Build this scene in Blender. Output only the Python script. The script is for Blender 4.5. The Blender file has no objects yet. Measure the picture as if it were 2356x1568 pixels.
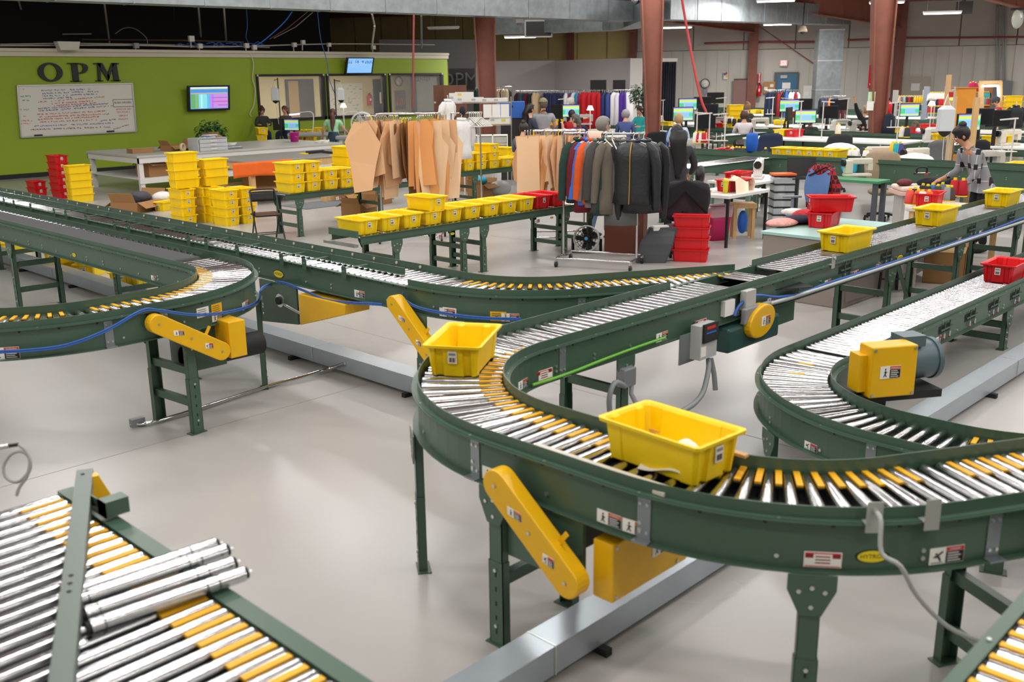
import bpy, math, random
from mathutils import Vector, Matrix
R = math.radians
SC = bpy.context.scene
COL = SC.collection
random.seed(7)
# ---------------------------------------------------------------- camera
H = 2.45
FPX, CX, CY = 2259.6, 1178.0, 784.0
YAW, PITCH, ROLL = R(44.188), R(15.038), R(-0.6915)
_f = Vector((math.cos(YAW)*math.cos(PITCH), math.sin(YAW)*math.cos(PITCH), -math.sin(PITCH)))
_r = Vector((math.sin(YAW), -math.cos(YAW), 0))
_u = _r.cross(_f)
_r2 = _r*math.cos(ROLL) + _u*math.sin(ROLL)
_u2 = -_r*math.sin(ROLL) + _u*math.cos(ROLL)
EYE = Vector((0, 0, H))
cam = bpy.data.cameras.new('camera')
camo = bpy.data.objects.new('camera', cam)
COL.objects.link(camo)
m = Matrix((_r2, _u2, -_f)).transposed().to_4x4()
m.translation = EYE
camo.matrix_world = m
cam.sensor_width = 36.0
cam.lens = 36.0*FPX/2356.0
cam.clip_start, cam.clip_end = 0.05, 200
cam.dof.use_dof = True
cam.dof.focus_distance = 11.0
cam.dof.aperture_fstop = 2.8
SC.camera = camo
# ---------------------------------------------------------------- view, world
SC.view_settings.view_transform = 'Standard'
SC.view_settings.look = 'None'
SC.view_settings.gamma = 1.0
SC.view_settings.use_curve_mapping = False
SC.view_settings.exposure = 0.0
SC.cycles.use_denoising = True
SC.cycles.max_bounces = 6
SC.cycles.diffuse_bounces = 3
SC.cycles.glossy_bounces = 3
SC.cycles.transmission_bounces = 4
SC.cycles.transparent_max_bounces = 6
SC.cycles.caustics_reflective = False
SC.cycles.caustics_refractive = False
SC.cycles.sample_clamp_indirect = 4.0
w = bpy.data.worlds.new('world')
SC.world = w
w.use_nodes = True
w.node_tree.nodes['Background'].inputs[0].default_value = (0.9, 0.95, 1.0, 1)
w.node_tree.nodes['Background'].inputs[1].default_value = 0.05
# pixel of the 2356x1568 frame -> point in the hall (on a level plane, a wall, or at a depth)
def ray(px, py):
 return _f + _r2*((px-CX)/FPX) - _u2*((py-CY)/FPX)
def P(px, py, z=0.0):
 d = ray(px, py)
 return EYE + d*((z-H)/d.z)
def PD(px, py, d):
 return EYE + ray(px, py)*d
def PY(px, py, y):
 d = ray(px, py)
 return EYE + d*(y/d.y)
def PL(px, py, o, n):
 d = ray(px, py)
 return EYE + d*((Vector(o)-EYE).dot(n)/d.dot(n))
def depth(p):
 return (Vector(p)-EYE).dot(_f)
# ---------------------------------------------------------------- materials
def lin(c):
 if isinstance(c, str):
  c = [int(c[i:i+2], 16)/255 for i in (0, 2, 4)]
 return tuple(x/12.92 if x <= .04045 else ((x+.055)/1.055)**2.4 for x in c)
MATS = {}
def M(name, col='808080', rough=.5, metal=0., var=0., scale=6., bump=0., emit=0., alpha=1., spec=.5, coat=0., trans=0., stretch=None, bscale=None):
 if name in MATS:
  return MATS[name]
 mt = bpy.data.materials.new(name)
 mt.use_nodes = True
 nt = mt.node_tree
 b = nt.nodes['Principled BSDF']
 c = lin(col) + (1,)
 b.inputs['Base Color'].default_value = c
 b.inputs['Roughness'].default_value = rough
 b.inputs['Metallic'].default_value = metal
 b.inputs['Specular IOR Level'].default_value = spec
 b.inputs['Coat Weight'].default_value = coat
 b.inputs['Alpha'].default_value = alpha
 b.inputs['Transmission Weight'].default_value = trans
 if emit:
  b.inputs['Emission Color'].default_value = c
  b.inputs['Emission Strength'].default_value = emit
 if var or bump:
  tc = nt.nodes.new('ShaderNodeTexCoord')
  mp = nt.nodes.new('ShaderNodeMapping')
  if stretch:
   mp.inputs['Scale'].default_value = stretch
  nt.links.new(tc.outputs['Object'], mp.inputs['Vector'])
  ns = nt.nodes.new('ShaderNodeTexNoise')
  ns.inputs['Scale'].default_value = scale
  ns.inputs['Detail'].default_value = 5
  nt.links.new(mp.outputs['Vector'], ns.inputs['Vector'])
  if var:
   rp = nt.nodes.new('ShaderNodeValToRGB')
   rp.color_ramp.elements[0].position = .3
   rp.color_ramp.elements[1].position = .7
   rp.color_ramp.elements[0].color = tuple(x*(1-var) for x in c[:3]) + (1,)
   rp.color_ramp.elements[1].color = tuple(min(1, x*(1+var*.6)) for x in c[:3]) + (1,)
   nt.links.new(ns.outputs['Fac'], rp.inputs['Fac'])
   nt.links.new(rp.outputs['Color'], b.inputs['Base Color'])
  if bump:
   if bscale:
    n2 = nt.nodes.new('ShaderNodeTexNoise')
    n2.inputs['Scale'].default_value = bscale
    nt.links.new(mp.outputs['Vector'], n2.inputs['Vector'])
    ns = n2
   bp = nt.nodes.new('ShaderNodeBump')
   bp.inputs['Strength'].default_value = bump
   bp.inputs['Distance'].default_value = .02
   nt.links.new(ns.outputs['Fac'], bp.inputs['Height'])
   nt.links.new(bp.outputs['Normal'], b.inputs['Normal'])
 MATS[name] = mt
 return mt
GREEN = M('green_enamel', '46604f', .34, 0, .08, 3)
STEEL = M('roller_steel', 'd3d5d6', .19, 1.0, .1, 30)
ZINC = M('zinc_bolt', 'd5d8d8', .3, .9)
GALV = M('galvanized_sheet', '9ba3a6', .42, .75, .18, 5)
YEL = M('yellow_plastic', 'ffd808', .42, 0, .03, 8)
YELD = M('yellow_enamel', 'eeb70a', .35, 0, .05, 5)
TAG = M('yellow_guard_plastic', 'f2b21a', .5)
RED = M('red_plastic', 'd8141d', .42, 0, .03, 8)
DARK = M('dark_rubber', '1d2021', .7)
BLACK = M('black_plastic', '16171a', .45)
WHITE = M('white_laminate', 'e9e8e4', .4)
PAPER = M('paper', 'f1efea', .8)
BELT = M('black_belt', '3b3b3d', .75, 0, .12, 40)
CHROME = M('chrome', 'dcdcde', .12, 1.0)
RUST = M('red_oxide_steel', '875040', .6, 0, .14, 3)
WOOD = M('pine_wood', 'd8b07a', .6, 0, .12, 4, stretch=(8, 8, 1))
CARD = M('cardboard', 'a57a4c', .8, 0, .06, 3)
GREY = M('grey_plastic', '8b8d8f', .5)
LGREY = M('light_grey_paint', 'b9b9b6', .5)
SKIN = M('skin', 'd9a587', .55)
ORANGE = M('warning_orange', 'c8531f', .6)
INK = M('label_black', '1c1c1e', .6)
# ---------------------------------------------------------------- mesh builder
class MB:
 def __init__(s, mat=None):
  s.v, s.f, s.mi, s.mats, s.T = [], [], [], [], None
  s.sm = []
  s.smooth = False
  s.m(mat or GREY)
 def m(s, mat):
  if mat not in s.mats:
   s.mats.append(mat)
  s.cur = s.mats.index(mat)
  return s
 def add(s, vs, fs):
  n = len(s.v)
  if s.T is not None:
   vs = [s.T @ Vector(p) for p in vs]
  s.v += [tuple(p) for p in vs]
  s.f += [tuple(i+n for i in f) for f in fs]
  s.mi += [s.cur]*len(fs)
  s.sm += [s.smooth]*len(fs)
  return s
 def box(s, x0, x1, y0, y1, z0, z1):
  return s.add([(x0,y0,z0),(x1,y0,z0),(x1,y1,z0),(x0,y1,z0),(x0,y0,z1),(x1,y0,z1),(x1,y1,z1),(x0,y1,z1)],
      [(3,2,1,0),(4,5,6,7),(0,1,5,4),(1,2,6,5),(2,3,7,6),(3,0,4,7)])
 def cb(s, c, sx, sy, sz, rz=0., rot=None):
  T = Matrix.Translation(Vector(c)) @ (rot.to_4x4() if rot else Matrix.Rotation(rz, 4, 'Z'))
  o = s.T
  s.T = T if o is None else o @ T
  s.box(-sx/2, sx/2, -sy/2, sy/2, -sz/2, sz/2)
  s.T = o
  return s
 def frame(s, p, q, up=(0, 0, 1)):
  p, q = Vector(p), Vector(q)
  d = (q-p)
  L = d.length
  d.normalize()
  up = Vector(up)
  if abs(d.dot(up)) > .98:
   up = Vector((1, 0, 0))
  x = d.cross(up).normalized()
  y = x.cross(d)
  return p, x, y, d, L
 def bar(s, p, q, w, h=None, up=(0, 0, 1)):
  h = h or w
  p, x, y, d, L = s.frame(p, q, up)
  x, y = x*w/2, y*h/2
  q = p+d*L
  return s.add([p-x-y, p+x-y, p+x+y, p-x+y, q-x-y, q+x-y, q+x+y, q-x+y],
      [(3,2,1,0),(4,5,6,7),(0,1,5,4),(1,2,6,5),(2,3,7,6),(3,0,4,7)])
 def cyl(s, p, q, r, r2=None, n=12, cap=True):
  r2 = r if r2 is None else r2
  p, x, y, d, L = s.frame(p, q)
  q = p+d*L
  vs = []
  for c, rr in ((p, r), (q, r2)):
   for i in range(n):
    a = 2*math.pi*i/n
    vs.append(c + x*(rr*math.cos(a)) + y*(rr*math.sin(a)))
  fs = [(i, (i+1) % n, n+(i+1) % n, n+i) for i in range(n)]
  o = s.smooth
  s.smooth = n > 6
  s.add(vs, fs)
  s.smooth = o
  if cap:
   s.add(vs, [tuple(range(n))[::-1], tuple(range(n, 2*n))])
  return s
 def tube(s, pts, r, n=8, cap=True):
  pts = [Vector(p) for p in pts]
  if len(pts) > 3 and not isinstance(r, (list, tuple)) and len(pts) < 20:
   q = []
   e = [pts[0]*2-pts[1]] + pts + [pts[-1]*2-pts[-2]]
   for i in range(1, len(e)-2):
    a, b_, c, d = e[i-1:i+3]
    for k in range(4):
     t = k/4
     q.append((b_*2+(c-a)*t+(a*2-b_*5+c*4-d)*t*t+(b_*3-a-c*3+d)*t**3)/2)
   pts = q + [pts[-1]]
  rs = r if isinstance(r, (list, tuple)) else [r]*len(pts)
  vs, k = [], len(pts)
  x = None
  for i, p in enumerate(pts):
   d = (pts[min(i+1, k-1)] - pts[max(i-1, 0)]).normalized()
   if x is None:
    a = Vector((0, 0, 1)) if abs(d.z) < .9 else Vector((1, 0, 0))
    x = d.cross(a).normalized()
   else:
    x = (x - d*x.dot(d)).normalized()
   y = x.cross(d)
   for j in range(n):
    t = 2*math.pi*j/n
    vs.append(p + x*(rs[i]*math.cos(t)) + y*(rs[i]*math.sin(t)))
  fs = [(i*n+j, i*n+(j+1) % n, (i+1)*n+(j+1) % n, (i+1)*n+j) for i in range(k-1) for j in range(n)]
  o = s.smooth
  s.smooth = True
  s.add(vs, fs)
  s.smooth = o
  if cap:
   s.add(vs, [tuple(range(n))[::-1], tuple(range((k-1)*n, k*n))])
  return s
 def lathe(s, prof, n=16, c=(0, 0, 0), cap=True, ax=None):
  vs = []
  for r, z in prof:
   for j in range(n):
    t = 2*math.pi*j/n
    vs.append(Vector((r*math.cos(t), r*math.sin(t), z)))
  if ax is not None:
   rt = Vector((0, 0, 1)).rotation_difference(Vector(ax)).to_matrix()
   vs = [rt @ v for v in vs]
  c = Vector(c)
  vs = [v+c for v in vs]
  k = len(prof)
  fs = [(i*n+j, i*n+(j+1) % n, (i+1)*n+(j+1) % n, (i+1)*n+j) for i in range(k-1) for j in range(n)]
  o = s.smooth
  s.smooth = True
  s.add(vs, fs)
  s.smooth = o
  if cap:
   s.add(vs, [tuple(range(n))[::-1], tuple(range((k-1)*n, k*n))])
  return s
 def prism(s, poly, o, ax, ay, depth):
  # outline in the plane (ax, ay) through o, thickened along ax x ay
  o, ax, ay = Vector(o), Vector(ax).normalized(), Vector(ay).normalized()
  nrm = ax.cross(ay)
  n = len(poly)
  a = [o+ax*u+ay*v for u, v in poly]
  b = [p+nrm*depth for p in a]
  return s.add(a+b, [tuple(range(n))[::-1], tuple(range(n, 2*n))] + [(i, (i+1) % n, n+(i+1) % n, n+i) for i in range(n)])
 def rings(s, rings, closed=True, cap=True):
  n = len(rings[0])
  vs = [p for r in rings for p in r]
  fs = []
  for i in range(len(rings)-1):
   for j in range(n if closed else n-1):
    fs.append((i*n+j, i*n+(j+1) % n, (i+1)*n+(j+1) % n, (i+1)*n+j))
  if cap:
   fs += [tuple(range(n))[::-1], tuple(range((len(rings)-1)*n, len(rings)*n))]
  return s.add(vs, fs)
 def ell(s, c, rx, ry, rz, n=14, k=9):
  rr = []
  for i in range(k+1):
   t = -math.pi/2 + math.pi*i/k
   q = max(math.cos(t), .02)
   rr.append([Vector((c[0]+rx*q*math.cos(2*math.pi*j/n), c[1]+ry*q*math.sin(2*math.pi*j/n), c[2]+rz*math.sin(t))) for j in range(n)])
  o = s.smooth
  s.smooth = True
  s.rings(rr)
  s.smooth = o
  return s
 def sheet(s, fn, nu, nv):
  vs = [fn(i/nu, j/nv) for j in range(nv+1) for i in range(nu+1)]
  fs = [(j*(nu+1)+i, j*(nu+1)+i+1, (j+1)*(nu+1)+i+1, (j+1)*(nu+1)+i) for j in range(nv) for i in range(nu)]
  o = s.smooth
  s.smooth = True
  s.add(vs, fs)
  s.smooth = o
  return s
 def mesh(s, name):
  me = bpy.data.meshes.new(name)
  me.from_pydata(s.v, [], s.f)
  for mt in s.mats:
   me.materials.append(mt)
  me.polygons.foreach_set('material_index', s.mi)
  me.polygons.foreach_set('use_smooth', s.sm)
  me.update()
  return me
 def build(s, name, parent=None, bevel=0., solid=0., **tags):
  o = link(name, s.mesh(name), parent)
  if solid:
   md = o.modifiers.new('thickness', 'SOLIDIFY')
   md.thickness = solid
  if bevel:
   md = o.modifiers.new('bevel', 'BEVEL')
   md.width = bevel
   md.segments = 2
   md.limit_method = 'ANGLE'
  for k, v in tags.items():
   o[k] = v
  return o
def link(name, data, parent=None):
 o = bpy.data.objects.new(name, data)
 COL.objects.link(o)
 if parent is not None:
  o.parent = parent
  o.matrix_parent_inverse = parent['_m'] if False else PINV.get(parent.name, Matrix())
 return o
PINV = {}
def thing(name, label, cat, loc=(0, 0, 0), group=None):
 """An Empty at the thing's base; parts are given in hall coordinates."""
 o = bpy.data.objects.new(name, None)
 COL.objects.link(o)
 o.empty_display_size = .1
 o.location = loc
 PINV[o.name] = Matrix.Translation(-Vector(loc))
 tag(o, label, cat, group)
 return o
def tag(o, label, cat, group=None):
 o['label'] = label
 o['category'] = cat
 if group:
  o['group'] = group
 return o
def struct(o):
 o['kind'] = 'structure'
 return o
def kids(o):
 return list(o.children)
def dup(root, loc, rz=0., label=None, group=None):
 """A copy of a thing built at the origin, with copies of its parts and sub-parts."""
 r = root.copy()
 COL.objects.link(r)
 r.location = loc
 r.rotation_euler = (0, 0, rz)
 if label:
  r['label'] = label
 if group:
  r['group'] = group
 for ch in kids(root):
  c = ch.copy()
  COL.objects.link(c)
  c.parent = r
  for g in kids(ch):
   d = g.copy()
   COL.objects.link(d)
   d.parent = c
 return r
def text_mesh(txt, size, mat, T, extrude=.001, align='CENTER', bold=False):
 cu = bpy.data.curves.new('lettering', 'FONT')
 cu.body = txt
 cu.size = size
 cu.extrude = extrude
 cu.align_x = align
 cu.align_y = 'CENTER'
 if bold:
  cu.offset = size*.02
 cu.resolution_u = 2
 o = bpy.data.objects.new('lettering', cu)
 COL.objects.link(o)
 dg = bpy.context.evaluated_depsgraph_get()
 me = bpy.data.meshes.new_from_object(o.evaluated_get(dg))
 bpy.data.objects.remove(o)
 me.transform(T)
 me.materials.clear()
 me.materials.append(mat)
 return me
def plane_T(o, ax, ay):
 ax, ay = Vector(ax).normalized(), Vector(ay).normalized()
 n = ax.cross(ay)
 T = Matrix((ax, ay, n)).transposed().to_4x4()
 T.translation = Vector(o)
 return T
ORD = ['first', 'second', 'third', 'fourth', 'fifth', 'sixth', 'seventh', 'eighth', 'ninth', 'tenth', 'eleventh', 'twelfth', 'thirteenth', 'fourteenth', 'fifteenth', 'sixteenth', 'seventeenth', 'eighteenth', 'nineteenth', 'twentieth']
# ---------------------------------------------------------------- lamps of the hall
WD = Vector((math.cos(R(119.1)), math.sin(R(119.1)), 0))      # direction of the far wall
WN = Vector((-WD.y, WD.x, 0))                                  # level normal of the far wall, towards us
if WN.x > 0:
 WN = -WN
def lamp(p, along, L, wid, power, col=(1., .975, .945), spread=180):
 la = bpy.data.lights.new('tube_light', 'AREA')
 la.shape = 'RECTANGLE'
 la.size, la.size_y = L, wid
 la.energy = power
 la.color = col
 la.spread = R(spread)
 o = bpy.data.objects.new('tube_light', la)
 COL.objects.link(o)
 z = Vector((0, 0, 1))
 x = Vector(along).normalized()
 T = Matrix((x, z.cross(x), z)).transposed().to_4x4()
 T.translation = Vector(p)
 o.matrix_world = T
 return o
WALL_O = PD(1806, 170, 47.0)
LAMPS = []
for i in range(16):
 for j in range(6):
  # rows of tube fixtures hung under the roof, parallel to the far wall
  q = Vector((WALL_O.x, WALL_O.y, 0)) + WN*(2.5 + i*3.2) + WD*(-14 + j*7.0 + (i % 2)*3.5)
  z = 4.75 + .045*(i*3.2)
  LAMPS.append((q, z))
LAMPW = 118
for k, (q, z) in enumerate(LAMPS):
 office = q.y > 22.5 and q.x < 30
 if office:
  continue
 dv = (Vector((q.x, q.y, z))-EYE).dot(_f)
 if dv > 1:
  v = (Vector((q.x, q.y, z))-EYE)
  if CY-FPX*v.dot(_u2)/dv > -30 and -200 < CX+FPX*v.dot(_r2)/dv < 2556:
   continue          # these would hang in view: the fixtures in the photo stand for them
 lamp((q.x, q.y, z), WD, 2.4, .15, LAMPW)
# ---------------------------------------------------------------- lettering made once
_tm = {}
def TXT(t):
 if t not in _tm:
  _tm[t] = text_mesh(t, 1.0, INK, Matrix(), .01)
 return _tm[t]
for t in ('WARNING', 'DANGER', 'HYTROL', 'EXIT', 'CENTER', 'RUSH ORDERS', 'AMAZON 200', 'TEN FOUR 3', 'SERGE 4', 'FINALITY', '22', '18', '4', '263', '0', 'FIRE', 'OPM', 'THIS', 'CONTROL'):
 TXT(t)
def lettering(name, t, size, mat, o, ax, ay, parent, lift=.0015):
 me = TXT(t).copy()
 T = plane_T(Vector(o) + Vector(ax).normalized().cross(Vector(ay).normalized())*lift, ax, ay)
 me.transform(T @ Matrix.Diagonal((size, size, size*.1, 1)))
 me.materials.clear()
 me.materials.append(mat)
 return link(name, me, parent)
# warning sticker: white pictogram half, orange or red header over black text half
def sticker(parent, o, ax, ay, w=.13, h=.06, kind=0, words=False):
 o, ax, ay = Vector(o), Vector(ax).normalized(), Vector(ay).normalized()
 n = ax.cross(ay)
 b = MB(PAPER)
 def rect(x0, x1, y0, y1, t0, t1, mat):
  b.m(mat)
  b.prism([(x0*w, y0*h), (x1*w, y0*h), (x1*w, y1*h), (x0*w, y1*h)], o+n*t0, ax, ay, t1)
 rect(-.5, .5, -.5, .5, 0, .0015, PAPER)
 if kind == 2:          # red rimmed serial plate
  rect(-.47, .47, .36, .44, .0015, .0006, RED)
  rect(-.47, .47, -.46, -.4, .0015, .0006, RED)
  rect(-.47, -.25, .1, .36, .0015, .0006, M('dark_red_ink', '8c1a24'))
  rect(.25, .47, .1, .36, .0015, .0006, M('dark_red_ink', '8c1a24'))
  for k in range(3):
   rect(-.2, .2, -.25+k*.2, -.17+k*.2, .0015, .0006, M('dark_red_ink', '8c1a24'))
  return b.build('serial_plate', parent)
 hd = ORANGE if kind == 0 else M('danger_red', 'c8362f')
 rect(-.03, .49, .22, .47, .0015, .0006, hd)
 rect(-.03, .49, -.47, .2, .0015, .0006, INK)
 for k in range(4):
  rect(.02, .4-.06*(k % 2), -.38+k*.15, -.33+k*.15, .0022, .0004, PAPER)
 # pictogram of a caught figure
 b.m(INK)
 def blob(pts):
  b.prism([(x*w, y*h) for x, y in pts], o+n*.0015, ax, ay, .0006)
 if kind == 0:
  blob([(-.28, .1), (-.22, .12), (-.2, -.12), (-.27, -.1)])
  blob([(-.36, .02), (-.2, .06), (-.12, .0), (-.2, -.02)])
  blob([(-.3, -.1), (-.24, -.1), (-.16, -.36), (-.2, -.38)])
  blob([(-.27, -.1), (-.22, -.08), (-.3, -.38), (-.34, -.36)])
  blob([(-.28, .16), (-.22, .16), (-.21, .3), (-.27, .31)])
 else:
  blob([(-.42, -.05), (-.3, .05), (-.14, .28), (-.1, .22), (-.26, -.05), (-.3, -.12)])
  blob([(-.3, .0), (-.2, -.05), (-.16, -.32), (-.2, -.34), (-.26, -.12)])
  blob([(-.36, .12), (-.3, .2), (-.26, .14), (-.32, .06)])
  blob([(-.45, -.42), (-.1, -.42), (-.1, -.38), (-.45, -.38)])
 s = b.build('warning_label', parent)
 if words:
  lettering('header_text', 'WARNING' if kind == 0 else 'DANGER', h*.17, PAPER, o+ax*(w*.23)+ay*(h*.33), ax, ay, s, .0024)
 return s
def badge(parent, o, ax, ay, w=.13, words=True):
 o, ax, ay = Vector(o), Vector(ax).normalized(), Vector(ay).normalized()
 n = ax.cross(ay)
 b = MB(BLACK)
 def oval(k, t0, t):
  b.prism([(w/2*k*math.cos(i*.2618), w*.21*k*math.sin(i*.2618)) for i in range(24)], o+n*t0, ax, ay, t)
 oval(1, 0, .0015)
 b.m(M('badge_yellow', 'efd513'))
 oval(.88, .0015, .0006)
 s = b.build('maker_badge', parent)
 if words:
  lettering('badge_text', 'HYTROL', w*.19, BLACK, o, ax, ay, s, .0028)
 return s
# ---------------------------------------------------------------- conveyors
def path(segs, step=.16):
 """segs: ('L', (x,y), (x,y)) or ('A', (cx,cy), radius, a0, a1) -> [(point, heading, s, curvature)]"""
 out, s = [], 0.
 for g in segs:
  if g[0] == 'L':
   a, b = Vector(g[1]).to_2d(), Vector(g[2]).to_2d()
   L = (b-a).length
   n = 1
   hd = math.atan2(b.y-a.y, b.x-a.x)
   pts = [(a.lerp(b, i/n), hd, s+L*i/n, 0) for i in range(n+1)]
  else:
   c, r, a0, a1 = Vector(g[1]).to_2d(), g[2], R(g[3]), R(g[4])
   sg = 1 if a1 > a0 else -1
   L = abs(a1-a0)*r
   n = max(4, int(L/step*2))
   pts = []
   for i in range(n+1):
    t = a0+(a1-a0)*i/n
    pts.append((c+Vector((math.cos(t), math.sin(t)))*r, t+sg*math.pi/2, s+L*i/n, sg/r))
  s += L
  out += pts
 return out
def at_s(pp, s):
 for a, b in zip(pp, pp[1:]):
  if b[2] >= s and b[2] > a[2]:
   t = (s-a[2])/(b[2]-a[2])
   return a[0].lerp(b[0], t), a[1]+(b[1]-a[1])*t, s, a[3] if a[3] == b[3] else 0
 return pp[-1]
def sub(pp, s0, s1):
 a, b = at_s(pp, s0), at_s(pp, s1)
 return [a] + [q for q in pp if s0+1e-4 < q[2] < s1-1e-4] + [b]
def sweep(mb, pp, side, w, prof):
 rr = []
 for p, h, s, c in pp:
  n = Vector((-math.sin(h), math.cos(h)))*side
  q = p + n*(w/2)
  rr.append([Vector((q.x+n.x*u, q.y+n.y*u, z)) for u, z in prof])
 if side > 0:
  rr = [r[::-1] for r in rr]
 mb.rings(rr)
_roll = {}
def roller_mesh(L, r0, r1, plain=False):
 k = (round(L, 3), round(r0, 4), round(r1, 4), plain)
 if k not in _roll:
  b = MB(STEEL)
  h = L/2
  b.cyl((-h+.012, 0, 0), (h-.012, 0, 0), r0, r1, 12 if plain else 16, True)
  if not plain:
   b.m(DARK)
   b.cyl((-h, 0, 0), (-h+.012, 0, 0), r0*.75, r0*.75, 8, False)
   b.cyl((h-.012, 0, 0), (h, 0, 0), r1*.75, r1*.75, 8, False)
  _roll[k] = b.mesh('roller')
 return _roll[k]
_tagm = {}
def tag_mesh(L):
 if L not in _tagm:
  b = MB(TAG)
  b.box(-L/2, L/2, -.0125, .0125, -.006, .003)
  _tagm[L] = b.mesh('gap_guard')
 return _tagm[L]
def put(name, me, parent, x, y, z, rz):
 o = link(name, me, parent)
 o.matrix_basis = Matrix.Translation((x, y, z)) @ Matrix.Rotation(rz, 4, 'Z')
 return o
LEGZ = {}
def leg(parent, x, y, rz, z1, plate=True, w=.085, split=.55):
 """Slotted steel leg, broad face along local x, facing local -y."""
 b = MB(GREEN)
 b.T = Matrix.Translation((x, y, 0)) @ Matrix.Rotation(rz, 4, 'Z')
 zs = z1*split
 for ww, za, zb, o in ((w, 0.006, zs, 0), (w*.88, zs-.05, z1, .003)):
  b.box(-ww/2, ww/2, -.022+o, -.018+o, za, zb)
  b.box(-ww/2, -ww/2+.004, -.022+o, .022, za, zb)
  b.box(ww/2-.004, ww/2, -.022+o, .022, za, zb)
 b.box(-w*.75, w*.75, -.03, .04, 0, .006)
 if plate:
  b.prism([(-w*.45, -.16), (w*.45, -.16), (w*1., -.06), (w*1., 0), (-w*1., 0), (-w*1., -.06)], (0, -.026, z1+.005), (1, 0, 0), (0, 0, 1), .005)
  b.m(ZINC)
  for u, v in ((0, -.045), (0, -.12), (-.045, -.06), (.045, -.06)):
   b.cyl((u, -.036, z1+v), (u, -.03, z1+v), .009, n=6)
 b.m(DARK)
 n = int(zs/.075)
 for k in range(n):
  b.cb((0, -.0225, .07+k*.07), .008, .002, .022)
 b.m(ZINC)
 for zz in (zs-.04, .1):
  b.cyl((0, -.03, zz), (0, -.02, zz), .009, n=6)
 return b.build('leg', parent)
def support(parent, p, hd, z1, w, sides=(1, -1), bars=(.28, .62), plate=True, brace=False):
 n = Vector((-math.sin(hd), math.cos(hd)))
 a, b_ = p+n*(w/2), p-n*(w/2)
 b = MB(GREEN)
 for k in bars:
  b.bar((a.x, a.y, z1*k), (b_.x, b_.y, z1*k), .04, .055)
 if brace:
  d = Vector((math.cos(hd), math.sin(hd)))*.5
  q = b_+d
  b.bar((b_.x, b_.y, z1*.15), (q.x, q.y, z1+.02), .035, .02)
 st = b.build('support_stand', parent)
 for sd in sides:
  q = p+n*(sd*(w/2+.004))
  leg(st, q.x, q.y, hd if sd < 0 else hd+math.pi, z1, plate)
 return st
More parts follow.
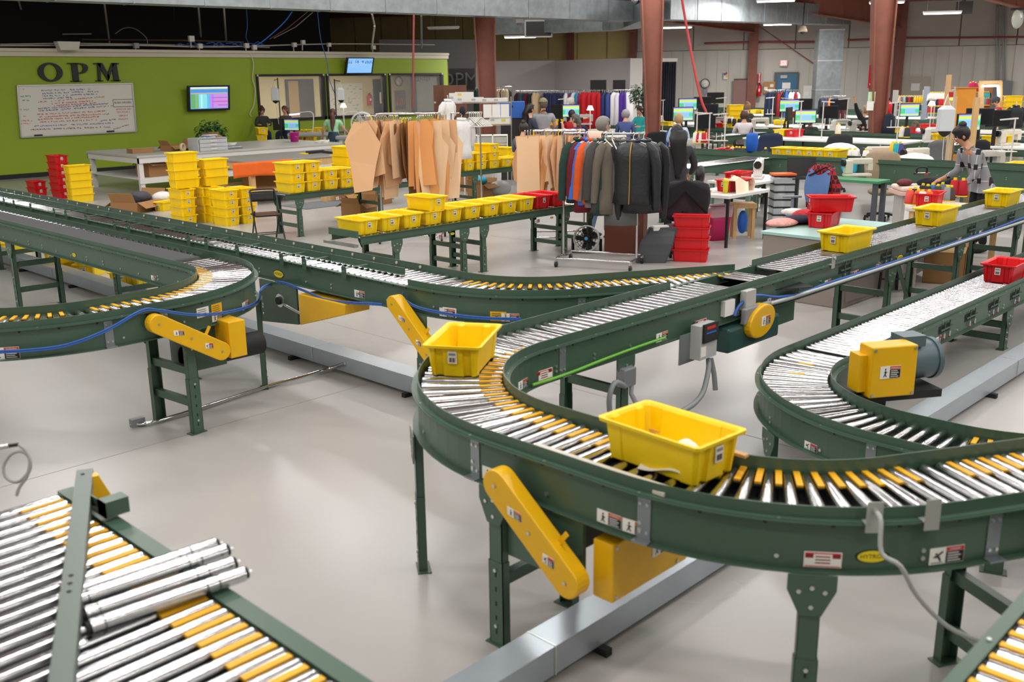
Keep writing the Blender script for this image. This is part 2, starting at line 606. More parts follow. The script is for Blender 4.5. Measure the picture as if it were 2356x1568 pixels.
def conveyor(name, label, cat, segs, zt=.95, w=.433, pitch=.0762, r=.0241, depth_=.2, guard=.05, taper=True, tags=(), guards=(1, -1), stands=(), legsides=None, pan=True, caps=False, flange=.036, plain=False, group=None, roll=(0, 9e9), tagL=.12, standw=None, bed=None, stickers=(), badges=(), bolts=True, maxr=100, gaps=(), ends=None, clip=None, frames=True, skip=()):
 pp = path(segs)
 tot = pp[-1][2]
 t = thing(name, label, cat, (pp[0][0].x, pp[0][0].y, 0), group)
 zb, f = zt-depth_, zt-.004
 prof = [(0, f), (flange, f), (flange, f-.006), (.006, f-.006), (.006, zb+.005), (flange, zb+.005), (flange, zb), (0, zb)]
 for sd in (1, -1):
  b = MB(GREEN)
  e1 = (ends or {}).get(sd, tot)
  sweep(b, sub(pp, 0, e1), sd, w, prof)
  if bolts:
   b.m(ZINC)
   s = .25
   while s < e1:
    p, h, _, c = at_s(pp, s)
    n = Vector((-math.sin(h), math.cos(h)))*sd
    for dz in ((-.15,), (-.125, -.155))[int(s*7) % 2]:
     q = p+n*(w/2+.006)
     b.cyl((q.x, q.y, zt+dz), (q.x+n.x*.008, q.y+n.y*.008, zt+dz), .009, n=6)
    q = p+n*(w/2+.02)
    b.cyl((q.x, q.y, f), (q.x, q.y, f+.006), .007, n=6)
    s += .42 if c else .36
   b.m(DARK)
   s = .1
   while s < e1 and not plain:
    p, h, _, c = at_s(pp, s)
    n = Vector((-math.sin(h), math.cos(h)))*sd
    d = Vector((math.cos(h), math.sin(h)))
    q = p+n*(w/2+.0055)
    b.bar((q.x-d.x*.007, q.y-d.y*.007, f-.02), (q.x+d.x*.007, q.y+d.y*.007, f-.02), .003, .014)
    s += pitch*2 if not c else .19
  b.build('side_frame', t)
  if sd in guards:
   cuts = [(0., e1)]
   for gs, g0, g1 in gaps:
    if gs == sd:
     a0, a1 = cuts.pop()
     cuts += [(a0, g0), (g1, a1)]
   for g0, g1 in cuts:
    b = MB(GREEN)
    sweep(b, sub(pp, g0, g1), sd, w, [(0, f), (0, f+guard), (.005, f+guard), (.005, f+.004), (flange*.8, f+.004), (flange*.8, f)])
    b.build('guard_rail', t)
 if pan:
  b = MB(DARK)
  sweep(b, pp, 1, 0, [(w/2-.01, zt-.075), (-w/2+.01, zt-.075), (-w/2+.01, zt-.08), (w/2-.01, zt-.08)])
  b.build('drive_belt', t)
 s, k, extra = max(.05, roll[0]), 0, MB(STEEL)
 while s < min(tot-.03, roll[1]):
  p, h, _, c = at_s(pp, s)
  if c and taper:
   ri, ro = r*.82, r*1.3
   me = roller_mesh(w-.01, ro if c > 0 else ri, ri if c > 0 else ro, plain)
   zc = zt-r*1.06
  else:
   me = roller_mesh(w-.01, r, r, plain)
   zc = zt-r
  if any(a0 < s < a1 for a0, a1 in skip):
   pass
  elif clip and not c:
   n = Vector((-math.sin(h), math.cos(h)))
   l0, l1 = -w/2+.005, w/2-.005
   # the roller is cut short where it would run under the conveyor it merges with
   lc = (clip-p.y)/n.y
   l0 = max(l0, lc)
   if l1-l0 > .05:
    L = round(l1-l0, 2)
    q = p+n*((l0+l1)/2)
    put('roller', roller_mesh(L, r, r, plain), t, q.x, q.y, zc, h+math.pi/2)
  elif k < maxr:
   put('roller', me, t, p.x, p.y, zc, h+math.pi/2)
  else:
   n = Vector((-math.sin(h), math.cos(h)))*(w/2-.015)
   extra.cyl((p.x-n.x, p.y-n.y, zc), (p.x+n.x, p.y+n.y, zc), r, n=8)
  step = pitch*(1.12 if c and taper else 1)
  for a0, a1, lat, ev in tags:
   if a0 <= s <= a1 and k % ev == 0:
    q, h2, _, c2 = at_s(pp, s+step/2)
    n = Vector((-math.sin(h2), math.cos(h2)))*lat
    put('gap_guard', tag_mesh(tagL), t, q.x+n.x, q.y+n.y, zt-.008, h2+math.pi/2)
  s += step
  k += 1
 if extra.v:
  extra.build('roller_row', t, kind='stuff')
 for st in stands:
  s, kw = (st, {}) if not isinstance(st, tuple) else st
  p, h, _, c = at_s(pp, s)
  support(t, p, h, zb, (standw or w+.03), **kw)
 def side_T(s, sd, u, z):
  p, h, _, c = at_s(pp, s)
  n = Vector((-math.sin(h), math.cos(h)))*sd
  d = Vector((math.cos(h), math.sin(h)))
  q = p+n*(w/2+u)
  return Vector((q.x, q.y, z)), (Vector((-d.x, -d.y, 0)) if sd > 0 else Vector((d.x, d.y, 0))), Vector((n.x, n.y, 0))
 t_pp[t.name] = (pp, side_T)
 for s, sd, kind, sz, wd in stickers:
  o, ax, n = side_T(s, sd, .0065, zt-.155)
  sticker(t, o, ax, (0, 0, 1), sz, sz*.46, kind, wd)
 for s, sd, sz in badges:
  o, ax, n = side_T(s, sd, .0065, zt-.14)
  badge(t, o, ax, (0, 0, 1), sz)
 return t
t_pp = {}
def chain_guard(parent, plane_o, nrm, p0, p1, rad, thick, lab=True):
 """Yellow capsule shaped cover over a drive chain; p0, p1: its two centres on the front face."""
 p0, p1, nrm = Vector(p0), Vector(p1), Vector(nrm).normalized()
 ax = (p1-p0)
 L = ax.length
 ax.normalize()
 ay = nrm.cross(ax)
 b = MB(YELD)
 poly = [(rad*math.cos(a), rad*math.sin(a)) for a in [math.pi/2+i*math.pi/10 for i in range(11)]]
 poly += [(L+rad*math.cos(a), rad*math.sin(a)) for a in [-math.pi/2+i*math.pi/10 for i in range(11)]]
 b.prism(poly, p0-nrm*thick, ax, ay, thick)
 c = b.build('chain_guard', parent, bevel=.006)
 b = MB(ZINC)
 for k in (.0, .5, 1.):
  q = p0+ax*(L*k)
  b.cyl(q, q+nrm*.006, .008, n=8)
 b.build('bolt', c)
 b = MB(YELD)
 q = p0+ax*(L*.72)+ay*(rad*.9)*(1 if ay.z > 0 else -1)-nrm*(thick*.6)
 up = Vector((ay.x*.6, ay.y*.6, ay.z*.6))*(1 if ay.z > 0 else -1)
 b.bar(q, q+up.normalized()*.07+ax*.0, .022, .006, nrm)
 b.build('bracket', c)
 if lab:
  v = Vector((0, 0, 1))
  hx = v.cross(nrm)
  sticker(c, p0+ax*(L*.3)+nrm*.001, hx+ax*.35, v.cross(hx)*-1 if False else (v-ax*.1), rad*1.15, rad*.55, 0, True)
  sticker(c, p0+ax*(L*.78)+nrm*.001, hx+ax*.35, v, rad*.9, rad*.6, 1)
 return c
# ---------------------------------------------------------------- the conveyors of the foreground
GW = .433
YA = 3.8565
A1 = conveyor('roller_conveyor', 'long straight green roller conveyor carrying three yellow totes towards the far right', 'conveyor',
 [('L', (15.5, YA), (4.35, YA))], gaps=((-1, 15.5-7.0, 15.5-5.86),), skip=((15.5-6.5, 15.5-6.2), (15.5-7.0, 15.5-6.72)), stands=((15.5-8.62, {'bars': (.32, .68)}), (15.5-10.25+3.35-3.35, {'bars': (.3, .66), 'brace': True}), (15.5-12.0, {}), 15.5-14.0, (15.5-4.72, {'bars': (.7,)})),
 stickers=((15.5-5.15, 1, 0, .13, True), (15.5-6.55, 1, 0, .12, False), (15.5-6.1, 1, 1, .12, False), (15.5-7.45, 1, 0, .11, False), (15.5-5.6, 1, 2, .14, False), (15.5-7.95, 1, 2, .12, False), (15.5-9.3, 1, 0, .12, False), (15.5-10.9, 1, 0, .12, False), (15.5-8.4, 1, 2, .1, False), (15.5-10.3, 1, 2, .1, False)), badges=((15.5-8.85, 1, .14),))
A2 = conveyor('curved_conveyor', 'green curved roller conveyor at the near end of the long one, holding a yellow tote', 'conveyor',
 [('L', (4.35, YA), (4.0, YA)), ('A', (4.0, 2.84), 1.0165, 90, 180), ('L', (2.9835, 2.84), (2.9835, 2.3))], zt=.95,
 tags=((.3, 2.0, .15, 1), (1.95, 2.45, .12, 1)), stands=((1.33, {'sides': (-1,), 'bars': ()}), (2.02, {'bars': (.42,)})),
 stickers=((1.98, -1, 0, .13, True), (.35, 1, 2, .14, False), (.62, 1, 0, .11, False)), bolts=True)
A3 = conveyor('curved_conveyor', 'large green curved roller conveyor in the foreground with yellow roller guards and a filled tote', 'conveyor',
 [('L', (2.9835, 2.3), (2.9835, 2.155)), ('A', (4.0, 2.155), 1.0165, 180, 240), ('L', (3.4918, 1.2747), (5.3, .2307))], zt=.95,
 tags=((.2, 1.3, .15, 1), (1.4, 2.2, .13, 1)), ends={-1: 2.0, 1: 2.7}, clip=.72, guards=(1, -1), tagL=.14,
 stands=((.77, {'sides': (-1,), 'bars': ()}), (1.62, {'bars': (.2, .55)})),
 stickers=((.13, -1, 0, .12, True), (.235, -1, 0, .12, True), (.8, -1, 2, .13, False), (1.17, -1, 1, .14, True)), badges=((.94, -1, .12),))
F1 = conveyor('roller_conveyor', 'roller conveyor cut off by the lower right corner of the frame', 'conveyor',
 [('L', (2.0, .4935), (6.5, .4935))], guards=(), flange=.04, gaps=(), tags=((0, 4, .15, 1),), stands=(1.2,))
E1 = conveyor('roller_conveyor', 'low straight roller conveyor on the right with worn grey rollers and one red tote', 'conveyor',
 [('L', (14.5, 3.0365), (6.3, 3.0365))], zt=.555, r=.02, pitch=.0635, depth_=.19, guard=.05, stands=(14.5-9.3, 14.5-12.2),
 stickers=((14.5-7.75, 1, 1, .11, False), (14.5-6.95, 1, 2, .12, False), (14.5-10.4, 1, 0, .11, False)), maxr=130)
E2 = conveyor('curved_conveyor', 'low green curved roller conveyor wrapped round the yellow motor box', 'conveyor',
 [('L', (6.3, 3.0365), (6.1, 3.0365)), ('A', (6.1, 2.02), 1.0165, 90, 180), ('L', (5.0835, 2.02), (5.0835, 1.8)), ('A', (6.1, 1.8), 1.0165, 180, 240), ('L', (5.5918, .9197), (6.9, .1645))],
 zt=.555, r=.021, depth_=.19, tags=((2.1, 3.6, .15, 1), (.1, .7, -.0, 3)), tagL=.1, maxr=120,
 stands=((1.15, {'sides': (-1,), 'bars': ()}), (2.35, {'bars': (.4,)}), 3.6),
 stickers=((2.2, -1, 0, .13, True), (1.45, -1, 1, .1, False), (3.05, -1, 2, .1, False)))
BW = .47
B1 = conveyor('roller_conveyor', 'long straight roller conveyor split by a guide rail, from the left edge', 'conveyor',
 [('L', (4.885, 20.5), (4.885, 5.6))], w=BW, guards=(1,), stands=(20.5-10.6, 20.5-14.2), maxr=100,
 stickers=((20.5-6.2, -1, 0, .13, True),), badges=((20.5-7.35, -1, .17),), roll=(0, 99))
B2 = conveyor('curved_conveyor', 'green curved conveyor behind the yellow tote, merging into the long roller conveyor', 'conveyor',
 [('L', (4.885, 5.6), (4.885, 5.48)), ('A', (5.92, 5.48), 1.035, 180, 240), ('L', (5.4025, 4.5837), (7.0, 3.661))], w=BW,
 tags=((.15, 1.25, .15, 1), (1.3, 2.5, .14, 1)), ends={-1: 1.75, 1: 2.62}, clip=4.09, maxr=100,
 stands=((.15, {'bars': (.3,), 'sides': (-1, 1)}),),
 stickers=((.35, -1, 0, .14, True), (.75, -1, 0, .13, True), (1.08, -1, 1, .16, True)))
C1 = conveyor('belt_conveyor', 'black belt conveyor on the left with green side frames', 'conveyor',
 [('L', (4.0865, 20.5), (4.0865, 7.9))], stands=((20.5-11.4, {'bars': (.3, .68)}), (20.5-14.6, {}), (20.5-17.5, {})), maxr=100, roll=(2.0, 12.4), pitch=.12,
 badges=((20.5-9.75, -1, .1),), stickers=((20.5-8.1, -1, 0, .09, False),))
C2 = conveyor('curved_conveyor', 'green curved roller conveyor at left that turns back after the black belt', 'conveyor',
 [('L', (4.0865, 7.9), (4.0865, 7.53)), ('A', (3.07, 7.53), 1.0165, 0, -90), ('L', (3.07, 6.5135), (2.75, 6.5135)), ('A', (2.75, 7.53), 1.0165, -90, -180), ('L', (1.7335, 7.53), (1.7335, 8.6))],
 tags=((.3, 2.3, -.15, 1), (2.5, 3.6, -.14, 1)), tagL=.11, maxr=120,
 stands=((.37, {'sides': (-1,), 'bars': ()}), (.95, {'sides': (1,), 'bars': ()}), (1.86, {'bars': (.3, .62)}), (3.9, {})),
 stickers=((2.88, 1, 0, .17, True), (1.62, 1, 0, .12, True), (1.3, 1, 0, .13, True)), badges=((3.2, 1, .15),))
# the black belt itself, lying on its rollers
b = MB(BELT)
b.box(4.0865-.2, 4.0865+.13, 7.93, 20.5, .951, .957)
b.cyl((4.0865-.2, 7.93, .93), (4.0865+.13, 7.93, .93), .026, n=16)
b.build('conveyor_belt', C1)
# guide rail that splits the left conveyor, and the clips that hold it
b = MB(GREEN)
b.box(4.868, 4.874, 5.9, 20.5, .957, 1.01)
b.box(4.84, 4.868, 5.9, 20.5, .957, .961)
b.build('guide_rail', B1)
y = 6.35
k = 0
while y < 16:
 b = MB(GREEN)
 b.prism([(-.03, -.04), (.03, -.04), (.03, .045), (.02, .058), (-.02, .058), (-.03, .045)], (4.615, y, .95), (0, -1, 0), (0, 0, 1), .005)
 b.box(4.615, 4.86, y-.012, y+.012, .985, .99)
 b.m(ZINC)
 b.cyl((4.604, y, .965), (4.615, y, .965), .008, n=6)
 b.build('rail_clip', B1)
 y += (.55, .34, .72)[k % 3]
 k += 1
# round bolt heads along the far guard rail
b = MB(M('cream_plastic', 'd9d3ae', .5))
y = 6.0
while y < 20:
 b.cyl((5.112, y, .972), (5.118, y, .972), .013, n=10)
 y += .3
b.build('rail_plug', B1)
# drive of the left curve
cg = chain_guard(C2, (2.6, 6.2, .6), (0, -1, 0), P(368, 752, .66), P(506, 808, .5), .075, .07) if False else None
# ---------------------------------------------------------------- the building
def floor_mat():
 mt = M('floor_coating', 'b4b1ad', .2, 0, .03, .5, spec=.5)
 nt = mt.node_tree
 b = nt.nodes['Principled BSDF']
 tc = nt.nodes.new('ShaderNodeTexCoord')
 n = nt.nodes.new('ShaderNodeTexNoise')
 n.inputs['Scale'].default_value = .6
 n.inputs['Detail'].default_value = 3
 nt.links.new(tc.outputs['Object'], n.inputs['Vector'])
 r = nt.nodes.new('ShaderNodeMapRange')
 r.inputs['To Min'].default_value = .22
 r.inputs['To Max'].default_value = .3
 nt.links.new(n.outputs['Fac'], r.inputs['Value'])
 nt.links.new(r.outputs['Result'], b.inputs['Roughness'])
 return mt
b = MB(floor_mat())
b.box(-8, 62, -22, 52, -.05, 0)
struct(b.build('floor'))
b = MB(M('floor_joint', '8f8a83', .6))
for k in range(-1, 8):
 b.box(-6, 55, 1.1+k*5.2, 1.106+k*5.2, 0, .0008)
 b.box(.6+k*5.2, .606+k*5.2, -15, 45, 0, .0008)
struct(b.build('trim_1'))
ROOF0 = Vector((WALL_O.x, WALL_O.y, 0))
def roofz(p):
 return 5.55 + .045*max(0, (Vector((p[0], p[1], 0))-ROOF0).dot(WN))
DECK = M('roof_deck', '5d3026', .65, 0, .15, 2)
b = MB(DECK)
c = []
for a, k in ((-1, -22), (52, -22), (52, 40), (-1, 40)):
 q = ROOF0 + WN*a + WD*k
 c.append((q.x, q.y, 5.55+.045*max(0, a)))
b.add(c+[(x, y, z+.1) for x, y, z in c], [(0, 1, 2, 3), (7, 6, 5, 4), (0, 4, 5, 1), (1, 5, 6, 2), (2, 6, 7, 3), (3, 7, 4, 0)])
struct(b.build('ceiling'))
for i in range(1, 17):
 b = MB(RUST)
 p, q = ROOF0+WN*(i*2.2)+WD*-20, ROOF0+WN*(i*2.2)+WD*34
 z = 5.55+.045*i*2.2-.12
 b.bar((p.x, p.y, z), (q.x, q.y, z), .08, .2)
 struct(b.build('trim_%d' % (i+1)))
# far wall: ribbed liner below, padded insulation above
LINER = M('wall_liner', 'cac6bc', .5, 0, .06, 1.2, stretch=(1, 1, .15))
INSUL = M('wall_insulation', 'bfb8ae', .7, 0, .06, .8, bump=.4, bscale=1.5)
INSY = M('yellow_insulation', 'd2bf83', .7, 0, .08, 1, bump=.4, bscale=1.5)  # left stretch of the far wall, padding in a yellow tone
def wallpt(k, z, off=0.):
 q = ROOF0 + WD*k + WN*off
 return Vector((q.x, q.y, z))
def wall_strip(mb, k0, k1, z0, z1, rib=None, depth_=.03):
 n = Vector((WN.x, WN.y, 0))
 if not rib:
  mb.prism([(k0, z0), (k1, z0), (k1, z1), (k0, z1)], wallpt(0, 0, -.1), WD, (0, 0, 1), .1)
  return
 k = k0
 while k < k1:
  mb.prism([(k, z0), (min(k+rib*.82, k1), z0), (min(k+rib*.82, k1), z1), (k, z1)], wallpt(0, 0, -.1), WD, (0, 0, 1), .1)
  mb.prism([(k+rib*.82, z0), (min(k+rib, k1), z0), (min(k+rib, k1), z1), (k+rib*.82, z1)], wallpt(0, 0, -.13), WD, (0, 0, 1), .1)
  k += rib
KC = (Vector(PL(1464, 120, WALL_O, WN))-ROOF0).dot(WD)     # where the grey wall ends and the yellow one starts
if WD.cross(Vector((0, 0, 1))).dot(WN) < 0:
 pass
b = MB(LINER)
wall_strip(b, -22, KC, 0, 3.57, .55)
b.m(INSUL)
k = -22
while k < KC:
 e = min(k+2.4, KC)
 b.prism([(k+.03, 3.6), (e-.03, 3.6), (e-.03, 5.6), (k+.03, 5.6)], wallpt(0, 0, -.1), WD, (0, 0, 1), .13)
 k += 2.4
b.m(M('wall_seam', '7d786f', .8))
b.prism([(-22, 3.5), (KC, 3.5), (KC, 5.6), (-22, 5.6)], wallpt(0, 0, -.16), WD, (0, 0, 1), .1)
struct(b.build('wall_back'))
b = MB(INSY)
k = KC
while k < KC+24:
 b.prism([(k+.02, 3.3), (k+1.46, 3.3), (k+1.46, 5.6), (k+.02, 5.6)], wallpt(0, 0, -.1), WD, (0, 0, 1), .1)
 k += 1.5
b.prism([(KC, 0), (KC+24, 0), (KC+24, 5.6), (KC, 5.6)], wallpt(0, 0, -.2), WD, (0, 0, 1), .1)
struct(b.build('wall_back_annex'))
b = MB(LINER)
e = wallpt(-22, 0)
b.prism([(0, 0), (53, 0), (53, 8), (0, 8)], e, WN, (0, 0, 1), .1)
struct(b.build('wall_right'))
e = wallpt(40, 0)
b = MB(LINER)
b.prism([(0, 0), (53, 0), (53, 8), (0, 8)], e, WN, (0, 0, 1), .1)
struct(b.build('wall_left'))
e = ROOF0+WN*52
b = MB(LINER)
b.prism([(-22, 0), (40, 0), (40, 8), (-22, 8)], e, WD, (0, 0, 1), .1)
struct(b.build('wall_front'))
# the green office wall, with its ledge, dark base and three windows
YW = 27.72
GRN = M('green_wall_paint', '93ac21', .55, 0, .03, 1.5)
def gx(px, py=200):
 return PY(px, py, YW).x
XE = gx(1029, 140)
WIN = [(gx(590), gx(747)), (gx(751), gx(888)), (gx(894), gx(1019))]
ZB, ZT, ZL = 1.17, 2.62, 3.12
b = MB(GRN)
xs = [2.0] + [v for wn in WIN for v in wn] + [XE]
for i in range(0, len(xs), 2):
 b.box(xs[i], xs[i+1], YW, YW+.14, 0, ZL)
for x0, x1 in WIN:
 b.box(x0, x1, YW, YW+.14, 0, ZB)
 b.box(x0, x1, YW, YW+.14, ZT, ZL)
struct(b.build('wall_office'))
b = MB(M('cream_ledge_paint', 'cfc9b4', .55))
b.box(2, XE+.02, YW-.05, YW+.2, ZL, ZL+.2)
b.box(2, XE+.02, YW-.09, YW-.05, ZL+.12, ZL+.2)
struct(b.build('trim_20'))
b = MB(BLACK)
b.box(2, XE, YW-.012, YW, 0, .12)
struct(b.build('baseboard_office'))
GLASS = M('window_glass', 'ffffff', .03, 0, trans=0, alpha=.1, spec=.6)
for i, (x0, x1) in enumerate(WIN):
 b = MB(BLACK)
 for a0, a1, c0, c1 in ((x0, x0+.07, ZB, ZT), (x1-.1, x1, ZB, ZT), (x0, x1, ZT-.07, ZT), (x0, x1, ZB, ZB+.09)):
  b.box(a0, a1, YW-.05, YW+.16, c0, c1)
 b.m(ZINC)
 for xx in (x0+.04, x1-.05):
  b.box(xx-.03, xx+.03, YW-.053, YW-.05, ZT-.06, ZT-.005)
 o = struct(b.build('window_%d' % (i+1)))
 b = MB(GLASS)
 b.box(x0+.07, x1-.1, YW+.05, YW+.056, ZB+.09, ZT-.07)
 b.build('pane', o)
# office behind the glass
CREAM = M('office_wall_paint', 'd9c9a2', .7)
b = MB(CREAM)
b.box(WIN[0][0]-1.2, XE+4.8, YW+5.2, YW+5.3, 0, ZL)
b.prism([(XE-.14, YW+.14), (XE, YW+.14), (XE+4.8, YW+5.3), (XE+4.6, YW+5.3)], (0, 0, 0), (1, 0, 0), (0, 1, 0), ZL)
b.box(WIN[0][0]-1.3, WIN[0][0]-1.2, YW+.14, YW+5.3, 0, ZL)
struct(b.build('wall_office_back'))
b = MB(M('office_ceiling_tile', 'c8c6c0', .9))
b.prism([(WIN[0][0]-1.3, YW+.14), (XE, YW+.14), (XE+4.8, YW+5.3), (WIN[0][0]-1.3, YW+5.3)], (0, 0, ZL-.05), (1, 0, 0), (0, 1, 0), .07)
struct(b.build('ceiling_office'))
for k in range(3):
 x = WIN[k][0]*.5+WIN[k][1]*.5
 t = thing('ceiling_light', 'office troffer light behind the %s window of the green wall' % ORD[k], 'ceiling light', (x, YW+2.2, ZL-.05))
 b = MB(WHITE)
 b.box(x-.62, x+.62, YW+1.9, YW+2.5, ZL-.09, ZL-.05)
 b.build('housing', t)
 b = MB(M('lit_diffuser', 'fff6e0', .5, emit=2.0))
 b.box(x-.58, x+.58, YW+1.94, YW+2.46, ZL-.095, ZL-.09)
 b.build('diffuser', t)
 lamp((x, YW+2.2, ZL-.11), (1, 0, 0), 1.2, .5, 60, (1, .93, .8))
# unlit space over the office, its darkness painted as black sheets above the ledge
b = MB(M('unlit_void_black', '0d0c0b', .9))
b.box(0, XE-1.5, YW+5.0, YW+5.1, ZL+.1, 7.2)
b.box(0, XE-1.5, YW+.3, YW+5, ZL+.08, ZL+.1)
struct(b.build('wall_unlit_void'))
# office furniture seen through the glass
def wobj(name, label, cat, mb, **k):
 o = mb.build(name, **k)
 return tag(o, label, cat)
yb = YW+5.19
def bx(px, py=200):
 return PY(px, py, yb).x
def bz(px, py):
 return PY(px, py, yb).z
t = thing('door', 'tan and grey office door behind the leftmost window', 'door', (bx(690), yb, 0))
t['kind'] = 'structure'
t.name = 'door_1'
PINV['door_1'] = PINV.get('door') or PINV[[k for k in PINV if k.startswith('door')][-1]]
b = MB(M('dark_door_frame', '4a4a4c', .5))
b.box(bx(656), bx(720), yb-.05, yb+.02, 0, bz(690, 182))
b.build('door_frame', t)
b = MB(M('tan_door', 'b3936b', .5))
b.box(bx(661), bx(684), yb-.07, yb-.04, 0, bz(690, 186))
b.build('door_leaf', t)
t = thing('whiteboard', 'whiteboard with small notes inside the office, behind the middle window', 'whiteboard', (bx(790), yb, 1.2))
b = MB(M('board_white', 'e5e2d8', .25))
b.box(bx(752), bx(832), yb-.03, yb, bz(790, 270), bz(790, 192))
b.build('writing_surface', t)
b = MB(M('marker_ink_blue', '5a6f95', .7))
for k in range(60):
 x = random.uniform(bx(757), bx(826))
 z = random.uniform(bz(790, 262), bz(790, 197))
 b.box(x, x+random.uniform(.04, .16), yb-.032, yb-.03, z, z+.014)
b.build('notes', t, kind='stuff')
t = thing('doorway', 'dark doorway inside the office beside the red extinguisher', 'doorway', (bx(872), yb, 0))
b = MB(BLACK)
b.box(bx(858), bx(889), yb-.04, yb, 0, bz(870, 182))
b.build('door_leaf', t)
b = MB(PAPER)
b.box(bx(871), bx(881), yb-.05, yb-.04, bz(870, 238), bz(870, 212))
b.build('paper_notice', t)
def extinguisher(loc, h, label, face):
 t = thing('fire_extinguisher', label, 'fire extinguisher', loc)
 x, y, z = loc
 b = MB(RED)
 r = h*.17
 b.lathe([(.01, 0), (r, 0), (r, h*.72), (r*.5, h*.84), (r*.3, h*.86)], 14, loc)
 b.build('cylinder', t)
 b = MB(BLACK)
 b.cyl((x, y, z+h*.86), (x, y, z+h*.93), r*.35, n=8)
 b.bar((x, y, z+h*.93), (x+face[0]*h*.12+.05, y+face[1]*h*.12, z+h), .03, .02)
 b.build('handle', t)
 b = MB(DARK)
 b.tube([(x+r*.5, y-r*.3, z+h*.9), (x+r*1.3, y-r*.5, z+h*.7), (x+r*1.25, y-r*.4, z+h*.25)], .016, 6)
 b.build('hose', t)
 b = MB(PAPER)
 b.cb((x+face[0]*r*1.0, y+face[1]*r*1.0, z+h*.45), .06, .06, h*.2, math.atan2(face[1], face[0]))
 b.build('label_plate', t)
extinguisher((bx(844), yb-.12, bz(844, 242)), .5, 'red fire extinguisher inside the office, seen through the middle window', (0, -1))
def wall_clock(c, r, nrm, label, hands=(60, 200)):
 nrm = Vector(nrm).normalized()
 ax = Vector((0, 0, 1)).cross(nrm)
 t = thing('wall_clock', label, 'clock', c)
 c = Vector(c)
 b = MB(BLACK)
 b.lathe([(r*.86, .02), (r*.9, .05), (r, .05), (r, 0), (r*.86, 0)], 28, c, False, nrm)
 b.build('rim', t)
 b = MB(PAPER)
 b.lathe([(.001, .02), (r*.88, .02), (r*.88, .0)], 28, c, False, nrm)
 f = b.build('dial', t)
 b = MB(INK)
 for k in range(12):
  a = k*math.pi/6
  d = ax*math.sin(a)+Vector((0, 0, 1))*math.cos(a)
  b.bar(c+nrm*.022+d*r*.62, c+nrm*.022+d*r*.78, r*.06, .004, nrm)
 b.build('hour_mark', f)
 for a, L in ((hands[0], .45), (hands[1], .68)):
  b = MB(INK)
  d = ax*math.sin(R(a))+Vector((0, 0, 1))*math.cos(R(a))
  b.bar(c+nrm*.026, c+nrm*.026+d*r*L, r*.05, .004, nrm)
  b.build('hand', t)
 return t
wall_clock((bx(915), yb-.06, bz(915, 187)), .2, (0, -1, 0), 'small black rimmed clock on the office wall behind the rightmost window', (120, 300))
t = thing('tool_board', 'grey tool board with hanging scissors inside the office', 'tool panel', (bx(918), yb, bz(918, 250)))
b = MB(M('panel_grey', '6f6b66', .6))
b.box(bx(907), bx(930), yb-.05, yb, bz(918, 252), bz(918, 208))
b.build('panel', t)
for k, cc in enumerate((ORANGE, RED, GREY, ORANGE)):
 b = MB(cc)
 x = bx(911+k*5)
 b.tube([(x, yb-.06, bz(918, 226)), (x+.02, yb-.07, bz(918, 234)), (x, yb-.06, bz(918, 242))], .03, 6)
 b.build('tool', t)
t = thing('partition_panel', 'pale glass partition lettered CENTER inside the office', 'partition', (bx(965), yb-.4, 0))
b = MB(M('frosted_panel', 'c3cbc8', .3))
b.box(bx(942), bx(1008), yb-.42, yb-.38, 0, bz(965, 176))
b.build('panel', t)
b = MB(M('dark_mullion', '2a2f3a', .4))
b.box(bx(932), bx(942), yb-.45, yb-.35, 0, bz(940, 172))
b.build('mullion', t)
lettering('panel_text', 'CENTER', .24, M('dark_green_ink', '2f4a40', .6), (bx(958), yb-.43, bz(958, 176)-.12), (1, 0, 0), (0, 0, 1), t)
# grey partitions, white pillar and curtain beyond the office
def vbox(mb, px0, px1, ptop, d, z0=0, th=.12):
 """a panel facing us, standing on the floor at depth d between two columns of the frame"""
 a, c = PD(px0, ptop, d), PD(px1, ptop, d)
 mb.bar((a.x, a.y, (a.z+z0)/2), (c.x, c.y, (a.z+z0)/2), a.z-z0, th, (0, 0, 1)) if False else mb.prism(
  [(0, z0), ((c-a).to_2d().length, z0), ((c-a).to_2d().length, c.z), (0, a.z)], (a.x, a.y, 0), (c.x-a.x, c.y-a.y, 0), (0, 0, 1), -th)
b = MB(M('white_partition_paint', 'c9c7c6', .7))
vbox(b, 872, 1094, 91, 45.5)
struct(b.build('wall_showroom'))
GP = M('grey_partition_fabric', '9d999a', .9)
b = MB(GP)
a0, a1, a2 = PD(1094, 137, 41), PD(1276, 136, 42), PD(1452, 134, 38)
for p, q in ((a0, a1), (a1, a2)):
 L = (q-p).to_2d().length
 b.prism([(0, 0), (L, 0), (L, 3.1), (0, 3.1)], (p.x, p.y, 0), (q.x-p.x, q.y-p.y, 0), (0, 0, 1), -.06)
struct(b.build('wall_partition'))
b = MB(WHITE)
vbox(b, 1451, 1479, 134, 37.9, 0, .2)
struct(b.build('trim_21'))
b = MB(WHITE)
vbox(b, 1479, 1559, 134, 37.9, PD(1500, 142, 37.9).z, .2)
struct(b.build('trim_22'))
b = MB(M('navy_curtain', '1f2430', .9))
p, q = PD(1480, 142, 38.2), PD(1556, 142, 38.2)
rr = []
for k in range(49):
 c = p.lerp(q, k/48)
 n = Vector((-_f.x, -_f.y, 0))*(.05*math.sin(k*1.9))
 rr.append([Vector((c.x, c.y, .02))+n, Vector((c.x, c.y, c.z))+n])
b.smooth = True
b.rings(rr, False, False)
tag(b.build('curtain', solid=.01), 'dark navy curtain hanging in the white framed opening', 'curtain')
t = thing('wall_sign', 'dark grey sign with raised letters OPM, half hidden by the green wall', 'sign', PD(1060, 182, 45.3))
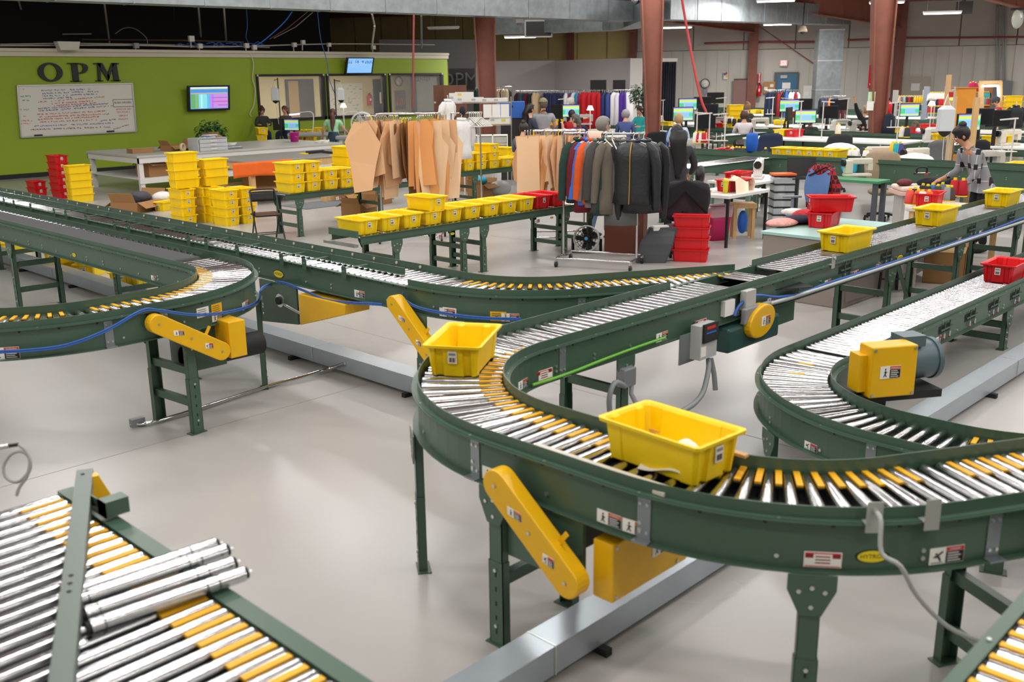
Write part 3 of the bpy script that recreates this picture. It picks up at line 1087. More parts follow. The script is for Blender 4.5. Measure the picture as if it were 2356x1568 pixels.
a, c = PD(1020, 157, 45.3), PD(1092, 157, 45.3)
z0 = PD(1060, 207, 45.3).z
b = MB(M('sign_grey', '77777b', .5))
b.prism([(0, z0), ((c-a).to_2d().length, z0), ((c-a).to_2d().length, c.z), (0, c.z)], (a.x, a.y, 0), (c.x-a.x, c.y-a.y, 0), (0, 0, 1), .05)
b.build('panel', t)
o = PD(1056, 184, 45.2)
lettering('sign_text', 'OPM', .85, M('sign_letter_silver', 'c9c9cb', .4), o, (c-a).to_2d().to_3d(), (0, 0, 1), t)
# ---------------------------------------------------------------- steel columns, rafters, ducts
def column(px0, px1, ptop0, pb0, pb1, d, label):
 """tapered I column; px0..px1 its edges at the top of the frame, pb0..pb1 low down"""
 base = PD((pb0+pb1)/2, 260, d)
 t = thing('steel_column', label, 'column', (base.x, base.y, 0))
 x = Vector((_r.x, _r.y, 0))
 n = Vector((-_f.x, -_f.y, 0)).normalized()
 def u(px, py):
  q = PD(px, py, d)
  return (Vector((q.x, q.y, 0))-Vector((base.x, base.y, 0))).dot(x), q.z
 l0, z0 = u(pb0, 260)
 l1, z1 = u(px0, 0)
 r0, _ = u(pb1, 260)
 r1, _ = u(px1, 0)
 def ext(a, b_, z):
  return a+(b_-a)*(z-z0)/(z1-z0)
 zt = roofz(base)-.1
 L = lambda z: ext(l0, l1, z)
 Rr = lambda z: ext(r0, r1, z)
 b = MB(RUST)
 o = Vector((base.x, base.y, 0))
 b.prism([(L(0), 0), (Rr(0), 0), (Rr(zt), zt), (L(zt), zt)], o, x, (0, 0, 1), .02)
 b.build('web', t)
 for f, s in ((L, 1), (Rr, -1)):
  b = MB(RUST)
  b.prism([(f(0)-s*.02, 0), (f(0)+s*.02, 0), (f(zt)+s*.02, zt), (f(zt)-s*.02, zt)], o-n*.13, x, (0, 0, 1), .28)
  b.build('flange', t)
 b = MB(RUST)
 b.prism([(L(0)-.05, 0), (Rr(0)+.05, 0), (Rr(0)+.05, .025), (L(0)-.05, .025)], o-n*.16, x, (0, 0, 1), .34)
 b.build('base_plate', t)
 return t, o, x, n, L, Rr
COL3 = column(1985, 2034, 0, 2004, 2035, 24.4, 'rust red steel column with a red extinguisher arrow sign and green paper')
COL1 = column(1467, 1514, 0, 1486, 1517, 26.0, 'rust red tapered steel column with a white conduit, right of the dark suits')
COL2 = column(1091, 1138, 40, 1106, 1141, 27.4, 'rust red tapered steel column behind the tall paper pattern rack')
for cc, pxs in ((COL1, ((1496, 0), (1497, 10), (1493, 22), (1497, 120), (1499, 290))), (COL3, ((2024, 0), (2023, 100), (2024, 300)))):
 b = MB(LGREY)
 b.tube([PD(px, py, depth(cc[1])-.14) for px, py in pxs], .022, 6)
 b.build('conduit', cc[0])
# wall columns and rafters
n = 23
for px, pt in ((1312, 70), (1456, 60), (1732, 52), (2067, 58)):
 q = PL(px, 150, WALL_O+WN*.2, WN)
 b = MB(RUST)
 b.bar((q.x, q.y, 0), (q.x, q.y, 5.5), .42 if px > 1700 else .32, .3, WN)
 struct(b.build('trim_%d' % n))
 n += 1
for (p, d0), (q, d1), hh in (((2070, 62), 44.5), ((1600, -8), 33), 1.1), (((1735, 74), 46), ((1440, 40), 40), .8), (((2500, 60), 40), ((2240, -10), 33), .9), (((1460, 72), 47), ((1000, 30), 38), .9):
 a, c = PD(p[0], p[1], d0), PD(q[0], q[1], d1)
 b = MB(RUST)
 ll = (c-a)
 b.bar(a+Vector((0, 0, hh/2)), c+Vector((0, 0, hh/2)), .03, hh)
 b.bar(a, c, .24, .04)
 b.bar(a+Vector((0, 0, hh)), c+Vector((0, 0, hh)), .24, .04)
 for k in range(1, 9):
  m_ = a.lerp(c, k/9)
  s_ = Vector((_f.x, _f.y, 0))*-.03
  b.bar(m_+s_, m_+s_+Vector((0, 0, hh))+ll.normalized()*.35, .02, .03)
 struct(b.build('trim_%d' % n))
 n += 1
def duct(name, label, pts, wd, ht, seam=1.5, cat='duct', group=None):
 pts = [Vector(p) for p in pts]
 t = thing(name, label, cat, pts[0], group)
 b = MB(GALV)
 rr = []
 for i, p in enumerate(pts):
  d = (pts[min(i+1, len(pts)-1)]-pts[max(i-1, 0)])
  d.z = 0
  d.normalize()
  s = Vector((-d.y, d.x, 0))*wd/2
  rr.append([p+s, p-s, p-s+Vector((0, 0, ht)), p+s+Vector((0, 0, ht))])
 b.rings(rr)
 b.build('duct_body', t)
 tot = sum((q-p).length for p, q in zip(pts, pts[1:]))
 s, i, acc = seam, 0, 0.
 for p, q in zip(pts, pts[1:]):
  L = (q-p).length
  while s < acc+L:
   m_ = p.lerp(q, (s-acc)/L)
   d = (q-p).normalized()
   b = MB(GALV)
   b.bar(m_-d*.015+Vector((0, 0, ht/2)), m_+d*.015+Vector((0, 0, ht/2)), wd+.02, ht+.02)
   b.build('seam', t)
   s += seam
  acc += L
 return t
zd = 3.98
da, db = P(54, 0, zd), P(1466, 51, zd)
dd = (db-da).normalized()
duct('air_duct', 'long rectangular galvanized air duct under the roof above the green wall', [da-dd*7, da, da.lerp(db, .5), db-dd*.5, db+dd*.6+Vector((0, 0, .1)), PD(1500, 44, 27.4), PD(1560, 47, 29)], .6, .56)
duct('air_duct', 'galvanized air duct running to the far wall beside the exit door', [PD(1512, 46, 27.8), PD(1700, 51, 34), PD(1935, 58, 42.6)], .8, .75, 2.2)
duct('air_duct', 'lower galvanized duct branch behind the tapered column', [PD(1100, 80, 33), PD(1250, 76, 32), PD(1400, 71, 30.5), PD(1450, 66, 29.5), PD(1500, 46, 28.3)], .6, .5, 1.8)
t = thing('duct_riser', 'tall galvanized duct riser standing right of the exit door', 'duct', PD(1912, 250, 43))
a, c = PD(1884, 100, 43), PD(1941, 100, 43)
L = (c-a).to_2d().length
x = (c-a).to_2d().to_3d().normalized()
nn = Vector((-_f.x, -_f.y, 0)).normalized()
for k, (z0, z1) in enumerate(((0, 1.75), (1.75, 3.0), (3.0, 4.3))):
 b = MB(GALV)
 b.prism([(0, z0), (L, z0), (L, z1-.02), (0, z1-.02)], Vector((a.x, a.y, 0))-nn*.55, x, (0, 0, 1), -.55) if False else b.prism([(0, z0), (L, z0), (L, z1-.02), (0, z1-.02)], Vector((a.x, a.y, 0))-nn*.6, x, (0, 0, 1), .6)
 b.m(ZINC)
 b.prism([(-.02, z1-.04), (L+.02, z1-.04), (L+.02, z1), (-.02, z1)], Vector((a.x, a.y, 0))-nn*.62, x, (0, 0, 1), .64)
 b.build('duct_section', t)
for px, py, d in ((1565, 24, 29.2), (1763, 36, 35.8), (1239, 66, 31.6)):
 q = PD(px, py, d)
 t = thing('air_vent', 'square air vent grille on the duct, %s' % {1565: 'right of the conduit column', 1763: 'nearest the exit door', 1239: 'left of the other two'}[px], 'vent', q)
 b = MB(LGREY)
 s = .45
 for a0, a1, c0, c1 in ((-s, s, -s*.6, -s*.5), (-s, s, s*.5, s*.6), (-s, -s*.9, -s*.6, s*.6), (s*.9, s, -s*.6, s*.6)):
  b.prism([(a0, c0), (a1, c0), (a1, c1), (a0, c1)], q, x, (0, 0, 1), .02)
 b.build('frame', t)
 b = MB(BLACK)
 b.prism([(-s*.9, -s*.5), (s*.9, -s*.5), (s*.9, s*.5), (-s*.9, s*.5)], q, x, (0, 0, 1), .008)
 b.build('grille', t)
# fluorescent fixtures
TUBE = M('lit_tube', 'f3ecff', .5, emit=14)
def fixture(c, along, L, label, lit=True, group='fluorescent fixtures under the roof'):
 c, along = Vector(c), Vector(along).normalized()
 t = thing('fluorescent_fixture', label, 'ceiling light', c, group)
 b = MB(WHITE)
 b.bar(c-along*L/2+Vector((0, 0, .05)), c+along*L/2+Vector((0, 0, .05)), .16, .06)
 b.build('housing', t)
 for s in (-.05, .05):
  sv = Vector((-along.y, along.x, 0))*s
  b = MB(TUBE if lit else WHITE)
  b.cyl(c-along*(L/2-.03)+sv, c+along*(L/2-.03)+sv, .018, n=8)
  b.build('tube', t)
 for s in (-.4, .4):
  q = c+along*(L*s)
  b = MB(GREY)
  b.cyl(q+Vector((0, 0, .08)), (q.x, q.y, roofz(q)), .006, n=5)
  b.build('hanger', t)
 if lit:
  lamp(c-Vector((0, 0, .06)), along, L, .15, 240)
 return t
for px, py, d, lab, lit in ((1785, 3, 32, 'lit fluorescent fixture at the top edge, nearest the sloped red rafter', 1), (1557, 64, 40, 'lit fluorescent fixture crossed by the red air hose', 1), (1789, 57, 42, 'lit fluorescent fixture below the duct, left of the dome camera', 1),
  (1197, 86, 36, 'lit fluorescent fixture glowing before the yellow wall', 1), (2168, 31, 34, 'lit fluorescent fixture hanging before the padded wall at right', 1), (2040, 7, 35, 'lit fluorescent fixture half hidden behind the column with the arrow sign', 1), (1020, 66, 36, 'unlit fluorescent fixture over the white partition', 0)):
 fixture(PD(px, py, d), WD, 1.24 if d < 35 or px == 1557 else 1.2, lab, bool(lit))
for k, (q, z) in enumerate(LAMPS):
 dv = depth((q.x, q.y, z))
 if dv < 3 or (q.y > 22.5 and q.x < 30):
  continue
 pr = (Vector((q.x, q.y, z))-EYE)
 py = CY-FPX*pr.dot(_u2)/dv
 px = CX+FPX*pr.dot(_r2)/dv
 if -100 < px < 2456 and py > -60:
  continue
# ---------------------------------------------------------------- totes
def proj(p):
 q = Vector(p)-EYE
 d = q.dot(_f)
 return CX+FPX*q.dot(_r2)/d, CY-FPX*q.dot(_u2)/d
def S(conv, sd, px, z):
 pp, fn = t_pp[conv.name]
 best = None
 for i in range(401):
  s = pp[-1][2]*i/400
  o, ax, n = fn(s, sd, .006, z)
  if depth(o) > .4 and n.dot(EYE-o) > 0:
   e = abs(proj(o)[0]-px)
   if best is None or e < best[0]:
    best = (e, s)
 return best[1]
def SP(conv, sd, px, py, u=.012, z=.84):
 pp, fn = t_pp[conv.name]
 for _ in range(4):
  s = S(conv, sd, px, z)
  o = fn(s, sd, u, z)[0]
  z += (proj(o)[1]-py)*depth(o)/FPX
 return fn(s, sd, u, z)[0]
def tote_mesh(mat):
 a, w, h = .235, .137, .172
 def outline(a, w, rec):
  q = []
  def side(pts):
   q.extend(pts)
  r = .015
  side([(a, -w+r), (a, -.098), (a-rec, -.09), (a-rec, -.058), (a, -.05), (a, .05), (a-rec, .058), (a-rec, .09), (a, .098), (a, w-r)])
  side([(a-r, w), (.15, w), (.145, w-rec*.35), (.0, w-rec*.35), (-.145, w-rec*.35), (-.15, w), (-a+r, w)])
  side([(-a, w-r), (-a, .098), (-a+rec, .09), (-a+rec, .058), (-a, .05), (-a, -.05), (-a+rec, -.058), (-a+rec, -.09), (-a, -.098), (-a, -w+r)])
  side([(-a+r, -w), (-.15, -w), (-.145, -w+rec*.35), (.0, -w+rec*.35), (.145, -w+rec*.35), (.15, -w), (a-r, -w)])
  return q
 def ring(da, rec, z):
  return [(x, y, z) for x, y in outline(a+da, w+da, rec)]
 b = MB(mat)
 b.rings([ring(-.018, .017, .0), ring(-.016, .017, .004), ring(-.001, .012, h-.02), ring(.004, .002, h-.016), ring(.019, .0, h-.015), ring(.021, .0, h-.001), ring(.017, .0, h), ring(.003, .0, h-.004), ring(-.004, .012, h-.014), ring(-.02, .017, .008)])
 return b.mesh('tote')
def label_mesh():
 b = MB(M('barcode_paper', 'f0e7dc', .7))
 b.box(-.2385, -.2345, -.024, .024, .075, .14)
 b.m(INK)
 x = -.017
 for k in range(7):
  t = (.002, .004, .003)[k % 3]
  b.box(-.2395, -.2385, x, x+t, .082, .106)
  x += .0052
 b.m(GREY)
 b.box(-.2395, -.2385, -.018, .018, .118, .13)
 return b.mesh('barcode_label')
TM = {'yellow': tote_mesh(YEL), 'red': tote_mesh(RED)}
LM = label_mesh()
TL, TW, TS = .515, .32, .15
def tote(col, x, y, z, rz, label, group=None, lab=True):
 o = link('tote', TM[col])
 tag(o, label, 'tote', group)
 o.location = (x, y, z)
 o.rotation_euler = (0, 0, rz)
 if lab:
  l = link('barcode_label', LM, o)
 return o
HP = math.pi/2
def stack(col, corner, ori, n, z0, desc, group=None, lab=True, jit=.008):
 """totes nested on one another; corner: the corner of the lowest rim nearest to us"""
 cx = corner[0]+(TW/2 if ori == 'Y' else TL/2)
 cy = corner[1]+(TL/2 if ori == 'Y' else TW/2)
 for i in range(n):
  pos = 'lowest' if i == 0 else 'topmost' if i == n-1 else ORD[i]+' up'
  tx = '%s tote, %s in the stack %s' % (col, pos, desc) if n > 1 else '%s tote %s' % (col, desc)
  tote(col, cx+random.uniform(-jit, jit), cy+random.uniform(-jit, jit), z0+TS*i, (HP if ori == 'Y' else 0)+random.uniform(-.03, .03), tx, group, lab)
# riding the conveyors
def avg(pts, z):
 q = [P(x, y, z) for x, y in pts]
 return sum((v for v in q), Vector())/len(q)
q = avg([(967.5, 797), (1101, 800.5), (1156, 743), (1037, 741)], 1.12)
tote('yellow', q.x, q.y, .951, R(32), 'yellow tote turning on the curve beside the slanted chain guard')
q = avg([(1385, 968), (1608, 1035), (1703, 970), (1487, 925)], 1.12)
tote('yellow', q.x, q.y, .951, R(86), 'large looking yellow tote in the foreground with white cloth inside')
wc = q
b = MB(M('white_cloth', 'efe9e0', .9))
def cl(u, v):
 return (wc.x-.04+(u-.5)*.19, wc.y-.07+(v-.5)*.26, .965+.12*math.exp(-((u-.5)**2*9+(v-.35)**2*7))+.012*math.sin(u*9+v*5))
b.sheet(cl, 14, 14)
tag(b.build('folded_cloth', solid=.004), 'white folded cloth lying in the foreground yellow tote', 'cloth')
for i, (pts, d) in enumerate((([(1862, 531), (1920, 541), (1992, 519), (1930, 512)], 'nearest to us of three riding the long straight conveyor'), ([(2074.8, 477), (2136.8, 483), (2183.5, 469.6), (2124, 464)], 'in the middle of three riding the long straight conveyor'), ([(2237, 438), (2292, 443), (2332, 432), (2277, 428)], 'farthest of three riding the long straight conveyor'))):
 q = avg(pts, 1.12)
 tote('yellow', q.x, YA+.01, .951, R(-2+i*2), 'yellow tote '+d)
tote('red', 9.76, 3.0, .556, R(2), 'red tote on the low conveyor at the right edge')
# bench rows
BZ = .70
YB = 9.08
for i in range(11):
 col = 'yellow' if i < 9 else 'red'
 lab = '%s tote on the nearer roller bench, %s' % (col, ('%s from its left end' % ORD[i]) if i < 9 else ('left one of the two red ones' if i == 9 else 'rightmost of the row'))
 tote(col, 7.03+i*.336, YB+.275, BZ, HP+random.uniform(-.02, .02), lab, 'totes in a row on the nearer roller bench')
tote('yellow', 7.03+3.15*.336, YB+.25, BZ+.17, HP, 'yellow tote standing on top of the row on the nearer roller bench')
YB2 = 13.42
def xat(px, py, y):
 return PY(px, py, y).x
cols2 = [(672, 3), (710, 3), (750, 2), (789, 2), (826, 1)]
for i, (px, n) in enumerate(cols2):
 x0 = xat(px, 425, YB2)
 stack('yellow', (x0-.02, YB2), 'Y', n, BZ, 'in the %s column on the middle bench' % ORD[i], 'totes on the middle bench')
x0 = xat(797, 400, YB2+.55)
stack('yellow', (x0, YB2+.5), 'Y', 4, BZ, 'left of the paper patterns, behind the middle bench', 'totes on the middle bench')
x0 = xat(700, 400, YB2+.55)
YB3 = 14.0
cols3 = [(1038, 3), (1069, 2), (1098, 2), (1127, 3), (1158, 1), (1186, 1)]
for i, (px, n) in enumerate(cols3):
 x0 = xat(px, 372-i*3, YB3)
 stack('yellow', (x0, YB3), 'Y', n, BZ, '%s column of the bench behind the patterns' % ORD[i], 'totes on the bench behind the patterns')
x0 = xat(1165, 340, YB3+.6)
stack('yellow', (x0, YB3+.55), 'Y', 2, BZ, 'behind the last column of the bench behind the patterns')
# stacks on the floor
c = P(521, 522)
stack('yellow', (c.x, c.y), 'Y', 4, 0, 'nearest to the folding chair', 'totes of the big floor cluster')
stack('yellow', (c.x+.36, c.y+.05), 'Y', 4, 0, 'behind the folding chair', 'totes of the big floor cluster')
stack('yellow', (c.x+.05, c.y+.6), 'Y', 4, 0, 'at the back of the floor cluster', 'totes of the big floor cluster')
c1 = P(422, 519)
stack('yellow', (c1.x, c1.y), 'Y', 4, 0, 'at the left front of the floor cluster', 'totes of the big floor cluster')
stack('yellow', (c1.x+.42, c1.y+.02), 'Y', 4, 0, 'in the middle of the floor cluster', 'totes of the big floor cluster')
stack('yellow', (c1.x+.0, c1.y+.16), 'X', 4, .62, 'laid crosswise over the left front stack', 'totes of the big floor cluster', False)
stack('yellow', (c1.x+.58, c1.y+.16), 'X', 3, .62, 'laid crosswise over the middle stack', 'totes of the big floor cluster', False)
stack('yellow', (c1.x+.42, c1.y+.55), 'X', 5, .62-.62, 'standing behind the crosswise ones', 'totes of the big floor cluster')
c = P(137, 458)
stack('red', (c.x, c.y), 'Y', 6, 0, 'before the green wall, six high', 'red totes by the green wall')
c = P(172, 467)
stack('yellow', (c.x-.05, c.y), 'X', 5, 0, 'beside the tall red stack', 'yellow totes by the green wall', False)
c = P(80, 452)
stack('red', (c.x, c.y), 'Y', 2, 0, 'low at the left of the tall red one', 'red totes by the green wall')
# red stack near the grey bag and red totes on the cabinet
c = P(1594, 604)
for i in range(4):
 tote('red', c.x+.12, c.y+.12, TS*i, R(118+i*.6), 'red tote, %s of the stack beside the dark grey bag' % ('lowest', 'second from the bottom', 'third from the bottom', 'topmost')[i], 'red totes beside the grey bag')
c = P(1905, 520, .75)
tote('red', c.x, c.y+.05, .755, R(12), 'red tote lower one on the grey cabinet, its white label towards us')
tote('red', c.x+.06, c.y+.02, .92, R(118+180+12), 'red tote upper one on the grey cabinet, set crosswise')
for i, (px, py) in enumerate(((30, 572), (155, 618), (215, 622), (285, 640), (330, 645))):
 c = P(px, py+8)
 tote('yellow', c.x, c.y, 0, R(20*i), 'yellow tote on the floor under the belt conveyor, %s from the left' % ORD[i], 'totes under the belt conveyor')
 if 0 < i < 3:
  tote('yellow', c.x, c.y, TS, R(20*i), 'yellow tote on top of the %s one from the left under the belt conveyor' % ORD[i], 'totes under the belt conveyor')
for i, (px, py) in enumerate(((725, 730), (640, 735))):
 pass
# ---------------------------------------------------------------- floor trunking, pipe
def wireway(label, x0, x1, y0, y1, z0=.035, z1=.165):
 t = thing('cable_trunking', label, 'cable trunking', (x0, y0, 0))
 b = MB(M('trunking_grey', 'a9b2bb', .28, .35, .06, 4))
 b.box(x0, x1, y0, y1, z0, z1)
 b.build('trough', t)
 b = MB(M('trunking_lid', 'b9c3cb', .25, .4, .05, 4))
 b.box(x0, x1, y0-.004, y1+.004, z1, z1+.006)
 b.build('lid', t)
 along_x = x1-x0 > y1-y0
 b = MB(DARK)
 n = int(max(x1-x0, y1-y0)/1.6)
 for k in range(n):
  if along_x:
   x = x0+.6+k*1.6
   b.box(x-.02, x+.02, y0-.05, y1+.05, 0, z0)
  else:
   y = y0+.6+k*1.6
   b.box(x0-.05, x1+.05, y-.02, y+.02, 0, z0)
 b.build('strut', t)
 for k in range(1, n+1):
  b = MB(ZINC)
  if along_x:
   x = x0+k*1.9
   b.box(x-.004, x+.004, y0-.006, y1+.006, z0, z1+.008)
  else:
   y = y0+k*1.9
   b.box(x0-.006, x1+.006, y-.004, y+.004, z0, z1+.008)
  b.build('joint_strip', t)
yn = P(1336, 1451, .165).y
yf = P(1364, 1369.5, .165).y
wireway('long grey steel cable trunking on the floor, running under the foreground curve to the right', .8, 13.0, yn, yf)
xn = P(780, 817.6, .165).x
wireway('grey steel cable trunking on the floor, running under the left conveyors', xn, xn+.19, 5.2, 20)
t = thing('floor_conduit', 'thin steel conduit lying on the floor between the left legs', 'conduit', P(370, 968))
b = MB(CHROME)
b.tube([P(300, 975, .02), P(370, 966, .02), P(610, 890, .02), P(700, 865, .03), P(765, 845, .05), P(793, 835, .12)], .014, 8)
b.build('pipe', t)
b = MB(GREY)
b.cb(P(316, 970, .03), .1, .05, .06)
b.build('junction_box', t)
# ---------------------------------------------------------------- drives
X1 = Vector((1, 0, 0))
def onx(px, py, x):
 return PL(px, py, (x, 0, 0), X1)
def ony(px, py, y):
 return PY(px, py, y)
g = chain_guard(A2, None, (-1, 0, 0), onx(1137, 1117, 2.63), onx(1299, 1341, 2.63), .068, .075)
g = chain_guard(B2, None, (-1, 0, 0), onx(901, 699, 4.5), onx(981, 815, 4.5), .062, .09)
g = chain_guard(C2, None, (0, -1, 0), ony(366, 746, 6.18), ony(512, 808, 6.18), .066, .08)
def boxpart(name, parent, x0, x1, y0, y1, z0, z1, mat, bevel=.006):
 b = MB(mat)
 b.box(x0, x1, y0, y1, z0, z1)
 return b.build(name, parent, bevel=bevel)
# motor cover under the foreground curve
n0 = onx(1411, 1255, 2.76)
n1 = onx(1411, 1390, 2.76)
yy = n0.y
far = PY(1580, 1288, yy)
nl = onx(1364, 1305, 2.76)
mc = boxpart('motor_cover', A3, 2.76, min(far.x, 3.4), yy, nl.y, n1.z, n0.z, YELD)
sticker(mc, (2.76+(min(far.x, 3.4)-2.76)*.62, yy-.001, (n0.z+n1.z)/2+.01), (1, 0, 0), (0, 0, 1), .12, .07, 0, True)
b = MB(ZINC)
for xx in (2.78, 3.2):
 for zz in (n1.z+.02, n0.z-.02):
  b.cyl((xx, yy-.006, zz), (xx, yy, zz), .008, n=8)
b.build('screw', mc)
b = MB(GREEN)
b.box(2.76, 2.78, onx(1345, 1250, 2.77).y, 2.72, .45, .75)
b.build('mounting_plate', A2)
b = MB(DARK)
b.cyl((2.8, 2.55, .6), (3.3, 2.55, .6), .09, n=20)
b.box(2.8, 3.2, 2.45, 2.68, .5, .7)
b.build('gear_motor', A2)
# left curve: gear box and its yellow cover
a0, a1 = PY(525, 742, 6.2), PY(570, 816, 6.2)
mc = boxpart('motor_cover', C2, a0.x, a1.x, 6.2, 6.42, a1.z, a0.z, YELD)
b = MB(GREEN)
a0, a1 = PY(400, 745, 6.4), PY(522, 830, 6.4)
b.box(a0.x+.1, a1.x, 6.4, 6.7, .42, .72)
b.m(DARK)
b.cyl((a0.x+.1, 6.5, .5), (a1.x+.35, 6.5, .5), .09, n=18)
b.build('gear_motor', C2)
# drive under the long left conveyor: green side plate, pulley, pointed yellow cover
a0, a1 = onx(603, 672, 4.6), onx(690, 730, 4.6)
b = MB(GREEN)
b.prism([(0, a1.z-.12), (a0.y-a1.y, a1.z-.06), (a0.y-a1.y, .75), (0, .75)], (4.6, a0.y, 0), (0, -1, 0), (0, 0, 1), .02)
b.m(ZINC)
b.cyl((4.57, a0.y-.32, .6), (4.6, a0.y-.32, .6), .06, n=16)
b.m(DARK)
b.cyl((4.55, a0.y-.32, .6), (4.6, a0.y-.32, .6), .035, n=16)
b.build('drive_plate', B1)
b = MB(ZINC)
b.cyl((4.58, a0.y-.38, .57), (4.58, a0.y-.62, .53), .014, n=8)
b.build('tension_rod', B1)
q0, q1, q2, q3 = onx(686, 676, 4.55), onx(686, 746, 4.55), onx(788, 722, 4.55), onx(788, 700, 4.55)
b = MB(YELD)
b.prism([(0, q1.z), (q1.y-q2.y, q2.z), (q1.y-q3.y, q3.z), (0, q0.z)], (4.55, q0.y, 0), (0, -1, 0), (0, 0, 1), -.25)
mc = b.build('motor_cover', B1, bevel=.005)
# drive on the long straight conveyor: rounded yellow belt guard and green gear housing
yq = 3.5
c = PY(1757, 738, yq)
b = MB(YELD)
poly = [(.17*math.cos(a*.2618)*(1.08 if math.cos(a*.2618) < 0 else 1), .115*math.sin(a*.2618)) for a in range(24)]
b.prism(poly, (c.x, yq, c.z), (1, 0, .25), (-.25, 0, 1), .09) if False else b.prism(poly, (c.x, yq+.09, c.z), (1, 0, .22), (-.22, 0, 1), .09)
mc = b.build('belt_guard', A1, bevel=.01)
sticker(mc, (c.x+.03, yq-.001, c.z), (1, 0, 0), (0, 0, 1), .12, .07, 0)
b = MB(M('teal_motor_paint', '2c4f4b', .4))
c0, c1 = PY(1650, 745, 3.65), PY(1725, 775, 3.65)
b.box(c0.x, c1.x+.25, 3.55, 3.95, c1.z-.02, .72)
b.build('gear_motor', A1, bevel=.02)
b = MB(GREEN)
c0, c1 = PY(1715, 690, 3.66), PY(1826, 735, 3.66)
b.box(c0.x, c1.x, 3.66, 3.68, c1.z, .78)
b.build('drive_plate', A1)
# conduit and blue cable strapped along the lower edge
b = MB(M('light_conduit', 'c3c8c9', .4, .4))
pts = [PY(x, y, 3.58) for x, y in ((1740, 705), (1800, 690), (1900, 658.5), (2356, 508.7))]
b.tube(pts+[pts[-1]+(pts[-1]-pts[-2]).normalized()*.8], .017, 8)
b.build('conduit', A1)
b = MB(M('blue_cable_sheath', '2f62b5', .5))
b.tube([PY(x, y, 3.585) for x, y in ((1690, 727), (1703, 700), (1740, 679), (1790, 683), (1850, 672), (1900, 652), (1970, 630), (2100, 588), (2250, 540), (2356, 500))], .011, 6)
b.build('blue_cable', A1)
b = MB(LGREY)
for c0, c1, yy2 in (((1718, 671), (1738, 708), 3.56), ((1669, 694), (1690, 722), 3.6)):
 a0, a1 = PY(c0[0], c0[1], yy2), PY(c1[0], c1[1], yy2)
 b = MB(LGREY if c0[0] > 1700 else PAPER)
 b.box(a0.x, a1.x, yy2, yy2+.05, a1.z, a0.z)
 b.build('junction_box' if c0[0] > 1700 else 'paper_tag', A1)
a0, a1 = PY(1716, 712, 3.53), PY(1775, 722, 3.53)
b = MB(GREY)
b.box(a0.x, a1.x, 3.53, 3.57, a1.z-.02, a0.z)
b.build('conduit_fitting', A1, bevel=.01)
# accumulation windows with springs on the near side frame
def spring_windows(conv, s_list, zt, big=True):
 pp, fn = t_pp[conv.name]
 for s in s_list:
  o, ax, n = fn(s, 1, .0066, zt-.085)
  b = MB(DARK)
  b.prism([(-.12, -.03), (.12, -.03), (.12, .035), (-.12, .035)], o, ax, (0, 0, 1), .001)
  b.m(GREEN)
  b.bar(o+n*.01-ax*.1+Vector((0, 0, .002)), o+n*.01+ax*.16+Vector((0, 0, .002)), .012, .012)
  for k in (-.03, .08):
   b.m(GREEN)
   b.bar(o+ax*k+n*.012+Vector((0, 0, -.02)), o+ax*k+n*.012+Vector((0, 0, .07)), .008, .008)
   b.m(ZINC)
   b.cyl(o+ax*k+n*.014+Vector((0, 0, -.03)), o+ax*k+n*.014+Vector((0, 0, -.07)), .009, n=6)
   b.m(RED)
   b.cyl(o+ax*k+n*.014+Vector((0, 0, -.07)), o+ax*k+n*.014+Vector((0, 0, -.082)), .007, n=6)
  b.build('spring_latch', conv)
spring_windows(A1, [15.5-x for x in (7.75, 8.55, 9.1, 9.65, 10.6, 11.2, 11.8, 12.5, 13.2, 14)], .95)
spring_windows(E1, [14.5-x for x in (6.75, 7.3, 7.85, 8.4, 8.95, 9.5, 10.05, 10.6)], .555)
# splice plates
for conv, sd, px, z in ((A3, -1, 1484, .84), (A2, -1, 1095, .84), (A3, -1, 2285, .84), (A2, 1, 1293, .84), (E2, -1, 2000, .45), (C2, 1, 252, .84), (B2, -1, 1338, .84), (C2, 1, 378, .84)):
 pp, fn = t_pp[conv.name]
 s = S(conv, sd, px, z)
 o, ax, n = fn(s, sd, .0065, (.845 if z > .6 else .455))
 b = MB(GALV)
 b.prism([(-.028, -.085), (.028, -.085), (.028, .085), (-.028, .085)], o, ax, (0, 0, 1), .004)
 b.prism([(-.035, -.09), (.035, -.09), (.035, -.084), (-.035, -.084)], o, ax, (0, 0, 1), .04)
 b.m(ZINC)
 for u in (-.015, .015):
  for v in (-.055, .06):
   q = o+ax*u+Vector((0, 0, v))+n*.004
   b.cyl(q, q+n*.006, .007, n=6)
 b.build('splice_plate', conv)
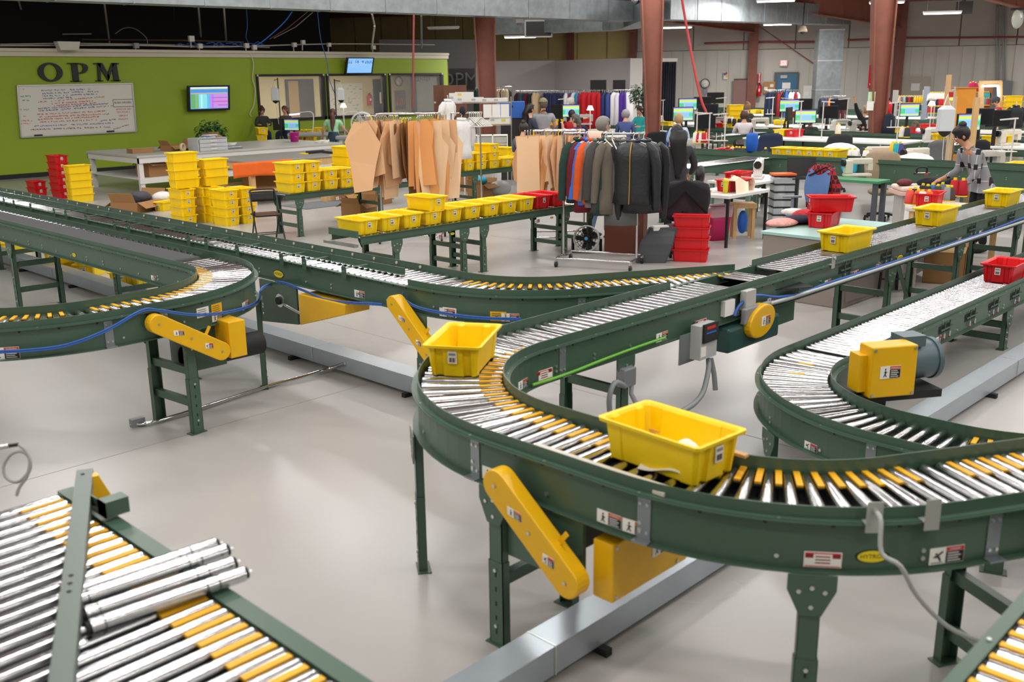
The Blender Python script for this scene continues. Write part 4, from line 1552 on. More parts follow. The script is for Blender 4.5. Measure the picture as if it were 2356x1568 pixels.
# photo eyes on the guard rails
def photo_eye(conv, sd, px, label, cable=True, zt=.95, eye=True):
 pp, fn = t_pp[conv.name]
 s = S(conv, sd, px, zt)
 o, ax, n = fn(s, sd, .045, zt)
 b = MB(M('bracket_grey', 'b3b3ae', .45, .3))
 b.prism([(-.028, -.03), (.028, -.03), (.028, .085), (-.028, .085)], o, ax, (0, 0, 1), .003)
 b.bar(o-n*.045+Vector((0, 0, .0)), o+Vector((0, 0, .0)), .056, .003)
 p = b.build('sensor_bracket', conv)
 if eye:
  b = MB(ZINC)
  b.cyl(o+Vector((0, 0, .055))+n*-.01, o+Vector((0, 0, .055))+n*.02, .012, n=12)
  b.build('photo_eye', p)
 return o, n
o, n = photo_eye(A3, -1, 2002, '')
b = MB(M('grey_cable_sheath', 'a6a9a6', .5))
b.tube([o+n*.02+Vector((0, 0, .055)), o+n*.06+Vector((0, 0, .04)), o+n*.09+Vector((0, 0, -.06)), PD(2072, 1302, depth(o)-.1), PD(2110, 1370, depth(o)-.05), PD(2180, 1440, depth(o)), PD(2260, 1475, depth(o)), PD(2330, 1490, depth(o))], .0085, 8)
b.build('sensor_cable', A3)
photo_eye(A3, -1, 2132, '', eye=False)
photo_eye(A1, 1, 1908, '')
photo_eye(B2, 1, 1506, '') if False else None
# drive controller on the straight conveyor
a0, a1 = PY(1590, 752, 3.5), PY(1640, 826, 3.5)
b = MB(M('steel_plate_grey', '8f9496', .35, .5))
b.box(a0.x, a1.x+.1, 3.58, 3.59, a1.z, .78)
vf = b.build('controller_plate', A1)
a0, a1 = PY(1613, 752, 3.5), PY(1648, 816, 3.5)
b = MB(M('controller_grey', 'b9bbba', .5))
b.box(a0.x, a1.x, 3.5, 3.58, a1.z, a0.z)
b.m(BLACK)
zm = a0.z-(a0.z-a1.z)*.5
b.box(a0.x+.02, a1.x-.01, 3.485, 3.5, zm, a0.z+.01)
b.m(RED)
b.box(a0.x+.05, a1.x-.05, 3.483, 3.485, zm+.09, zm+.11)
b.m(M('blue_key', '2f6ad0', .5))
b.box(a0.x+.045, a1.x-.04, 3.483, 3.485, zm+.06, zm+.07)
b.m(PAPER)
b.box(a0.x+.01, a0.x+.07, 3.498, 3.5, a1.z+.02, a1.z+.09)
b.build('drive_controller', vf)
b = MB(M('grey_flex_conduit', '8b8f92', .5))
e = PY(1630, 826, 3.54)
b.tube([e, PY(1630, 850, 3.5), PY(1618, 900, 3.45), PY(1597, 928, 3.4), PY(1570, 945, 3.4)], .018, 8)
b.tube([e+Vector((.03, 0, 0)), PY(1643, 860, 3.52), PY(1646, 897, 3.5)], .018, 8)
b.build('flex_conduit', vf)
b = MB(M('bright_green_cable', '6fbf3a', .5))
b.tube([PY(x, y, 3.6) for x, y in ((1225, 885), (1280, 868), (1330, 850), (1390, 826), (1460, 800), (1530, 776))], .009, 6)
b.build('earth_cable', A1)
b = MB(M('box_grey', '8b8e90', .4, .3))
q = PY(1441, 866, 3.58)
b.cb(q, .12, .07, .12)
jb = b.build('junction_box', A1, bevel=.008)
b = MB(M('grey_flex_conduit', '8b8f92', .5))
b.tube([q+Vector((-.03, -.02, -.05)), PY(1415, 880, 3.55), PY(1402, 915, 3.55), PY(1404, 960, 3.6)], .017, 8)
b.tube([q+Vector((.03, -.02, -.06)), PY(1452, 905, 3.55), PY(1470, 940, 3.5)], .015, 8)
b.build('flex_conduit', jb)
# blue network cables along the left conveyors
b = MB(M('blue_cable_sheath', '2f62b5', .5))
for dz in (0, .012):
 b.tube([SP(C2, 1, x, y, .05)+Vector((0, 0, dz)) for x, y in ((4, 811), (60, 808), (150, 796), (240, 762), (318, 717), (360, 716), (440, 726), (520, 718), (580, 696))]+[PD(600, 668, 7.35)+Vector((0, 0, dz))]+[onx(x, y, 4.58)+Vector((0, 0, dz)) for x, y in ((622, 655), (650, 651), (700, 670), (760, 693), (880, 702))], .006, 6)
b.build('network_cable', C2)
b = MB(M('blue_cable_sheath', '2f62b5', .5))
for dz in (0, .012):
 b.tube([SP(B2, -1, x, y, .05)+Vector((0, 0, dz)) for x, y in ((915, 676), (935, 688), (970, 708), (1030, 722), (1100, 732), (1200, 736))], .006, 6)
b.build('network_cable', B2)
# orange stickers and plates on the left curve
pp, fn = t_pp[C2.name]
for px, kind in ((500, 'y'), (466, 'w')):
 o, ax, n = fn(S(C2, 1, px, .84), 1, .0066, .86)
 b = MB(YELD if kind == 'y' else PAPER)
 b.prism([(-.055, -.035), (.055, -.035), (.055, .035), (-.055, .035)], o, ax, (0, 0, 1), .001)
 b.m(INK)
 for k in range(4):
  b.prism([(-.045, -.025+k*.014), (.03, -.025+k*.014), (.03, -.021+k*.014), (-.045, -.021+k*.014)], o+n*.001, ax, (0, 0, 1), .0006)
 b.build('notice_label', C2)
pp, fn = t_pp[B2.name]
for px, kind in ((1034, 'w'), (1145, 'y')):
 o, ax, n = fn(S(B2, -1, px, .84), -1, .0066, .8)
 b = MB(YELD if kind == 'y' else PAPER)
 b.prism([(-.06, -.035), (.06, -.035), (.06, .035), (-.06, .035)], o, ax, (0, 0, 1), .001)
 b.m(INK)
 for k in range(4):
  b.prism([(-.045, -.025+k*.014), (.03, -.025+k*.014), (.03, -.021+k*.014), (-.045, -.021+k*.014)], o+n*.001, ax, (0, 0, 1), .0006)
 b.build('notice_label', B2)
# low conveyor: yellow motor box with its blue grey motor
n0, n1 = PY(1982, 795, 2.3), PY(2085, 915, 2.3)
yb2 = 2.28
a0, a1, a2 = PL(1990, 800, (0, yb2, 0), (0, 1, 0)), PL(2100, 918, (0, yb2, 0), (0, 1, 0)), PL(2100, 830, (0, yb2, 0), (0, 1, 0))
nn2 = Vector((-.55, -.83, 0)).normalized()
o0 = PD(2001, 888, 6.05)
def nrmplane(px, py):
 return PL(px, py, o0, nn2)
w0, w1, wt = nrmplane(2001, 893), nrmplane(2102, 915), nrmplane(2001, 801)
xd = Vector((0, 0, 1)).cross(nn2)
W_ = (w1-w0).dot(xd)
b = MB(YELD)
zb_, zt_ = w1.z+.02, wt.z
b.prism([(0, zb_), (W_, zb_), (W_, zt_), (0, zt_)], (w0.x, w0.y, 0), xd, (0, 0, 1), -.15)
mc = b.build('motor_cover', E2, bevel=.008)
qc = Vector((w0.x, w0.y, 0))+xd*(W_*.42)+Vector((0, 0, (zb_+zt_)/2))+nn2*.001
sticker(mc, qc, xd, (0, 0, 1), .14, .08, 0, True)
b = MB(ZINC)
for u in (.06, .94):
 for v in (.06, .94):
  q = Vector((w0.x, w0.y, 0))+xd*(W_*u)+Vector((0, 0, zb_+(zt_-zb_)*v))
  b.cyl(q, q+nn2*.006, .01, n=8)
b.build('screw', mc)
b = MB(YELD)
q = Vector((w0.x, w0.y, 0))-nn2*.05-xd*.05
b.prism([(0, zb_+.03), (.06, zb_+.03), (.06, zt_-.06), (0, zt_-.06)], q, xd, (0, 0, 1), -.12)
b.build('cover_flange', E2)
b = MB(M('motor_blue_grey', '51656c', .4))
q = Vector((w0.x, w0.y, 0))-nn2*.2+xd*(W_*.72)+Vector((0, 0, zt_-.17))
e = q+(-nn2)*.05+xd*.34
b.cyl(q, e, .125, n=24)
b.cyl(e, e+xd*.03, .135, n=24)
b.cb(q+xd*.15+Vector((0, 0, .15)), .16, .14, .07, math.atan2(xd.y, xd.x))
b.build('motor', E2)
b = MB(DARK)
q = Vector((w0.x, w0.y, 0))-nn2*.2+xd*(W_*.55)
b.cb(q+Vector((0, 0, zb_-.02)), .75, .3, .05, math.atan2(xd.y, xd.x))
b.cb(q+Vector((0, 0, (zb_-.02)/2)), .1, .1, max(.05, zb_-.04), math.atan2(xd.y, xd.x))
b.build('motor_base', E2)
# ---------------------------------------------------------------- lower left conveyor and what lies on it
D1 = conveyor('roller_conveyor', 'wide roller conveyor in the lower left foreground with loose rollers lying on it', 'conveyor',
 [('L', (.82, 3.72), (.82, .25))], zt=.93, w=.95, guards=(), flange=.06, depth_=.14, tags=((.05, 3.4, .385, 1),), tagL=.15, pan=True, stands=(.5, 2.6), bolts=False)
for o in kids(D1):
 pass
b = MB(GREEN)
b.box(1.3, 1.39, 3.3, 3.36, .94, 1.0)
b.box(1.3, 1.305, 3.3, 3.45, .94, 1.0)
b.build('end_bracket', D1)
b = MB(YELD)
b.prism([(0, 0), (.09, 0), (.05, .1), (0, .1)], (1.36, 3.62, .9), (1, -.2, 0), (0, 0, 1), .04)
b.build('pinch_guard', D1)
SR = None
for i, (a, c) in enumerate((((.96, 2.83), (1.46, 2.80)), ((.95, 2.755), (1.45, 2.715)), ((.95, 2.68), (1.43, 2.64)), ((.93, 2.60), (1.42, 2.555)))):
 t = thing('loose_roller', 'loose steel roller lying on the lower left conveyor, %s of four from the back' % ORD[i], 'roller', (a[0], a[1], .955), 'loose rollers on the lower left conveyor')
 p, q = Vector((a[0], a[1], .9545+(.012 if i == 1 else 0))), Vector((c[0], c[1], .9545+(.012 if i == 1 else 0)))
 d = (q-p).normalized()
 b = MB(STEEL)
 b.cyl(p+d*.012, q-d*.012, .0243, n=20)
 b.build('tube', t)
 b = MB(DARK)
 for e, s in ((p, 1), (q, -1)):
  b.cyl(e, e+d*(s*.012), .019, n=12)
 for k in (.1, .72, .8):
  m_ = p.lerp(q, k)
  b.cyl(m_-d*.002, m_+d*.002, .0246, n=20)
 b.build('end_cap', t)
 b = MB(ZINC)
 b.cyl(p-d*.015, q+d*.015, .006, n=6)
 b.build('axle', t)
t = thing('steel_rail', 'loose grey steel angle rail laid across the lower left conveyor', 'rail', (.75, 2.3, 1.0))
a, c = P(195, 1080, 1.0), P(140, 1568, 1.0)
d = (c-a).normalized()
c = c+d*.25
b = MB(M('rail_grey', '6c7872', .4, .2))
b.bar(a+Vector((0, 0, .0)), c, .055, .004)
sx = d.cross(Vector((0, 0, 1))).normalized()
b.bar(a-sx*.0275+Vector((0, 0, -.02)), c-sx*.0275+Vector((0, 0, -.02)), .004, .045)
b.bar(a+sx*.0275+Vector((0, 0, -.02)), c+sx*.0275+Vector((0, 0, -.02)), .004, .045)
b.build('channel', t)
b = MB(DARK)
for k in (.03, .52, .55, .58):
 b.cb(a.lerp(c, k)+sx*.005+Vector((0, 0, .003)), .012, .012, .002)
b.build('slot', t)
t = thing('sensor_cable', 'grey looped sensor cable sticking up at the left edge', 'cable', P(20, 1140, .8))
b = MB(M('grey_cable_sheath', 'a6a9a6', .5))
pts = [PD(x, y, 3.55) for x, y in ((42, 1022), (58, 1035), (70, 1060), (66, 1085), (40, 1108), (14, 1098), (9, 1070), (25, 1045), (50, 1038), (68, 1055), (64, 1090), (45, 1120), (38, 1140))]
b.tube(pts, .006, 6)
b.build('cable', t)
b = MB(CHROME)
b.cyl(PD(0, 1029, 3.55), PD(22, 1025, 3.55), .009, n=10)
b.m(BLACK)
b.cyl(PD(22, 1025, 3.55), PD(42, 1022, 3.55), .007, n=10)
b.build('plug', t)
t = thing('white_board_strip', 'off white board lying on the rollers along the foreground curve', 'board', (2.8, 2.3, .955))
b = MB(M('board_offwhite', 'd6cdbf', .6))
pp, fn = t_pp[A2.name]
b.box(2.775, 2.845, 1.93, 2.62, .953, .968)
b.build('board', t)
t = thing('pale_board_strip', 'thin pale wooden strip resting on the inner guard rail of the foreground curve', 'board', (3.22, 2.2, 1.0))
b = MB(WOOD)
b.box(3.2, 3.23, 1.85, 2.4, 1.0, 1.012)
b.build('strip', t)
# ---------------------------------------------------------------- prototypes that are copied about
class Proto:
 def __init__(s, make):
  s.make, s.root, s.used = make, None, False
 def put(s, loc, rz=0., label=None, group=None, scale=1., mats=None, cat=None):
  if s.root is None:
   s.root = s.make()
  if not s.used:
   s.used = True
   o = s.root
   s.first = (o, Vector(loc), rz, scale, mats)
   r = dup(o, loc, rz, label, group)
   # the prototype itself is taken away; only its copies stay in the hall
  else:
   r = dup(s.root, loc, rz, label, group)
  r.name = s.root.name.split('.')[0]
  r.scale = (scale,)*3
  if mats:
   for ch in [r]+kids(r):
    for c in [ch]+kids(ch):
     nm = c.name.split('.')[0]
     if nm in mats and c.type == 'MESH':
      c.material_slots[0].link = 'OBJECT'
      c.material_slots[0].material = mats[nm]
  PROTOS.add(s)
  return r
PROTOS = set()
def drop_protos():
 for p in PROTOS:
  for c in list(p.root.children):
   for g in list(c.children):
    bpy.data.objects.remove(g)
   bpy.data.objects.remove(c)
  bpy.data.objects.remove(p.root)
def face_us(p):
 d = Vector((EYE.x-p[0], EYE.y-p[1]))
 return math.atan2(d.y, d.x)      # angle of the direction from p to the camera
RV = Vector((_r2.x, _r2.y, 0)).normalized()      # level, to the right of the view
FV = Vector((_f.x, _f.y, 0)).normalized()        # level, away from us
# ---------------------------------------------------------------- roller benches
BENCH = [conveyor('roller_bench', 'nearer green gravity roller bench holding a row of yellow and red totes', 'roller bench',
 [('L', (11.3, 9.35)[::1], (6.85, 9.35))], zt=BZ, w=.55, pitch=.1, depth_=.1, guards=(), flange=.03, pan=False, stands=((11.3-7.35, {}), (11.3-8.45, {}), (11.3-8.8, {}), (11.3-10.4, {}), (11.3-10.95, {})), stickers=((11.3-8.05, 1, 1, .11, False), (11.3-9.85, 1, 1, .1, False)), badges=((11.3-8.28, 1, .08), (11.3-10.15, 1, .07)), plain=True, bolts=False),
 conveyor('roller_bench', 'middle green gravity roller bench stacked with yellow totes beside the folding chair', 'roller bench',
 [('L', (11.4, 13.72), (8.72, 13.72))], zt=BZ, w=.55, pitch=.1, depth_=.1, guards=(), flange=.03, pan=False, stands=((11.4-8.95, {}), (11.4-10.6, {})), stickers=((11.4-9.75, 1, 1, .12, False),), badges=((11.4-10.1, 1, .1),), plain=True, bolts=False),
 conveyor('roller_bench', 'farther green gravity roller bench behind the hanging paper patterns', 'roller bench',
 [('L', (16.2, 14.3), (12.4, 14.3))], zt=BZ, w=.55, pitch=.1, depth_=.1, guards=(), flange=.03, pan=False, stands=((16.2-13.4, {}), (16.2-15.3, {})), plain=True, bolts=False)]
b = MB(GREEN)
b.box(6.80, 6.83, 9.08, 9.62, BZ-.02, BZ+.06)
b.m(GALV)
b.box(6.74, 6.8, 9.05, 9.65, BZ-.12, BZ-.09)
b.build('end_stop', BENCH[0])
# ---------------------------------------------------------------- garments and paper patterns
def garment(name, label, cat, top, rz, col, length=.75, sw=.42, thick=.16, sleeve=.6, col2=None, rough=.85, hook=True, group=None, collar=True, flare=1.0, zipper=None, sleeves=True):
 """Hanging garment; local x along its shoulders, top = the hanger's neck."""
 t = thing(name, label, cat, (0, 0, 0), group)
 mt = M('cloth_'+col, col, rough, 0, .08, 9, bump=.25, bscale=25)
 rr = []
 n = 20
 prof = [(0.02, .10, .05), (0.0, .13, .07), (-.03, .3, .1), (-.07, .44, .13), (-.14, .48, .16), (-.3, .47, .16), (-.55, .46*flare, .15), (-.8, .47*flare, .16), (-1., .48*flare, .17)]
 for zz, wx, wy in prof:
  r = []
  for j in range(n):
   a = 2*math.pi*j/n
   w_ = 1+.06*math.sin(a*5+zz*9)*(-zz)
   r.append(Vector((wx*sw*math.cos(a)*1.05*w_, wy*thick/.16*math.sin(a)*w_*.75, zz*length if zz < -.14 else zz)))
  rr.append(r)
 b = MB(mt)
 b.smooth = True
 b.rings(rr)
 b.build('body', t)
 if sleeves:
  for s in (-1, 1):
   b = MB(mt)
   x0 = s*sw*.42
   b.tube([(x0*.9, 0, -.05), (x0+s*.05, .01, -.12), (x0+s*.085, .03, -.3), (x0+s*.09, .05, -.08-sleeve*.75), (x0+s*.085, .07, -.08-sleeve)], [.06, .075, .07, .06, .05], 10)
   sl = b.build('sleeve', t)
   if col2:
    b = MB(M('cloth_'+col2, col2, rough))
    b.tube([(x0+s*.085, .07, -.05-sleeve), (x0+s*.085, .072, -.12-sleeve)], .047, 10)
    b.build('cuff', sl)
 if collar:
  b = MB(M('cloth_'+(col2 or col), col2 or col, rough))
  b.tube([(.085*math.cos(a), .055*math.sin(a), .015+.01*math.sin(a)) for a in [i*math.pi/6 for i in range(13)]], .02, 6)
  b.build('collar', t)
 if zipper:
  b = MB(zipper)
  b.tube([(.02, -.075*thick/.16, .0), (.03, -.125*thick/.16, -.2*length), (.03, -.125*thick/.16, -.6*length), (.03, -.135*thick/.16, -length+.01)], .009, 6)
  b.build('zipper', t)
 if hook:
  b = MB(WHITE)
  b.tube([(0, 0, .02), (0, 0, .07), (.015, 0, .095), (0, 0, .115), (-.018, 0, .1)], .006, 6)
  b.tube([(-.17, 0, -.03), (0, 0, .03), (.17, 0, -.03)], .007, 6)
  b.build('hanger', t)
 t.location = top
 t.rotation_euler = (0, 0, rz)
 return t
def rolling_rack(name, label, p0, p1, z, double=True, base=.28, group=None):
 """chrome garment rack; p0, p1 its ends on the floor"""
 p0, p1 = Vector((p0[0], p0[1], 0)), Vector((p1[0], p1[1], 0))
 d = (p1-p0).normalized()
 s = Vector((-d.y, d.x, 0))
 t = thing(name, label, 'clothes rack', (p0.x, p0.y, 0), group)
 offs = (-.11, .11) if double else (0,)
 for o in offs:
  b = MB(CHROME)
  b.tube([p0+s*o+Vector((0, 0, z)), p1+s*o+Vector((0, 0, z))], .014, 8)
  b.build('hanging_rail', t)
 for e in (p0, p1):
  b = MB(CHROME)
  b.tube([e+Vector((0, 0, .12)), e+Vector((0, 0, z))], .015, 8)
  if double:
   b.tube([e-s*.11+Vector((0, 0, z)), e+s*.11+Vector((0, 0, z))], .012, 6)
  b.build('upright', t)
  b = MB(CHROME)
  b.tube([e-s*base+Vector((0, 0, .12)), e+s*base+Vector((0, 0, .12))], .015, 8)
  b.build('foot_bar', t)
  for k in (-base, base):
   q = e+s*k
   b = MB(BLACK)
   b.cyl(q+d*.015+Vector((0, 0, .04)), q-d*.015+Vector((0, 0, .04)), .04, n=14)
   b.m(ZINC)
   b.bar(q+Vector((0, 0, .05)), q+Vector((0, 0, .12)), .025, .03)
   b.build('caster', t)
 for k in (-base, base):
  b = MB(CHROME)
  b.tube([p0+s*k+Vector((0, 0, .12)), p1+s*k+Vector((0, 0, .12))], .013, 8)
  b.build('base_bar', t)
 return t
PCOL = [M('kraft_peach', 'eab98c', .8), M('kraft_tan', 'dba46e', .8), M('kraft_pale', 'f2cda3', .8), M('kraft_orange', 'eaa663', .8)]
PBRN = M('kraft_brown', '96653a', .8)
SHAPES = [
 [(-.13, 0), (.15, 0), (.16, -.22), (.24, -.33), (.2, -.6), (.15, -1.08), (-.1, -1.1), (-.16, -.6)],
 [(-.16, 0), (.1, .02), (.15, -.06), (.11, -.2), (.2, -.32), (.22, -.72), (.02, -.78), (-.2, -.7), (-.22, -.4), (-.14, -.2)],
 [(-.17, 0), (.17, 0), (.19, -.9), (-.18, -.92)],
 [(-.12, 0), (.12, 0), (.3, -.3), (.22, -.6), (.16, -.95), (-.14, -1.0), (-.2, -.55), (-.27, -.28)],
 [(-.2, 0), (.05, .03), (.13, -.1), (.1, -.32), (.14, -.8), (-.22, -.82)]]
def pattern(label, top, ang, shape, mat, sc, group):
 pl = SHAPES[shape]
 x = RV*math.cos(ang)+FV*math.sin(ang)
 t = thing('paper_pattern', label, 'paper pattern', top, group)
 b = MB(mat)
 top = Vector(top)
 nrm = x.cross(Vector((0, 0, 1)))
 k = random.uniform(-.03, .03)
 # curl the sheet a little along its length
 n = len(pl)
 base = [top+x*(u*sc)+Vector((0, 0, v*sc))+nrm*(k*(v*2)**2+.012*math.sin(u*14)) for u, v in pl]
 b.add(base+[p+nrm*.0015 for p in base], [tuple(range(n)), tuple(range(n, 2*n))[::-1]]+[(i, (i+1) % n, n+(i+1) % n, n+i) for i in range(n)])
 b.build('sheet', t)
 b = MB(YEL if random.random() < .22 else ZINC)
 b.tube([top+Vector((0, 0, -.02)), top+Vector((0, 0, .05)), top+nrm*.02+Vector((0, 0, .075)), top+Vector((0, 0, .085))], .008, 5)
 b.build('hook', t)
dA = 14.9
pa, pb_ = PD(868, 262, dA), PD(1012, 266, dA)
ZA = 1.93
rolling_rack('pattern_rack', 'tall chrome rolling rack loaded with tan paper patterns, left of the suits', pa, pb_, ZA, True, .34)
for i in range(19):
 k = i/18
 c = PD(842+k*72, 280, dA+random.uniform(-.22, .12))
 pattern('tan paper garment pattern hanging in the left bunch of the tall rack', (c.x, c.y, ZA-.1), R(random.choice((52, 62, 70, 48)))*(-1 if i > 12 else 1)*(-1), (3, 1, 4, 1, 0)[i % 5], PCOL[i % 3], 1.0+random.uniform(-.12, .1), 'paper patterns in the left bunch')
for i in range(2):
 c = PD(830+i*18, 285, dA-.3)
 pattern('tan paper garment pattern hanging in the left bunch of the tall rack', (c.x, c.y, ZA-.1), R(-20), 3 if i == 0 else 1, PCOL[0], 1.05, 'paper patterns in the left bunch')
for i in range(7):
 c = PD(920+i*4, 285, dA+random.uniform(-.2, .1))
 pattern('brown paper garment pattern hanging in the middle of the tall rack', (c.x, c.y, ZA-.14), R(random.uniform(60, 88)), (4, 0)[i % 2], PBRN, 1.0, 'brown paper patterns of the tall rack')
for i in range(15):
 k = i/14
 c = PD(960+k*66, 278, dA-.3+k*.35+random.uniform(-.05, .05))
 pattern('tan paper garment pattern hanging in the right bunch of the tall rack', (c.x, c.y, ZA-.1), R((78, 70, 60, 8, 14, 20, 10, 26, 4)[i % 9] if i < 6 else random.uniform(-6, 24)), (0, 2, 0, 4)[i % 4], PCOL[(3, 0, 2, 3)[i % 4]], 1.12+random.uniform(-.06, .06), 'paper patterns in the right bunch')
dB = 14.6
pa2, pb2 = PD(1228, 300, dB), PD(1345, 302, dB)
ZB2 = PD(1280, 300, dB).z
rolling_rack('pattern_rack', 'chrome rolling rack of paper patterns just left of the hanging jackets', pa2, pb2, ZB2, True, .3)
for i in range(20):
 k = i/19
 c = PD(1208+k*122, 312, dB+random.uniform(-.2, .15)-.1)
 pattern('pale paper garment pattern hanging on the rack beside the jackets', (c.x, c.y, ZB2-.07), R(random.uniform(-15, 20)) if i < 6 else R(random.uniform(45, 80)), (1, 2, 3, 0, 4)[i % 5], PCOL[(0, 2, 0, 1)[i % 4]], (1.0 if i < 5 else .9)+random.uniform(-.1, .05), 'paper patterns on the rack beside the jackets')
# clothes rack in front
dC = 12.9
pc, pd = PD(1297, 304, dC), PD(1470, 318, dC-.35)
ZC = 1.73
rolling_rack('clothes_rack', 'chrome rolling clothes rack with coats and jackets in front of the seamstress', pc, pd, ZC, False, .3)
def on_rail(px, dz=0.):
 k = (px-1297)/(1470-1297)
 q = Vector((pc.x, pc.y, 0)).lerp(Vector((pd.x, pd.y, 0)), k)
 return (q.x, q.y, ZC-.09+dz)
RA = math.atan2(pd.y-pc.y, pd.x-pc.x)
for px, nm, lab, cat, col, L, sl, off, c2 in (
  (1335, 'coat', 'dark green hooded jacket at the left end of the clothes rack', 'jacket', '1f3a31', .8, .68, 66, None),
  (1352, 'jumper', 'maroon jacket second from the left on the clothes rack', 'jacket', '6b1524', .92, .62, 68, None),
  (1357, 'jumper', 'bright blue fleece jacket between maroon and orange ones', 'jacket', '3f73cf', .82, .66, 66, None),
  (1367, 'jumper', 'orange fleece jacket on the clothes rack', 'jacket', 'dd5a22', .8, .66, 70, None),
  (1378, 'jumper', 'light grey wool jacket right of the orange one', 'jacket', '817e80', .85, .68, 60, None),
  (1388, 'jumper', 'dark charcoal jacket hidden between grey and green ones', 'jacket', '46423f', .92, .66, 74, None),
  (1398, 'jumper', 'dark green jacket right of the grey wool one', 'jacket', '1e3f36', .95, .7, 64, None),
  (1411, 'jumper', 'taupe wool jacket left of the bomber jackets', 'jacket', '6f655a', .93, .7, 62, None),
  (1436, 'coat', 'long grey tweed coat hanging behind the black bomber jacket', 'coat', '6a6968', 1.08, .7, 20, None)):
 garment(nm if nm == 'coat' else 'jacket', lab, cat, on_rail(px), RA+R(off), col, L, .44, .17, sl, c2)
garment('bomber_jacket', 'black bomber jacket with a gold zipper facing us on the clothes rack', 'jacket', Vector(on_rail(1455))-FV*.14, RA+R(-6), '23262a', .78, .5, .24, .74, '1a2033', .45, zipper=M('gold_zip', 'b28a3c', .4, .6))
garment('bomber_jacket', 'second black bomber jacket at the right end of the clothes rack', 'jacket', Vector(on_rail(1480))-FV*.03, RA+R(28), '1b1e22', .9, .5, .22, .88, '141a2a', .45)
t = thing('draped_cloth', 'pale pink knit cloth draped over the rail of the clothes rack', 'cloth', on_rail(1375))
b = MB(M('pink_knit', 'ecc4ae', .9, 0, .05, 30))
q = Vector(on_rail(1374, .1))
rd = Vector((math.cos(RA), math.sin(RA), 0))
sd_ = Vector((-rd.y, rd.x, 0))
def dr(u, v):
 a = (v-.5)*2
 return q+rd*((u-.5)*.2*(1.0-.35*abs(a)))+sd_*(-.055*math.copysign(min(1, abs(a)*3), -a))+Vector((0, 0, .02-.26*abs(a)**1.3))+rd*(.02*math.sin(v*11))
b.sheet(dr, 10, 16)
b.build('fabric', t, solid=.006)
def hanger(label, c, rz):
 t = thing('clothes_hanger', label, 'hanger', c)
 c = Vector(c)
 x = Vector((math.cos(rz), math.sin(rz), 0))
 b = MB(WHITE)
 b.tube([c+Vector((0, 0, .02)), c-x*.2+Vector((0, 0, -.13)), c-x*.19+Vector((0, 0, -.15)), c+x*.19+Vector((0, 0, -.15)), c+x*.2+Vector((0, 0, -.13)), c+Vector((0, 0, .02))], .009, 6)
 b.build('shoulder_bar', t)
 b = MB(WHITE)
 b.tube([c+Vector((0, 0, .02)), c+Vector((0, 0, .07)), c+x*.02+Vector((0, 0, .1)), c+Vector((0, 0, .12)), c-x*.02+Vector((0, 0, .1))], .006, 6)
 b.build('hook', t)
hanger('empty white plastic hanger turned towards us, left on the clothes rack', Vector(on_rail(1392))-FV*.1, RA+R(-20))
hanger('empty white plastic hanger behind the front one on the clothes rack', Vector(on_rail(1408))-FV*.08, RA+R(-50))
# ---------------------------------------------------------------- tables
def slab_table(name, label, x0, x1, y0, y1, z, mat, legmat, th=.04, lw=.07, shelf=None, apron=None, legs=None, group=None):
 t = thing(name, label, 'table', (x0, y0, 0), group)
 b = MB(mat)
 b.box(x0, x1, y0, y1, z-th, z)
 b.build('tabletop', t, bevel=.004)
 for i, (x, y) in enumerate(legs or ((x0+lw, y0+lw), (x1-lw, y0+lw), (x0+lw, y1-lw), (x1-lw, y1-lw))):
  b = MB(legmat)
  b.box(x-lw/2, x+lw/2, y-lw/2, y+lw/2, 0, z-th)
  b.build('leg', t)
 if apron:
  b = MB(legmat)
  for q in ((x0+.02, x1-.02, y0+.02, y0+.05), (x0+.02, x0+.05, y0+.02, y1-.02), (x0+.02, x1-.02, y1-.05, y1-.02)):
   b.box(q[0], q[1], q[2], q[3], z-th-apron, z-th)
  b.build('apron', t)
 if shelf:
  b = MB(legmat)
  b.box(x0+.03, x1-.03, y0+.03, y1-.03, shelf-.03, shelf)
  b.box(x0+.03, x1-.03, y0+.03, y0+.06, shelf-.12, shelf-.03)
  b.build('shelf', t)
 return t
WT = M('white_painted_wood', 'dddcd8', .5)
slab_table('work_table', 'long white painted wooden table with a lower shelf before the green wall', 10.05, 15.6, 21.25, 23.9, .86, M('table_top_grey', 'bcbbb2', .4), WT, .05, .1, .36, .12)
slab_table('cutting_table', 'steel topped wooden cutting table with an orange cloth on its edge', 10.6, 14.2, 17.55, 19.4, .87, M('steel_table_top', 'a6a49e', .35, .4), WOOD, .03, .1, .3, .14)
b = MB(M('orange_cloth', 'ee6a1c', .8, 0, .05, 10))
x0, x1 = PY(536, 372, 17.5).x, PY(674, 372, 17.5).x
b.sheet(lambda u, v: (x0+(x1-x0)*u, 17.53+.02*math.sin(u*17), .875-.3*v+.02*math.sin(u*5)*v), 24, 5)
tag(b.build('hanging_cloth', solid=.006), 'orange cloth hanging over the front edge of the steel topped table', 'cloth')
